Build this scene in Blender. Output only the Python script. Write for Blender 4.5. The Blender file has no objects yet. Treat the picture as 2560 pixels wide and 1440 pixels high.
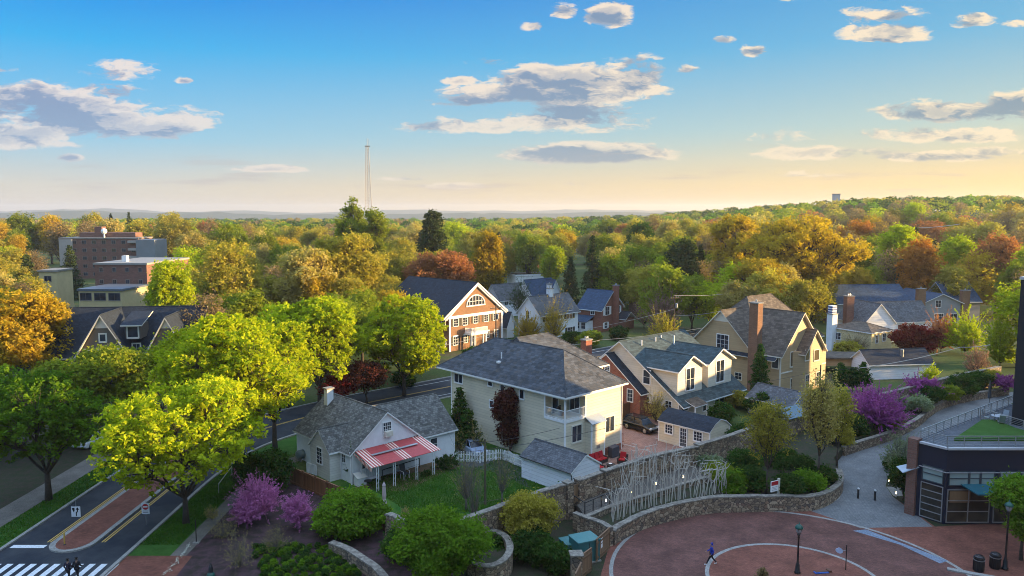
import bpy, math, random
import numpy as np
from mathutils import Vector, Matrix
R = math.radians
sc = bpy.context.scene
COL = sc.collection
# ---------------------------------------------------------------- camera
F, CX, CY, PITCH, CAMZ = 1900.0, 1280.0, 720.0, R(5.8), 27.5
cd = bpy.data.cameras.new('camera'); cam = bpy.data.objects.new('camera', cd); COL.objects.link(cam)
cd.sensor_width = 36.0; cd.lens = 36.0 * F / 2560.0; cd.clip_start = 0.5; cd.clip_end = 30000
cam.location = (0, 0, CAMZ); cam.rotation_euler = (math.pi / 2 - PITCH, 0, 0)
sc.camera = cam
# ---------------------------------------------------------------- light
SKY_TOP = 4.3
SUN_AZ, SUN_EL = R(3), R(9)      # azimuth measured from +x (camera right) towards +y (away)
sc.view_settings.view_transform = 'Standard'; sc.view_settings.look = 'None'
sc.view_settings.exposure = 1.7; sc.view_settings.gamma = 1.0
S = Vector((math.cos(SUN_EL) * math.cos(SUN_AZ), math.cos(SUN_EL) * math.sin(SUN_AZ), math.sin(SUN_EL)))
sl = bpy.data.lights.new('sun', 'SUN'); sl.energy = 5.0; sl.angle = R(0.6); sl.color = (1.0, 0.68, 0.32)
sun = bpy.data.objects.new('sun', sl); COL.objects.link(sun)
sun.rotation_euler = (-S).to_track_quat('-Z', 'Y').to_euler(); sun.location = (60, 0, 80)
sc.render.engine = 'CYCLES'
sc.cycles.pixel_filter_type = 'BLACKMAN_HARRIS'; sc.cycles.filter_width = 1.0
sc.cycles.max_bounces = 6; sc.cycles.diffuse_bounces = 3; sc.cycles.transmission_bounces = 4
sc.cycles.transparent_max_bounces = 6; sc.cycles.use_denoising = True
# ---------------------------------------------------------------- node helper
class NT:
    def __init__(s, nt): s.nt = nt
    def n(s, t, **kw):
        nd = s.nt.nodes.new(t)
        for k, v in kw.items():
            if k.startswith('i_'): 
                key = k[2:]; key = int(key) if key.isdigit() else key
                s.set(nd.inputs[key], v)
            else: setattr(nd, k, v)
        return nd
    def set(s, sock, v):
        if hasattr(v, 'is_output') or hasattr(v, 'links'): s.nt.links.new(v, sock)
        else: sock.default_value = v
    def m(s, op, a, b=0.0, c=None, clamp=False):
        nd = s.nt.nodes.new('ShaderNodeMath'); nd.operation = op; nd.use_clamp = clamp
        s.set(nd.inputs[0], a); s.set(nd.inputs[1], b)
        if c is not None: s.set(nd.inputs[2], c)
        return nd.outputs[0]
    def mix(s, f, a, b, mode='MIX'):
        nd = s.nt.nodes.new('ShaderNodeMix'); nd.data_type = 'RGBA'; nd.blend_type = mode
        s.set(nd.inputs[0], f); s.set(nd.inputs[6], a); s.set(nd.inputs[7], b)
        return nd.outputs[2]
    def rng(s, v, a, b, c=0.0, d=1.0, smooth=False):
        nd = s.nt.nodes.new('ShaderNodeMapRange'); nd.interpolation_type = 'SMOOTHSTEP' if smooth else 'LINEAR'
        for i, q in enumerate((v, a, b, c, d)): s.set(nd.inputs[i], q)
        return nd.outputs[0]
    def ramp(s, f, stops):
        nd = s.nt.nodes.new('ShaderNodeValToRGB'); s.set(nd.inputs[0], f)
        el = nd.color_ramp.elements
        while len(el) < len(stops): el.new(0.5)
        for e, (p, c) in zip(el, stops): e.position = p; e.color = (*c, 1) if len(c) == 3 else c
        return nd.outputs[0]
def c4(c): return (c[0], c[1], c[2], 1.0)
# ---------------------------------------------------------------- world: Nishita sky, graded, with procedural clouds
w = bpy.data.worlds.new('World'); sc.world = w; w.use_nodes = True
wt = w.node_tree; wt.nodes.clear(); W = NT(wt)
sky = W.n('ShaderNodeTexSky'); sky.sky_type = 'NISHITA'; sky.sun_disc = False
sky.sun_elevation = SUN_EL; sky.sun_rotation = math.pi / 2 - SUN_AZ
sky.altitude = 50; sky.air_density = 1.0; sky.dust_density = 0.6; sky.ozone_density = 2.0
tc = W.n('ShaderNodeTexCoord'); sp = W.n('ShaderNodeSeparateXYZ', i_0=tc.outputs['Generated'])
dx, dy, dz = sp.outputs
hl = W.m('POWER', W.m('ADD', W.m('MULTIPLY', dx, dx), W.m('MULTIPLY', dy, dy)), 0.5)
el = W.m('ARCTAN2', dz, hl)                      # elevation of the direction, radians
az = W.m('ARCTAN2', dx, dy)                      # 0 ahead, + to the right
eln = W.m('DIVIDE', el, R(32), clamp=True)
warm = W.rng(az, R(-28), R(40), 0, 1)            # sun side
cool = W.ramp(eln, [(0.0, (.72, .64, .54)), (.05, (.70, .67, .60)), (.15, (.32, .62, .82)), (.34, (.04, .46, .90)), (.48, (.0, .25, .84)), (.75, (.12, .30, .60)), (1, (.22, .30, .44))])
hot = W.ramp(eln, [(0.0, (1.05, .66, .20)), (.06, (1.05, .72, .27)), (.18, (.56, .67, .58)), (.36, (.18, .49, .72)), (.55, (.08, .38, .68)), (.75, (.14, .30, .52)), (1, (.22, .30, .42))])
grade = W.mix(warm, cool, hot)
nish = W.mix(1.0, sky.outputs[0], (0.10, 0.10, 0.10, 1), 'MULTIPLY')
air = W.mix(0.92, nish, grade)
# clouds live on a sheet of directions (flattened towards the horizon)
ysafe = W.m('MAXIMUM', dy, 0.05)
U = W.m('DIVIDE', dx, ysafe); V = W.m('DIVIDE', dz, ysafe)   # 1900*U = px right of centre
Vs = W.m('MULTIPLY', V, 3.0)
vec = W.n('ShaderNodeCombineXYZ', i_0=U, i_1=Vs, i_2=0.37).outputs[0]
wn_ = W.n('ShaderNodeTexNoise', i_Vector=vec, i_Scale=16.0, i_Detail=4.0, i_Roughness=.6)
wv_ = W.n('ShaderNodeVectorMath', operation='MULTIPLY_ADD'); W.set(wv_.inputs[0], wn_.outputs[1]); wv_.inputs[1].default_value = (.07, .09, 0); W.set(wv_.inputs[2], vec); vec = wv_.outputs[0]
def cnoise(vecs, scale, det=6, rough=.55):
    return W.n('ShaderNodeTexNoise', i_Vector=vecs, i_Scale=scale, i_Detail=det, i_Roughness=rough).outputs[0]
n1 = cnoise(vec, 9.0, 8, .62)
off = W.n('ShaderNodeVectorMath', operation='ADD'); W.set(off.inputs[0], vec); off.inputs[1].default_value = (0.018, 0.036, 0)
n2 = cnoise(off.outputs[0], 9.0, 8, .62)
n3 = cnoise(vec, 34.0, 8, .68)
CL = [  # px, py, half width, half height, weight
 (1390, 262, 150, 24, .62), (180, 300, 290, 70, 1.05), (140, 290, 250, 62, 1.0), (330, 320, 170, 40, .9), (40, 330, 190, 52, 1.0), (60,245,120,34,.8), (290,240,80,22,.8),
 (1400, 305, 210, 40, 1.1), (1180, 320, 190, 22, 1.0), (1380, 245, 220, 34, .9), (1470, 322, 110, 18, .8), (1430, 216, 180, 46, 1.0), (1565, 212, 90, 56, 1.0), (1190, 262, 120, 16, .8), (1570,160,60,12,.6),
 (1430, 392, 200, 28, 1.0), (2390, 290, 210, 30, 1.0), (2540,268,120,34,1.0), (2060, 385, 150, 20, .9), (1950, 345, 90, 22, .55),
 (2210, 100, 100, 30, 1.0), (2390, 68, 62, 22, .9), (1512, 58, 52, 30, 1.0), (1405, 48, 34, 20, .75), (1330, 82, 26, 12, .7), (1890, 6, 70, 16, .7),
 (1868, 142, 28, 14, .7), (1713, 185, 28, 14, .75), (478, 211, 26, 10, .9), (330,190,90,26,.5), (20,186,40,8,.8), (2190,60,90,26,.62), (2320, 342, 260, 22, .8),
 (700, 424, 100, 9, .7), (1000, 448, 60, 7, .8), (190, 398, 30, 10, .6), (1140, 466, 90, 7, .6), (2110, 440, 130, 10, .7), (1480,462,90,8,.55),
 (1150,212,40,11,.7),(1210,168,60,14,.7),(2300,395,170,12,.6),(1795,115,24,10,.6),(1960,15,30,12,.6),(2530,75,50,12,.55),(2500,385,90,12,.6), (1190,412,30,6,.4)]
acc = None
for (px, py, hw, hh, wt_) in CL:
    a = W.m('DIVIDE', W.m('SUBTRACT', U, (px - CX) / F), hw / F)
    b = W.m('DIVIDE', W.m('SUBTRACT', V, (527.0 - py) / F), hh / F)
    b2 = W.m('MAXIMUM', b, W.m('MULTIPLY', b, -1.45))          # flatter bases than tops
    d = W.m('ADD', W.m('MULTIPLY', a, a), W.m('MULTIPLY', b2, b2))
    q = W.m('MULTIPLY', W.m('SUBTRACT', 1.0, W.m('MULTIPLY', d, 0.62)), wt_)
    acc = q if acc is None else W.m('MAXIMUM', acc, q)
field = W.m('ADD', acc, W.m('MULTIPLY', W.m('SUBTRACT', n1, .5), 4.3))
field = W.m('ADD', field, W.m('MULTIPLY', W.m('SUBTRACT', n3, .5), 1.7))
dens = W.rng(field, .16, .66, 0, 1, True)
# faint streaks near the horizon
sv = W.n('ShaderNodeCombineXYZ', i_0=W.m('MULTIPLY', U, 2.2), i_1=W.m('MULTIPLY', V, 26.0), i_2=4.1).outputs[0]
st = W.rng(cnoise(sv, 3.0, 6, .6), .54, .74, 0, .55, True)
stm = W.m('MULTIPLY', W.rng(V, .0, .03, 0, 1, True), W.rng(V, .05, .10, 1, 0, True))
streak = W.m('MULTIPLY', st, stm)
lit = W.rng(W.m('SUBTRACT', n1, n2), -.075, .11, 0, 1, True)
thick = W.rng(field, .45, 1.5, 0, 1, True)
litm = W.m('SUBTRACT', W.m('ADD', W.m('MULTIPLY', lit, 1.15), W.m('MULTIPLY', W.rng(acc, .1, 1.0, .45, 0), 1.0)), W.m('MULTIPLY', thick, .75), clamp=True)
cdark = W.mix(warm, (.26, .33, .50, 1), (.20, .29, .38, 1)); clite = W.mix(warm, (.86, .76, .70, 1), (1.05, .84, .55, 1))
ccol = W.mix(litm, cdark, clite)
ccol = W.mix(W.rng(V, .0, .16, .45, 0.0), ccol, air)
c1 = W.mix(W.m('MULTIPLY', dens, .90), air, ccol)
c1 = W.mix(streak, c1, W.mix(warm, (.50, .46, .48, 1), (.62, .50, .38, 1)))
front = W.rng(dy, .05, .25, 0, 1)
allc = W.mix(front, air, c1)
low = W.rng(dz, -.02, 0, 0, 1)
allc = W.mix(low, (.10, .10, .08, 1), allc)
boost = W.m('ADD', 1.0, W.m('MULTIPLY', W.rng(el, R(18), R(50), 0, 1, True), SKY_TOP))   # sky above the view deliberately brightened to fill the shaded areas
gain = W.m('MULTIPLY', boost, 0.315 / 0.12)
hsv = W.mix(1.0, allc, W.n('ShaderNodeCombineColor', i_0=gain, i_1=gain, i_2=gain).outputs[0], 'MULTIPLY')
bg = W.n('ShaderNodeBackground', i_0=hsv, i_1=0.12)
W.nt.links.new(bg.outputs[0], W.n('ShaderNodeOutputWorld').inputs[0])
# ---------------------------------------------------------------- pixels to places (only used to survey where things stand)
cp, spn = math.cos(PITCH), math.sin(PITCH)
def ray(px, py):
    a = (px - CX) / F; b = -(py - CY) / F
    return Vector((a, cp + b * spn, -spn + b * cp))
def G(px, py, z=0.0):
    r = ray(px, py); t = (z - CAMZ) / r.z
    return Vector((r.x * t, r.y * t, z))
def P(px, py, Y):
    r = ray(px, py); t = Y / r.y
    return Vector((r.x * t, Y, CAMZ + r.z * t))
def PX(p):
    d = Vector(p) - Vector((0, 0, CAMZ)); f = d.y * cp - d.z * spn; u = d.y * spn + d.z * cp
    return CX + F * d.x / f, CY - F * u / f
def smooth(a, b, x):
    t = min(1, max(0, (x - a) / (b - a))); return t * t * (3 - 2 * t)
def gz(x, y):
    """height of the ground"""
    r = x / max(y, 1.0)
    h = 21 * smooth(0.10, 0.55, r) * smooth(330, 640, y) + 6 * smooth(-.1, .3, r) * smooth(500, 1000, y)
    h -= 14 * smooth(900, 2200, y) * (1 - smooth(.1, .5, r))
    return h
# ---------------------------------------------------------------- objects
def tag(o, label=None, cat=None, group=None, kind=None):
    if label: o['label'] = label
    if cat: o['category'] = cat
    if group: o['group'] = group
    if kind: o['kind'] = kind
    return o
def empty(name, loc=(0, 0, 0), rz=0.0, label=None, cat=None, group=None):
    o = bpy.data.objects.new(name, None); COL.objects.link(o); o.location = loc; o.rotation_euler = (0, 0, rz)
    o.empty_display_size = .5
    return tag(o, label, cat, group)
class MB:
    def __init__(s): s.v = []; s.f = []; s.m = []
    def poly(s, pts, mi=0):
        n = len(s.v); s.v += [tuple(p) for p in pts]; s.f.append(tuple(range(n, n + len(pts)))); s.m.append(mi); return s
    def box(s, x0, y0, z0, x1, y1, z1, mi=0):
        if x0 > x1: x0, x1 = x1, x0
        if y0 > y1: y0, y1 = y1, y0
        if z0 > z1: z0, z1 = z1, z0
        n = len(s.v)
        s.v += [(x0,y0,z0),(x1,y0,z0),(x1,y1,z0),(x0,y1,z0),(x0,y0,z1),(x1,y0,z1),(x1,y1,z1),(x0,y1,z1)]
        s.f += [tuple(n + i for i in q) for q in ((0,3,2,1),(4,5,6,7),(0,1,5,4),(1,2,6,5),(2,3,7,6),(3,0,4,7))]
        s.m += [mi] * 6; return s
    def obox(s, c, size, rz=0, rx=0, mi=0, ry=0):
        """box of size about centre c, turned"""
        M = Matrix.Translation(Vector(c)) @ Matrix.Rotation(rz, 4, 'Z') @ Matrix.Rotation(ry, 4, 'Y') @ Matrix.Rotation(rx, 4, 'X')
        n = len(s.v); a, b, d = size[0] / 2, size[1] / 2, size[2] / 2
        b0 = MB().box(-a, -b, -d, a, b, d)
        s.v += [tuple(M @ Vector(p)) for p in b0.v]; s.f += [tuple(n + i for i in q) for q in b0.f]; s.m += [mi] * 6; return s
    def tube(s, pts, rad, n=6, mi=0, cap=True):
        pts = [Vector(p) for p in pts]
        if not hasattr(rad, '__len__'): rad = [rad] * len(pts)
        base = len(s.v); k = len(pts)
        for i, p in enumerate(pts):
            d = (pts[min(i + 1, k - 1)] - pts[max(i - 1, 0)])
            if d.length < 1e-9: d = Vector((0, 0, 1))
            d.normalize(); a = d.orthogonal().normalized() if abs(d.z) > .95 else d.cross(Vector((0, 0, 1))).normalized()
            if abs(d.z) > .95: a = (Vector((1, 0, 0)) - d * d.x).normalized()
            b = d.cross(a)
            for j in range(n):
                t = 2 * math.pi * j / n; s.v.append(tuple(p + (a * math.cos(t) + b * math.sin(t)) * rad[i]))
        for i in range(k - 1):
            for j in range(n):
                j2 = (j + 1) % n
                s.f.append((base + i*n + j, base + i*n + j2, base + (i+1)*n + j2, base + (i+1)*n + j)); s.m.append(mi)
        if cap:
            s.f.append(tuple(base + j for j in reversed(range(n)))); s.m.append(mi)
            s.f.append(tuple(base + (k-1)*n + j for j in range(n))); s.m.append(mi)
        return s
    def lathe(s, prof, c=(0, 0), n=16, mi=0):
        return s.tube([(c[0], c[1], z + 1e-5 * i) for i, (r, z) in enumerate(prof)], [r for r, z in prof], n, mi)
    def prism(s, pts, z0, z1, mi=0, side=None):
        n = len(pts); base = len(s.v); side = mi if side is None else side
        zf0 = z0 if hasattr(z0, '__len__') else [z0] * n; zf1 = z1 if hasattr(z1, '__len__') else [z1] * n
        s.v += [(p[0], p[1], zf0[i]) for i, p in enumerate(pts)] + [(p[0], p[1], zf1[i]) for i, p in enumerate(pts)]
        s.f.append(tuple(base + i for i in reversed(range(n)))); s.m.append(mi)
        s.f.append(tuple(base + n + i for i in range(n))); s.m.append(mi)
        for i in range(n):
            j = (i + 1) % n; s.f.append((base+i, base+j, base+n+j, base+n+i)); s.m.append(side)
        return s
    def slab(s, pts, th, mi=0, side=None):
        """a planar polygon (top face given) thickened downwards"""
        n = len(pts); base = len(s.v); side = mi if side is None else side
        s.v += [tuple(p) for p in pts] + [(p[0], p[1], p[2] - th) for p in pts]
        s.f.append(tuple(base + i for i in range(n))); s.m.append(mi)
        s.f.append(tuple(base + n + i for i in reversed(range(n)))); s.m.append(side)
        for i in range(n):
            j = (i + 1) % n; s.f.append((base+i, base+n+i, base+n+j, base+j)); s.m.append(side)
        return s
    def build(s, name, mats, parent=None, smooth=False, uv=True, label=None, cat=None, group=None, kind=None, loc=None):
        me = bpy.data.meshes.new(name); me.from_pydata(s.v, [], s.f)
        mats = mats if isinstance(mats, (list, tuple)) else [mats]
        for m_ in mats: me.materials.append(m_)
        if len(mats) > 1: me.polygons.foreach_set('material_index', s.m)
        if smooth: me.polygons.foreach_set('use_smooth', [True] * len(s.f))
        me.update()
        if uv:
            L = len(me.loops); npoly = len(me.polygons)
            nrm = np.empty(npoly * 3); me.polygons.foreach_get('normal', nrm); nrm = nrm.reshape(-1, 3)
            tot = np.empty(npoly, int); me.polygons.foreach_get('loop_total', tot)
            vi = np.empty(L, int); me.loops.foreach_get('vertex_index', vi)
            co = np.array(s.v)[vi]; n_ = np.repeat(nrm, tot, axis=0)
            t = np.stack([-n_[:, 1], n_[:, 0], np.zeros(L)], 1); ln = np.linalg.norm(t, axis=1)
            flat = ln < .05; t[flat] = (1, 0, 0); ln[flat] = 1; t /= ln[:, None]
            b = np.cross(n_, t)
            uvs = np.stack([(co * t).sum(1), (co * b).sum(1)], 1)
            me.uv_layers.new(name='UV').data.foreach_set('uv', uvs.ravel())
        o = bpy.data.objects.new(name, me); COL.objects.link(o)
        if parent: o.parent = parent
        if loc is not None: o.location = loc
        return tag(o, label, cat, group, kind)
def sky_mesh(name, V, Fc, mats, parent=None):
    """fast mesh from numpy arrays: every face has the same number of corners"""
    me = bpy.data.meshes.new(name); k = Fc.shape[1]
    me.vertices.add(len(V)); me.vertices.foreach_set('co', V.astype(np.float32).ravel())
    me.loops.add(Fc.size); me.loops.foreach_set('vertex_index', Fc.astype(np.int32).ravel())
    me.polygons.add(len(Fc)); me.polygons.foreach_set('loop_start', np.arange(0, Fc.size, k, dtype=np.int32))
    for m_ in (mats if isinstance(mats, (list, tuple)) else [mats]): me.materials.append(m_)
    me.update(calc_edges=True)
    o = bpy.data.objects.new(name, me); COL.objects.link(o)
    if parent: o.parent = parent
    return o
# ---------------------------------------------------------------- materials
MATS = {}
def newmat(name):
    m_ = bpy.data.materials.new(name); m_.use_nodes = True; nt = m_.node_tree; nt.nodes.clear()
    T = NT(nt); b = T.n('ShaderNodeBsdfPrincipled'); o = T.n('ShaderNodeOutputMaterial'); nt.links.new(b.outputs[0], o.inputs[0])
    return m_, T, b, o
def plain(name, col, rough=.6, metal=0.0, var=.12, scale=3.0, spec=.4, bump=0.0):
    if name in MATS: return MATS[name]
    m_, T, b, o = newmat(name)
    tc = T.n('ShaderNodeTexCoord')
    n = T.n('ShaderNodeTexNoise', i_Vector=tc.outputs['Object'], i_Scale=scale, i_Detail=5, i_Roughness=.6).outputs[0]
    k = T.rng(n, .25, .75, 1 - var, 1 + var)
    T.set(b.inputs['Base Color'], T.mix(1.0, c4(col), T.n('ShaderNodeCombineColor', i_0=k, i_1=k, i_2=k).outputs[0], 'MULTIPLY'))
    b.inputs['Roughness'].default_value = rough; b.inputs['Metallic'].default_value = metal
    b.inputs['Specular IOR Level'].default_value = spec
    if bump: T.set(b.inputs['Normal'], T.n('ShaderNodeBump', i_Strength=bump, i_Distance=.05, i_Height=n).outputs[0])
    MATS[name] = m_; return m_
def siding(name, col, pitch=.16, vertical=False, var=.06, depth=.35):
    m_, T, b, o = newmat(name)
    uv = T.n('ShaderNodeTexCoord').outputs['UV']; s_ = T.n('ShaderNodeSeparateXYZ', i_0=uv)
    c = T.m('FRACT', T.m('DIVIDE', s_.outputs[0 if vertical else 1], pitch))
    row = T.m('FLOOR', T.m('DIVIDE', s_.outputs[0 if vertical else 1], pitch))
    edge = T.rng(c, .0, .12, depth, 1.0)
    wn = T.n('ShaderNodeTexNoise', noise_dimensions='1D', i_W=row, i_Scale=3.7).outputs[0]
    big = T.n('ShaderNodeTexNoise', i_Vector=uv, i_Scale=.6, i_Detail=6, i_Roughness=.65).outputs[0]
    k = T.m('MULTIPLY', T.m('MULTIPLY', edge, T.rng(wn, .3, .7, 1 - var, 1 + var)), T.rng(big, .3, .7, .90, 1.06))
    T.set(b.inputs['Base Color'], T.mix(1.0, c4(col), T.n('ShaderNodeCombineColor', i_0=k, i_1=k, i_2=k).outputs[0], 'MULTIPLY'))
    T.set(b.inputs['Normal'], T.n('ShaderNodeBump', i_Strength=.5, i_Distance=.02, i_Height=T.m('SUBTRACT', 1.0, c)).outputs[0])
    b.inputs['Roughness'].default_value = .6
    return m_
def bricks(name, c1, c2, mortar, bw=.22, bh=.075, msize=.012, rough=.85, off=.5, var=.5, scalev=1.0, bump=.5, rot=0.0):
    m_, T, b, o = newmat(name)
    uv = T.n('ShaderNodeTexCoord').outputs['UV']
    mp = T.n('ShaderNodeMapping', i_Vector=uv); mp.inputs['Rotation'].default_value = (0, 0, rot)
    br = T.n('ShaderNodeTexBrick', i_Vector=mp.outputs[0], i_Color1=c4(c1), i_Color2=c4(c2), i_Mortar=c4(mortar), i_Scale=1.0)
    br.inputs['Brick Width'].default_value = bw; br.inputs['Row Height'].default_value = bh; br.inputs['Mortar Size'].default_value = msize
    br.inputs['Bias'].default_value = 0.0; br.offset = off
    n = T.n('ShaderNodeTexNoise', i_Vector=uv, i_Scale=.45, i_Detail=8, i_Roughness=.7).outputs[0]
    n2 = T.n('ShaderNodeTexNoise', i_Vector=uv, i_Scale=9, i_Detail=3, i_Roughness=.6).outputs[0]
    k = T.m('MULTIPLY', T.rng(n, .3, .7, 1 - var * .5, 1 + var * .4), T.rng(n2, .3, .7, .8, 1.2))
    T.set(b.inputs['Base Color'], T.mix(1.0, br.outputs[0], T.n('ShaderNodeCombineColor', i_0=k, i_1=k, i_2=k).outputs[0], 'MULTIPLY'))
    T.set(b.inputs['Normal'], T.n('ShaderNodeBump', i_Strength=bump, i_Distance=.02, i_Height=br.outputs[1], invert=True).outputs[0])
    b.inputs['Roughness'].default_value = rough
    b.inputs['Specular IOR Level'].default_value = .25
    return m_
def stonemat(name, cols=((.20,.15,.11),(.33,.26,.20),(.13,.11,.10)), size=.42):
    m_, T, b, o = newmat(name)
    uv = T.n('ShaderNodeTexCoord').outputs['UV']
    mp = T.n('ShaderNodeMapping', i_Vector=uv); mp.inputs['Scale'].default_value = (1 / size, 1.55 / size, 1)
    wob = T.n('ShaderNodeTexNoise', i_Vector=mp.outputs[0], i_Scale=1.2, i_Detail=2)
    v_ = T.n('ShaderNodeVectorMath', operation='MULTIPLY_ADD'); T.set(v_.inputs[0], wob.outputs[1]); v_.inputs[1].default_value = (.5, .5, 0); T.set(v_.inputs[2], mp.outputs[0])
    vo = T.n('ShaderNodeTexVoronoi', voronoi_dimensions='2D', i_Vector=v_.outputs[0], i_Scale=1.0)
    ve = T.n('ShaderNodeTexVoronoi', voronoi_dimensions='2D', feature='DISTANCE_TO_EDGE', i_Vector=v_.outputs[0], i_Scale=1.0)
    sx = T.n('ShaderNodeSeparateColor', i_0=vo.outputs['Color'])
    col = T.ramp(sx.outputs[0], [(0, cols[2]), (.35, cols[0]), (.75, cols[1]), (1, tuple(min(1, q * 1.35) for q in cols[1]))])
    col = T.mix(T.rng(sx.outputs[1], .75, 1.0, 0, .55), col, (.26, .14, .09, 1))
    e = T.rng(ve.outputs[0], .02, .12, .28, 1)
    n2 = T.n('ShaderNodeTexNoise', i_Vector=uv, i_Scale=8, i_Detail=5, i_Roughness=.65).outputs[0]
    k = T.m('MULTIPLY', e, T.rng(n2, .3, .7, .75, 1.2))
    T.set(b.inputs['Base Color'], T.mix(1.0, col, T.n('ShaderNodeCombineColor', i_0=k, i_1=k, i_2=k).outputs[0], 'MULTIPLY'))
    T.set(b.inputs['Normal'], T.n('ShaderNodeBump', i_Strength=.8, i_Distance=.06, i_Height=ve.outputs[0]).outputs[0])
    b.inputs['Roughness'].default_value = .9
    return m_
def shingles(name, col, row=.15, width=.28, var=.35, tint=None, blotch=.35, rough=.85):
    m_, T, b, o = newmat(name)
    uv = T.n('ShaderNodeTexCoord').outputs['UV']
    br = T.n('ShaderNodeTexBrick', i_Vector=uv, i_Scale=1.0, i_Color1=c4(tuple(q * (1 - var) for q in col)), i_Color2=c4(tuple(q * (1 + var) for q in col)), i_Mortar=c4(tuple(q * .35 for q in col)))
    br.inputs['Brick Width'].default_value = width; br.inputs['Row Height'].default_value = row; br.inputs['Mortar Size'].default_value = .012; br.offset = .4
    n = T.n('ShaderNodeTexNoise', i_Vector=uv, i_Scale=.8, i_Detail=8, i_Roughness=.7).outputs[0]
    n2 = T.n('ShaderNodeTexNoise', i_Vector=uv, i_Scale=14, i_Detail=3).outputs[0]
    k = T.m('MULTIPLY', T.rng(n, .3, .7, 1 - blotch, 1 + blotch), T.rng(n2, .3, .7, .85, 1.15))
    c = T.mix(1.0, br.outputs[0], T.n('ShaderNodeCombineColor', i_0=k, i_1=k, i_2=k).outputs[0], 'MULTIPLY')
    if tint:
        n3 = T.n('ShaderNodeTexNoise', i_Vector=uv, i_Scale=1.7, i_Detail=5, i_Roughness=.7).outputs[0]
        c = T.mix(T.rng(n3, .5, .68, 0, .7), c, c4(tint))
    T.set(b.inputs['Base Color'], c)
    T.set(b.inputs['Normal'], T.n('ShaderNodeBump', i_Strength=.6, i_Distance=.02, i_Height=br.outputs[1], invert=True).outputs[0])
    b.inputs['Roughness'].default_value = rough; b.inputs['Specular IOR Level'].default_value = .25
    return m_
def glassmat(name, col=(.015, .02, .03), rough=.06):
    m_, T, b, o = newmat(name)
    n = T.n('ShaderNodeTexNoise', i_Vector=T.n('ShaderNodeTexCoord').outputs['Object'], i_Scale=.8, i_Detail=2).outputs[0]
    T.set(b.inputs['Base Color'], T.mix(T.rng(n, .4, .6), c4(col), c4(tuple(q * 2.2 for q in col))))
    b.inputs['Roughness'].default_value = rough; b.inputs['Specular IOR Level'].default_value = .5; b.inputs['IOR'].default_value = 1.5
    return m_
def leafmat(name, col, col2=None, trans=.45, var=.35):
    """leaves: diffuse with light coming through; colour varies leaf clump by leaf clump and tree by tree"""
    if name in MATS: return MATS[name]
    m_ = bpy.data.materials.new(name); m_.use_nodes = True; nt = m_.node_tree; nt.nodes.clear(); T = NT(nt)
    col2 = col2 or tuple(q * .55 for q in col)
    ob = T.n('ShaderNodeTexCoord').outputs['Object']; oi = T.n('ShaderNodeObjectInfo')
    n = T.n('ShaderNodeTexNoise', i_Vector=ob, i_Scale=.55, i_Detail=4, i_Roughness=.6).outputs[0]
    n2 = T.n('ShaderNodeTexNoise', i_Vector=ob, i_Scale=4.5, i_Detail=2, i_Roughness=.6).outputs[0]
    c = T.mix(T.rng(T.m('ADD', T.m('MULTIPLY', n, .5), T.m('MULTIPLY', n2, .5)), .36, .64), c4(col2), c4(col))
    k = T.rng(oi.outputs['Random'], 0, 1, 1 - var * .5, 1 + var * .5)
    c = T.mix(1.0, c, T.n('ShaderNodeCombineColor', i_0=k, i_1=k, i_2=k).outputs[0], 'MULTIPLY')
    d = T.n('ShaderNodeBsdfDiffuse', i_0=c); t = T.n('ShaderNodeBsdfTranslucent', i_0=T.mix(1.0, c, (1.1, 1.25, .55, 1), 'MULTIPLY'))
    mx = T.n('ShaderNodeMixShader', i_0=trans, i_1=d.outputs[0], i_2=t.outputs[0])
    nt.links.new(mx.outputs[0], T.n('ShaderNodeOutputMaterial').inputs[0])
    MATS[name] = m_; return m_
BARK = plain('bark', (.055, .043, .035), .9, var=.35, scale=6, bump=.5)
BARKG = plain('grey_bark', (.13, .115, .10), .9, var=.35, scale=6, bump=.5)
WHITE = plain('white_paint', (.78, .78, .77), .5, var=.05)
OFFW = plain('cream_paint', (.66, .62, .53), .5, var=.05)
BLACK = plain('black_metal', (.012, .013, .016), .35, var=.2, spec=.5)
GREYM = plain('grey_metal', (.35, .36, .37), .4, .6, var=.1)
STEEL = plain('galvanised_steel', (.45, .46, .47), .35, .8, var=.15)
GLASS = glassmat('window_glass')
GLASSB = glassmat('blue_window_glass', (.03, .045, .07))
# ---------------------------------------------------------------- foliage
def cards(cen, size, rng, k=4, up=.35, stretch=1.5):
    """one small leaf-shaped face at every centre"""
    n = len(cen)
    nr = rng.normal(size=(n, 3)); nr[:, 2] = np.abs(nr[:, 2]) + up; nr /= np.linalg.norm(nr, axis=1)[:, None]
    a = np.cross(nr, rng.normal(size=(n, 3))); a /= np.linalg.norm(a, axis=1)[:, None]; b = np.cross(nr, a)
    s_ = (size * rng.uniform(.6, 1.35, n))[:, None]
    if k == 4:
        V = np.stack([cen - a * s_ * stretch * .5, cen - b * s_ * .42 + nr * s_ * .1, cen + a * s_ * stretch * .5, cen + b * s_ * .42 + nr * s_ * .1], 1)
    else:
        V = np.stack([cen - a * s_ * .6, cen + a * s_ * .6 - b * s_ * .3, cen + b * s_ * .65], 1)
    V = V.reshape(-1, 3); return V, np.arange(len(V)).reshape(-1, k)
def kmeans(pts, k, rng, it=5):
    c = pts[rng.choice(len(pts), k, replace=False)]
    for _ in range(it):
        d = ((pts[:, None] - c[None]) ** 2).sum(2); lab = d.argmin(1)
        for j in range(k):
            if (lab == j).any(): c[j] = pts[lab == j].mean(0)
    return lab, c
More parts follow.
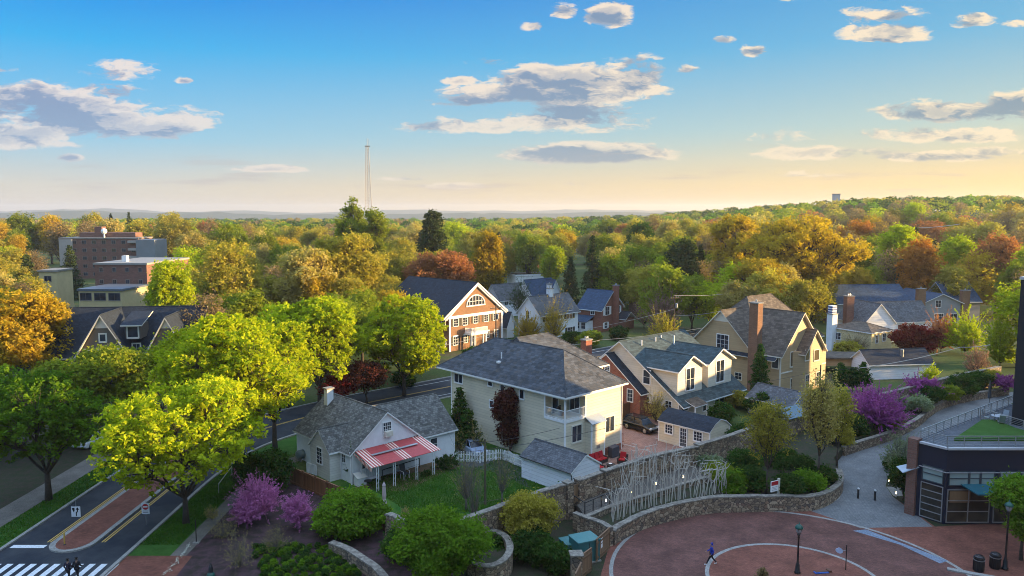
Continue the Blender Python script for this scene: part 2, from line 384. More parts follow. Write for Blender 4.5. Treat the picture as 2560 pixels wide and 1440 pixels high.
def curve(a, b, n, rng, wob, sag=0.0):
    a, b = np.array(a, float), np.array(b, float); L = np.linalg.norm(b - a); out = []
    o = rng.normal(size=3) * wob * L
    for i in range(n + 1):
        t = i / n; out.append(a + (b - a) * t + o * math.sin(math.pi * t) + np.array([0, 0, sag * L * math.sin(math.pi * t)]))
    return out
def tree_points(shape, rx, zb, zt, ntips, rng, nl=26, ry=None):
    ry = ry or rx; zc = (zb + zt) / 2; hz = (zt - zb) / 2; out = []
    if shape in ('round', 'vase', 'oak', 'tall', 'shrub'):
        for i in range(nl):
            th = rng.uniform(0, 2 * math.pi); u = rng.uniform(-.85 if shape != 'vase' else -.75, 1.0)
            rr = math.sqrt(max(0, 1 - u * u * .92)); k = rng.uniform(.45, .80)
            if shape == 'vase': rr *= (.62 + .38 * min(1, (u + 1) * 1.1))
            if shape == 'tall': rr *= .85
            c = np.array([math.cos(th) * rr * rx * k, math.sin(th) * rr * ry * k, zc + u * hz * (.72 if shape != 'vase' else .74)])
            lr = rng.uniform(.24, .42) * (1.0 if shape != 'oak' else .8)
            m_ = int(ntips / nl); d = rng.normal(size=(m_, 3)); d /= np.linalg.norm(d, axis=1)[:, None]
            d *= rng.uniform(.55, 1.08, m_)[:, None] ** .6
            p = c + d * np.array([rx * lr, ry * lr, hz * lr * (1.0 if shape != 'oak' else .75)])
            out.append(p)
        p = np.concatenate(out)
        keep = ((p[:, 0] / rx) ** 2 + (p[:, 1] / ry) ** 2 + ((p[:, 2] - zc) / hz) ** 2) < 1.12
        return p[keep]
    return np.zeros((0, 3))
def make_tree(shape='round', rx=6, zb=3, zt=14, tips=600, per=26, leaf=.28, spread=.55, seed=1, ry=None, fork=None, limbs=6, tr=.28, nl=26, k=4, twigs=True, up=.35, tuft=0.0, dense_bark=3):
    rng = np.random.default_rng(seed); fork = zb * .75 if fork is None else fork
    pts = tree_points(shape, rx, zb, zt, tips, rng, nl, ry)
    t = MB(); trunk = MB()
    trunk.tube([(0, 0, -.2), (rng.normal() * .05, rng.normal() * .05, fork * .5), (0, 0, fork)], [tr * 1.35, tr, tr * .85], 8)
    if shape == 'vase':
        f_ = (pts[:, 2] - zb) / (zt - zb); pts = pts[rng.random(len(pts)) < np.clip(.28 + 1.15 * f_, 0, 1)]
    lab, c = kmeans(pts, min(limbs, len(pts)), rng)
    F0 = np.array([0, 0, fork])
    for j in range(len(c)):
        sub = pts[lab == j]
        if len(sub) < 3: continue
        node = F0 + (c[j] - F0) * .62; node[2] = fork + (c[j][2] - fork) * .55
        pa = curve(F0, node, 4, rng, .06, .04); trunk.tube(pa, list(np.linspace(tr * .55, tr * .3, 5)), dense_bark + 2, cap=False)
        k2 = max(2, min(7, len(sub) // 12)); l2, c2 = kmeans(sub, k2, rng, 3)
        for q in range(k2):
            s2 = sub[l2 == q]
            if not len(s2): continue
            n2 = node + (c2[q] - node) * .7
            pa = curve(node, n2, 3, rng, .08, .05); trunk.tube(pa, list(np.linspace(tr * .28, tr * .12, 4)), dense_bark + 1, cap=False)
            if twigs:
                sel = s2 if twigs is True else s2[::int(twigs)]
                for e in sel: trunk.tube(curve(n2, e, 2, rng, .06, .03), [tr * .10, tr * .07, tr * .03], 3, cap=False)
    n = len(pts); sc_ = spread * rng.uniform(.6, 1.4, n)
    cen = np.repeat(pts, per, axis=0) + rng.normal(size=(n * per, 3)) * np.repeat(sc_, per)[:, None] * np.array([.55, .55, .45])
    if tuft: cen[:, 2] += np.abs(rng.normal(size=len(cen))) * tuft
    V, Fc = cards(cen, leaf, rng, k, up)
    return trunk, V, Fc
def make_conifer(r=3, h=14, seed=1, n=9000, leaf=.3, zb=1.0, narrow=False, k=3):
    rng = np.random.default_rng(seed); tr = MB()
    tr.tube([(0, 0, -.2), (0, 0, h * .5), (0, 0, h * .97)], [h * .02, h * .012, .03], 6)
    cen = []; tiers = int(h * (2.2 if not narrow else 3.0))
    for i in range(tiers):
        z = zb + (h - zb) * i / tiers; f = 1 - (z - zb) / (h - zb)
        rr = r * (f ** .8 if not narrow else min(1, 1.6 * f) ** .9) * rng.uniform(.75, 1.1)
        for j in range(rng.integers(7, 11)):
            a = rng.uniform(0, 2 * math.pi); L = rr * rng.uniform(.7, 1.12); m_ = max(4, int(n / tiers / 9 * (f + .25)))
            s_ = rng.uniform(.12, 1, m_) ** .7; drop = -.18 if not narrow else .5
            p = np.stack([np.cos(a) * L * s_, np.sin(a) * L * s_, z + L * drop * s_ + .1 * s_ * s_ * L], 1) + rng.normal(size=(m_, 3)) * np.array([.13, .13, .09]) * (.5 + .3 * r)
            cen.append(p)
            if not narrow: tr.tube([(0, 0, z), (math.cos(a) * L * .9, math.sin(a) * L * .9, z + L * drop)], [.05, .015], 3, cap=False)
    V, Fc = cards(np.concatenate(cen), leaf, rng, k, .1)
    return tr, V, Fc
def make_stems(r=2.5, h=4, seed=1, stems=60, leafn=90, leaf=.09, zb=.8, jitter=.05, thick=.03, arch=.0, k=3, sub=2):
    """many fine shoots fanning out, studded with small flowers or buds"""
    rng = np.random.default_rng(seed); tr = MB(); cen = []
    tr.tube([(0, 0, -.1), (0, 0, zb)], [thick * 3.2, thick * 2.4], 6)
    for i in range(stems):
        th = rng.uniform(0, 2 * math.pi); u = rng.uniform(-.15, 1) ; rr = math.sqrt(1 - min(1, u * u)); f = rng.uniform(.6, 1.08)
        end = np.array([math.cos(th) * rr * r * f, math.sin(th) * rr * r * f, zb + (h - zb) * (max(u, -.1) * .75 + .25) * f])
        mid = end * np.array([.45, .45, 1]); mid[2] = zb * .7 + (end[2] - zb) * .45
        a, b_, c_ = np.array([0, 0, zb * .6]), mid, end
        L = [a * (1 - t) ** 2 + b_ * 2 * t * (1 - t) + c_ * t * t for t in np.linspace(0, 1, 6)]
        tr.tube(L, [thick * q for q in (1, .8, .6, .45, .35, .2)], 3, cap=False)
        segs = [np.array(L)]
        for _ in range(sub):
            t0 = rng.integers(2, 5); o = L[t0]; d = (end - o) + rng.normal(size=3) * np.linalg.norm(end - o) * .55 ; e2 = o + d * .8
            tr.tube([o, e2], [thick * .4, thick * .15], 3, cap=False); segs.append(np.array([o + (e2 - o) * t for t in np.linspace(0, 1, 6)]))
        for sg in segs:
            m_ = leafn // len(segs); t = rng.uniform(1.6, 5, m_); i0 = np.minimum(t.astype(int), 4); fr = (t - i0)[:, None]
            cen.append(sg[i0] * (1 - fr) + sg[i0 + 1] * fr + rng.normal(size=(m_, 3)) * jitter)
    V, Fc = cards(np.concatenate(cen), leaf, rng, k, .2)
    return tr, V, Fc
def plant(data, name, loc, mat, label, cat='tree', group=None, bark=None, rz=0.0, sc3=(1, 1, 1), crown='crown', trunk='trunk'):
    tr, V, Fc = data
    t = empty(name, loc, rz, label, cat, group); t.scale = sc3
    c = sky_mesh(crown, V, Fc, mat, t)
    if tr is not None and tr.v: tr.build(trunk, bark or BARK, t, smooth=True, uv=False)
    return t
def replant(src, loc, mat, label, rz=0.0, sc3=(1, 1, 1), group=None, cat=None, name=None):
    """a copy of a plant and its parts, sharing mesh data, with a leaf material of its own"""
    c = src.copy(); COL.objects.link(c); c.location = loc; c.rotation_euler = (0, 0, rz); c.scale = sc3
    if name: c.name = name
    c['label'] = label
    if group: c['group'] = group
    if cat: c['category'] = cat
    for ch in src.children:
        d = ch.copy(); COL.objects.link(d); d.parent = c
        if mat and ch.name.split('.')[0] == 'crown':
            d.material_slots[0].link = 'OBJECT'; d.material_slots[0].material = mat
    return c
# ================================================================ the ground and what is laid on it
def groundmat():
    m_, T, b, o = newmat('ground_cover')
    ob = T.n('ShaderNodeTexCoord').outputs['Object']
    a = T.n('ShaderNodeTexNoise', i_Vector=ob, i_Scale=.05, i_Detail=8, i_Roughness=.6).outputs[0]
    d = T.n('ShaderNodeTexNoise', i_Vector=ob, i_Scale=2.5, i_Detail=6, i_Roughness=.7).outputs[0]
    c = T.ramp(a, [(.35, (.045, .075, .02)), (.5, (.06, .085, .025)), (.62, (.085, .075, .04))])
    k = T.rng(d, .3, .7, .6, 1.4)
    T.set(b.inputs['Base Color'], T.mix(1.0, c, T.n('ShaderNodeCombineColor', i_0=k, i_1=k, i_2=k).outputs[0], 'MULTIPLY'))
    b.inputs['Roughness'].default_value = .95; b.inputs['Specular IOR Level'].default_value = .1
    return m_
def soil(name, c1, c2, s1=1.5, s2=12, rough=.95, bump=.6):
    m_, T, b, o = newmat(name)
    ob = T.n('ShaderNodeTexCoord').outputs['Object']
    a = T.n('ShaderNodeTexNoise', i_Vector=ob, i_Scale=s1, i_Detail=6, i_Roughness=.65).outputs[0]
    d = T.n('ShaderNodeTexNoise', i_Vector=ob, i_Scale=s2, i_Detail=5, i_Roughness=.75).outputs[0]
    k = T.rng(d, .3, .7, .6, 1.4)
    T.set(b.inputs['Base Color'], T.mix(1.0, T.mix(T.rng(a, .4, .62), c4(c1), c4(c2)), T.n('ShaderNodeCombineColor', i_0=k, i_1=k, i_2=k).outputs[0], 'MULTIPLY'))
    T.set(b.inputs['Normal'], T.n('ShaderNodeBump', i_Strength=bump, i_Distance=.05, i_Height=d).outputs[0])
    b.inputs['Roughness'].default_value = rough; b.inputs['Specular IOR Level'].default_value = .15
    return m_
LAWN = soil('lawn_grass', (.022, .085, .010), (.07, .13, .02), .35, 5)
VERGE = soil('verge_grass', (.03, .09, .012), (.045, .115, .02), .9, 12)
MULCH = soil('mulch', (.075, .042, .05), (.035, .028, .022), 1.2, 14)
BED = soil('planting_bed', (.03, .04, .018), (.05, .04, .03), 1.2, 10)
DIRT = soil('worn_ground', (.16, .10, .055), (.09, .075, .04), .9, 8)
ASPH = soil('asphalt', (.023, .029, .040), (.050, .055, .063), .22, 26, .85, .3)
ASPHB = soil('driveway_asphalt', (.05, .055, .06), (.07, .072, .07), .5, 12, .85, .25)
CONC = soil('concrete', (.20, .19, .17), (.27, .255, .23), .6, 8, .85, .2)
WALKC = soil('sidewalk_concrete', (.12, .108, .095), (.165, .15, .13), .6, 8, .85, .2)
KERB = soil('kerb_stone', (.24, .235, .22), (.31, .30, .28), 1.5, 8, .8, .2)
YELP = plain('yellow_road_paint', (.55, .36, .08), .7, var=.25, scale=6)
WHP = plain('white_road_paint', (.62, .64, .66), .7, var=.25, scale=6)
BRICKP = bricks('brick_paving', (.165, .057, .04), (.235, .085, .055), (.10, .055, .045), .22, .11, .008, var=.8)
BRICKD = bricks('dark_brick_paving', (.115, .05, .042), (.17, .073, .056), (.07, .045, .04), .22, .11, .008, var=.95)
PAVER = bricks('grey_paving', (.145, .15, .155), (.185, .19, .19), (.10, .105, .11), .36, .18, .012, var=.5, rot=.6)
PATIO = bricks('patio_paving', (.24, .13, .10), (.32, .19, .15), (.14, .09, .07), .3, .15, .012, var=.4, rot=.7)
STONE = stonemat('field_stone', ((.22,.155,.10),(.33,.25,.17),(.12,.095,.08))); STONEW = stonemat('grey_stone', ((.30,.29,.27),(.42,.41,.39),(.2,.2,.19)), .5)
CAP = soil('cap_stone', (.15, .13, .11), (.27, .245, .205), 2.6, 5, .9, .6)
# terrain: one sheet out to the horizon
xs = np.concatenate([np.linspace(-9000, -700, 14), np.linspace(-600, 900, 61), np.linspace(1000, 9000, 14)])
ys = np.concatenate([np.linspace(-200, 300, 11), np.linspace(330, 1200, 40), np.linspace(1300, 12000, 26)])
vv = [(x, y, gz(x, y) - (0.0 if y < 1500 else 0)) for y in ys for x in xs]; nx = len(xs)
g = MB(); g.v = vv; g.f = [(j*nx+i, j*nx+i+1, (j+1)*nx+i+1, (j+1)*nx+i) for j in range(len(ys)-1) for i in range(nx-1)]; g.m = [0]*len(g.f)
g.build('ground', groundmat(), smooth=True, uv=False, kind='structure')
def sheet(name, pts, z, mat, holes=None, kind='structure', label=None, cat=None):
    return MB().poly([(p[0], p[1], z) for p in pts]).build(name, mat, kind=kind, label=label, cat=cat)
def gp(lst, z=0): return [tuple(G(a, b, z))[:2] for a, b in lst]
def spline(pts, n=6, closed=False):
    P_ = [np.array(p, float) for p in pts]; out = []; k = len(P_)
    for i in range(k if closed else k - 1):
        p0 = P_[(i-1) % k] if closed or i > 0 else P_[0]; p1 = P_[i]; p2 = P_[(i+1) % k]; p3 = P_[(i+2) % k] if closed or i + 2 < k else P_[-1]
        for j in range(n):
            t = j / n; out.append(.5*((2*p1)+(-p0+p2)*t+(2*p0-5*p1+4*p2-p3)*t*t+(-p0+3*p1-3*p2+p3)*t**3))
    if not closed: out.append(P_[-1])
    return [tuple(q) for q in out]
def offset(path, d, closed=False):
    out = []; k = len(path)
    for i, p in enumerate(path):
        a = np.array(path[i-1][:2]) if (i > 0 or closed) else np.array(p[:2]); b = np.array(path[(i+1) % k][:2]) if (i < k-1 or closed) else np.array(p[:2])
        t = b - a; t = t / (np.linalg.norm(t) + 1e-9); out.append((p[0] - t[1]*d, p[1] + t[0]*d))
    return out
def strip(mb, path, d0, d1, z, mi=0, closed=False):
    A, B = offset(path, d0, closed), offset(path, d1, closed); n = len(A)
    zz = z if hasattr(z, '__len__') else [z]*n
    for i in range(n if closed else n-1):
        j = (i+1) % n; mb.poly([(*A[i], zz[i]), (*B[i], zz[i]), (*B[j], zz[j]), (*A[j], zz[j])][::-1] if d1 > d0 else [(*A[i], zz[i]), (*B[i], zz[i]), (*B[j], zz[j]), (*A[j], zz[j])], mi)
def wallpath(mb, path, w, z0, z1, mi=0, closed=False):
    """a wall of width w along a path, uv-friendly: sides, top and ends"""
    A, B = offset(path, -w/2, closed), offset(path, w/2, closed); n = len(A)
    a0 = z0 if hasattr(z0, '__len__') else [z0]*n; a1 = z1 if hasattr(z1, '__len__') else [z1]*n
    for i in range(n if closed else n-1):
        j = (i+1) % n
        mb.poly([(*A[i], a0[i]), (*A[j], a0[j]), (*A[j], a1[j]), (*A[i], a1[i])], mi)
        mb.poly([(*B[j], a0[j]), (*B[i], a0[i]), (*B[i], a1[i]), (*B[j], a1[j])], mi)
        mb.poly([(*A[i], a1[i]), (*A[j], a1[j]), (*B[j], a1[j]), (*B[i], a1[i])], mi)
    if not closed:
        mb.poly([(*B[0], a0[0]), (*A[0], a0[0]), (*A[0], a1[0]), (*B[0], a1[0])], mi)
        mb.poly([(*A[-1], a0[-1]), (*B[-1], a0[-1]), (*B[-1], a1[-1]), (*A[-1], a1[-1])], mi)
def stone_wall(path, z0, z1, label, w=.45, cap=.12, group=None, closed=False, mat=None, n=5):
    path = spline([p[:2] for p in path], n, closed)
    L = len(path)
    f = lambda q: list(np.interp(np.linspace(0, 1, L), np.linspace(0, 1, len(q)), q)) if hasattr(q, '__len__') else q
    z0, z1 = f(z0), f(z1)
    t = empty('stone_wall', (0, 0, 0), 0, label, 'wall', group)
    m_ = MB(); wallpath(m_, path, w, z0, z1, closed=closed); m_.build('masonry', mat or STONE, t)
    rr = random.Random(int(path[0][0]*10)); c = MB(); cz0 = [q+.003 for q in z1] if hasattr(z1, '__len__') else z1+.003; cz1 = [q+cap+rr.uniform(-.03, .03) for q in z1] if hasattr(z1, '__len__') else z1+cap
    wallpath(c, path, w+.1, cz0, cz1, closed=closed); c.build('coping', CAP, t); return t
UA, VA = R(43), R(133)
u_ = Vector((math.cos(UA), math.sin(UA))); v_ = Vector((math.cos(VA), math.sin(VA)))
# ---- road with its brick median
rc = [(-36.3, 0), (-36.3, 60), (-36.2, 78), (-34.5, 88), (-29.5, 97), (-21, 107), (-8, 119), (22, 147), (80, 200)]
rc = spline(rc, 10)
m_ = MB(); strip(m_, rc, -5.2, 5.2, .004); m_.build('road', ASPH, kind='structure')
m_ = MB(); strip(m_, spline([(-36.3, 62), (-60, 56), (-120, 50)], 6), -5, 5, .003); 
m_ = MB()
for s_ in (-1, 1):
    pth = offset(rc, s_*5.35); i0 = 0
    wallpath(m_, pth, .30, -.02, .13)
m_.build('kerb', KERB, kind='structure')
m_ = MB(); y0 = 61.6
out = [(-38.1, 84), (-38.2, y0+1.5)] + [(-36.35 + 1.85*math.cos(a), y0+.6 - 1.75*math.sin(a)) for a in np.linspace(math.pi, 0, 12)][::1] + [(-34.5, 84)]
med = [(-38.1, 84), (-38.2, 70)] + [(-36.35 - 1.85*math.cos(a), 60.7 - 1.85*math.sin(a)) for a in np.linspace(0.1, math.pi-.1, 11)] + [(-34.5, 70), (-34.5, 84), (-35.2, 87), (-36.3, 88.5), (-37.6, 87)]
m_.prism(med, .0, .14); m_.build('median_kerb', KERB, kind='structure')
inn = [(x + (-36.35 - x)*.22, y + (1.2*.3 if y < 64 else (-.6 if y > 84 else 0))) for x, y in med]
MB().prism(inn, .1, .146).build('median_paving', BRICKP, kind='structure')
m_ = MB()
for dx in (2.15, 2.38, -2.15, -2.38): strip(m_, [(-36.35+dx, 60.9), (-36.35+dx, 84.5)], -.055, .055, .009)
for dd in (.12, -.12):
    strip(m_, [p for p in rc if p[1] > 90], dd-.05, dd+.05, .009)
m_.build('yellow_lines', YELP, kind='structure')
m_ = MB(); strip(m_, [(-41.2, 60.1), (-38.4, 60.1)], -.28, .28, .009)
for i in range(13): strip(m_, [(-42.0+i*.92, 54.2), (-42.0+i*.92, 57.0)], -.24, .24, .009)
strip(m_, [p for p in rc if p[1] > 112], 3.6, 3.72, .009); strip(m_, [p for p in rc if p[1] > 112], -3.6, -3.72, .009)
m_.build('road_markings', WHP, kind='structure')
sheet('grass_verge', [(-44.7, 20), (-41.85, 20), (-41.85, 80), (-41.3, 90), (-44.5, 92)], .006, VERGE)
sheet('sidewalk', [(-47.4, 20), (-44.7, 20), (-44.7, 92), (-47.4, 92)], .009, WALKC)
sheet('worn_yard', [(-70, 40), (-47.4, 40), (-47.4, 105), (-75, 105)], .006, BED)
sheet('grass_verge', [(-30.9, 58.4), (-27.4, 58.4), (-27.3, 78), (-24, 86), (-20, 92), (-24, 95), (-28.5, 88), (-30.8, 80)], .006, VERGE)
sheet('sidewalk', [(-27.4, 58.4), (-26.1, 58.4), (-26.1, 77), (-20, 88), (-12, 97), (-13, 98), (-21, 89.5), (-27.3, 78)], .009, WALKC)
sheet('brick_corner', [(-30.9, 45), (-24.8, 45), (-25.6, 58.4), (-30.9, 58.4)], .008, BRICKP)
sheet('garden_bed', [(-26.1, 45), (-6, 45), (-6, 61), (-10.5, 64.5), (-26, 79.5), (-26.1, 77)], .007, MULCH)
sheet('lawn', [(-23, 78), (-11, 66), (-9, 62), (5, 66), (12, 73), (8, 92), (-4, 92), (-7, 84), (-16, 75.8)], .005, LAWN)
sheet('patio_ground', gp([(888, 1222), (1010, 1228), (1150, 1165), (1132, 1138), (1000, 1150), (885, 1195)]), .009, DIRT)
sheet('driveway', gp([(1135, 1160), (1215, 1148), (1306, 1152), (1312, 1200), (1330, 1225), (1255, 1185), (1200, 1172)]), .010, ASPHB)
sheet('patio', [tuple(q) for q in ((7.0, 76), (13, 80), (21, 80), (26, 88), (26, 100), (18, 101), (13.5, 95), (12.7, 88.0), (7.5, 82.0))], .008, PATIO)
# ---- plaza
sheet('plaza', [(5.9, 30), (5.9, 57.4), (8, 61.7), (10, 65), (15, 68), (24, 71), (45, 70), (90, 70), (90, 30)], .004, BRICKP)
cx0, cy0 = 21.1, 54.2
def disc(r0, r1, z, name, mat, a0=0, a1=2*math.pi, n=72):
    mb = MB()
    for i in range(n):
        a = a0 + (a1-a0)*i/n; b = a0 + (a1-a0)*(i+1)/n
        mb.poly([(cx0+r0*math.cos(a), cy0+r0*math.sin(a), z), (cx0+r1*math.cos(a), cy0+r1*math.sin(a), z), (cx0+r1*math.cos(b), cy0+r1*math.sin(b), z), (cx0+r0*math.cos(b), cy0+r0*math.sin(b), z)])
    return mb.build(name, mat, kind='structure')
disc(6.5, 13.45, .009, 'turning_circle', BRICKD); disc(13.45, 13.75, .013, 'stone_ring', KERB); disc(6.2, 6.5, .013, 'inner_stone_ring', KERB)
sheet('kerb_ramp', gp([(2132, 1327), (2165, 1324), (2370, 1402), (2350, 1409), (2250, 1362)]), .014, soil('blue_stone', (.16, .20, .26), (.2, .24, .30), 1, 8))
m_ = MB(); wallpath(m_, gp([(2368, 1424), (2430, 1436), (2520, 1452)]), .45, 0, .12); m_.build('kerb', KERB, kind='structure')
path_px = [(2022, 1276), (2062, 1264), (2095, 1244), (2103, 1222), (2092, 1190), (2084, 1165), (2095, 1140), (2120, 1122), (2180, 1106), (2250, 1082), (2300, 1060), (2360, 1018), (2420, 1000), (2530, 980), (2700, 950),
           (2700, 975), (2540, 1000), (2490, 1040), (2400, 1092), (2300, 1118), (2290, 1150), (2240, 1165), (2220, 1190), (2214, 1215), (2232, 1242), (2332, 1317), (2150, 1320)]
sheet('path', gp(path_px), .012, PAVER)
m_ = MB(); strip(m_, [tuple(q) for q in gp([(2092, 1190), (2104, 1222), (2096, 1246), (2062, 1266)])], -.12, .12, .02); m_.build('path_edge', KERB, kind='structure')
sheet('planting_bed', gp([(2240, 1166), (2221, 1190), (2215, 1214), (2234, 1243), (2338, 1317), (2420, 1312), (2300, 1200), (2300, 1150)]), .016, BED)
sheet('concrete_pad', gp([(2216, 1217), (2284, 1219), (2284, 1240), (2234, 1241)]), .020, CONC)
# ---- raised planting behind the curved wall, ramped walk, high wall
ow = gp([(1530, 1362), (1545, 1351), (1607, 1321), (1668, 1302), (1729, 1289), (1790, 1280), (1882, 1278), (1960, 1276), (2022, 1275), (2062, 1263), (2089, 1244), (2101, 1222), (2096, 1196)])
stone_wall(ow, -.1, [1.15, 1.2, 1.3, 1.35, 1.4, 1.4, 1.4, 1.35, 1.3, 1.2, 1.1, 1.0, .9], 'low curved stone retaining wall along the back of the brick turning circle', .5)
hw_px = [(1190, 1284), (1240, 1266), (1300, 1243), (1360, 1224), (1426, 1205)]
hz1 = 3.25
def at(px, py, z): return tuple(G(px, py, z))[:2]
wA = [at(968, 1284, 2.2), at(985, 1288, 2.4), at(1012, 1302, 2.9), at(1060, 1318, hz1), at(1120, 1306, hz1)] + [at(a, b, hz1) for a, b in hw_px]
stone_wall(wA, -.1, [2.1, 2.3, 2.8, 3.1, 3.13, 3.13, 3.13, 3.13, 3.13, 3.13], 'tall stone garden wall between the green lawn and the bare trees, left of the gate gap', .5, n=4)
wB = [at(a, b, hz1) for a, b in [(1446, 1199), (1510, 1176), (1580, 1153), (1650, 1133), (1745, 1114)]]
stone_wall(wB, -.1, 3.13, 'tall stone wall behind the lantern walk and the metal branch sculpture', .5)
wC = [at(a, b, hz1) for a, b in [(1750, 1108), (1820, 1088), (1880, 1068), (1940, 1050), (1975, 1040), (2020, 1022), (2090, 1000), (2180, 985), (2347, 944), (2417, 928), (2500, 912)]]
stone_wall(wC, -.1, [3.13]*4 + [3.13, 3.0, 2.9, 2.9, 2.9, 2.9, 2.9], 'tall stone wall stepping away past the cream shed toward the purple redbuds', .5)
for k_, (a, b) in enumerate([(1420, 1207), (1449, 1199), (1747, 1112), (1512, 1177), (1881, 1067)]):
    x, y = at(a, b, hz1); d_ = Vector((x, y)); q = MB().obox((x, y-.08, 1.62), (.7 if k_ < 3 else .5, .78, 3.35), R(38)); 
    t = empty('stone_pier', (0, 0, 0), 0, ['stone pier left of the gate gap in the tall garden wall', 'stone pier right of the gate gap in the tall garden wall', 'stone pier where the tall wall steps near the cream shed', 'narrow stone pier in the wall above the first path lantern', 'narrow stone pier in the wall behind the cream shed'][k_], 'pier', 'piers of the tall stone wall')
    q.build('masonry', STONE, t); MB().obox((x, y-.08, 3.36), (.8 if k_ < 3 else .6, .88, .1), R(38)).build('capstone', CAP, t)
# planter soil and walk (raised)
back = [(p[0]+.3, p[1]-.3) for p in wB]
walk_out = [at(a, b, 1.3) for a, b in [(1462, 1290), (1530, 1262), (1600, 1240), (1660, 1222), (1715, 1205), (1770, 1190)]]
MB().prism([at(1442, 1262, 1.3)] + walk_out + [at(1790, 1165, 1.3)] + back[::-1], 0, 1.3).build('walkway', soil('walk_surface', (.085, .075, .065), (.115, .10, .085), .8, 8), kind='structure')
stone_wall([(p[0]+.1, p[1]-.3) for p in walk_out], 0.0, 1.35, 'low stone wall edging the raised lantern walk above the sculpture bed', .35, .1)
MB().prism(ow[1:] + gp([(2084, 1165), (2120, 1122), (2180, 1106), (2290, 1058), (2360, 1015)]) + [(p[0], p[1]) for p in wC[::-1][3:]] + [(p[0]+1.5, p[1]-2.2) for p in (wB[4],)] + [(p[0]+.2, p[1]-.4) for p in walk_out[::-1]] , 0, .92).build('raised_bed', BED, kind='structure')
sb = [at(a, b, .8) for a, b in [(2108, 1122), (2150, 1108), (2230, 1082), (2294, 1050), (2330, 1020), (2377, 1000), (2440, 986), (2520, 974)]]
stone_wall(sb, -.1, 1.0, 'low stone wall following the left edge of the grey paved path', .45)
stone_wall(gp([(828, 1385), (870, 1402), (905, 1425), (940, 1450), (965, 1480)]), -.1, .95, 'low stone retaining wall curving out of the picture below the green shrub', .5)
stone_wall([(p[0], p[1]) for p in [(-1.9+1.75*math.cos(a), 56.6+3.1*math.sin(a)) for a in np.linspace(-math.pi*.75, math.pi*.62, 12)]], -.1, 1.5, 'round stone planter wall right of the bright green foreground tree', .45, n=3)
sheet('planter_soil', [(-1.9+1.6*math.cos(a), 56.6+2.9*math.sin(a)) for a in np.linspace(0, 2*math.pi, 20, endpoint=False)], .9, BED)
stone_wall([at(1436, 1283, 1.5), at(1470, 1296, 1.5), at(1505, 1308, 1.5), at(1527, 1322, 1.5)], -.1, 1.5, 'short stone wall behind the green utility cabinet', .4)
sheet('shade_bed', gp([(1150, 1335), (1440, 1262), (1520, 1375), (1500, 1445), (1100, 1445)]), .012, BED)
# ================================================================ buildings
def ZA(x, y, py):
    b = (CY - py) / F; return CAMZ + y * (b * cp - spn) / (cp + b * spn)
def reach(o, d, px, z=0.0):
    """how far to go from o along d until the survey column px is met"""
    k = (px - CX) / F; o = Vector((o[0], o[1])); dz = z - CAMZ
    # X = k*(Y*cp - dz*spn)
    return (k * (o.y * cp - dz * spn) - o.x) / (d[0] - k * d[1] * cp)
SID_CREAM = siding('cream_siding', (.64, .57, .43), .32, depth=.6); SID_WHITE = siding('white_siding', (.76, .78, .82), .38, depth=.6)
SID_PALE = siding('pale_siding', (.64, .62, .56), .26, depth=.6); SID_TAN = siding('tan_shingle', (.42, .30, .165), .3, depth=.75)
SID_GREY = siding('grey_siding', (.27, .28, .29), .17); SID_YEL = siding('yellow_siding', (.66, .54, .30), .17)
SID_BROWN = siding('brown_siding', (.13, .105, .08), .18); SID_WARM = siding('warm_white_siding', (.62, .57, .47), .3, depth=.7)
BRK_RED = bricks('red_brick', (.22, .06, .04), (.30, .095, .06), (.22, .15, .12), .45, .15, .02, var=.3)
BRK_TAN = bricks('tan_brick', (.20, .10, .055), (.25, .13, .07), (.22, .15, .10), .45, .15, .02, var=.25)
BRK_DK = bricks('dark_brick', (.17, .08, .06), (.23, .11, .085), (.16, .12, .1), .6, .2, .02, var=.3)
STUCCO = plain('white_stucco', (.74, .75, .76), .8, var=.08, scale=1.5)
YELB = plain('yellow_render', (.52, .42, .22), .85, var=.1, scale=.5)
RF_BLUE = shingles('blue_grey_shingles', (.060, .068, .080), .34, .6, .4, (.10, .085, .07), .25)
RF_GREEN = shingles('green_grey_shingles', (.045, .068, .075), .34, .6, .35, None, .2)
RF_SLATE = shingles('slate_tiles', (.12, .12, .112), .26, .34, .45, (.05, .05, .052), .2)
RF_DARK = shingles('dark_shingles', (.020, .028, .042), .22, .35, .25, None, .2)
RF_NAVY = shingles('navy_shingles', (.03, .06, .11), .25, .4, .25, None, .2)
RF_BROWN = shingles('brown_shingles', (.105, .085, .068), .34, .6, .35, None, .25)
RF_GREY = shingles('grey_shingles', (.10, .105, .115), .25, .35, .3, (.05, .055, .06), .35)
METALR = plain('pale_metal_roof', (.34, .40, .46), .35, .3, var=.1)
DKWOOD = siding('dark_brown_fence_wood', (.22, .09, .04), .14, True, .3); WOODT = siding('brown_gate_wood', (.22, .13, .07), .14, True, .3)
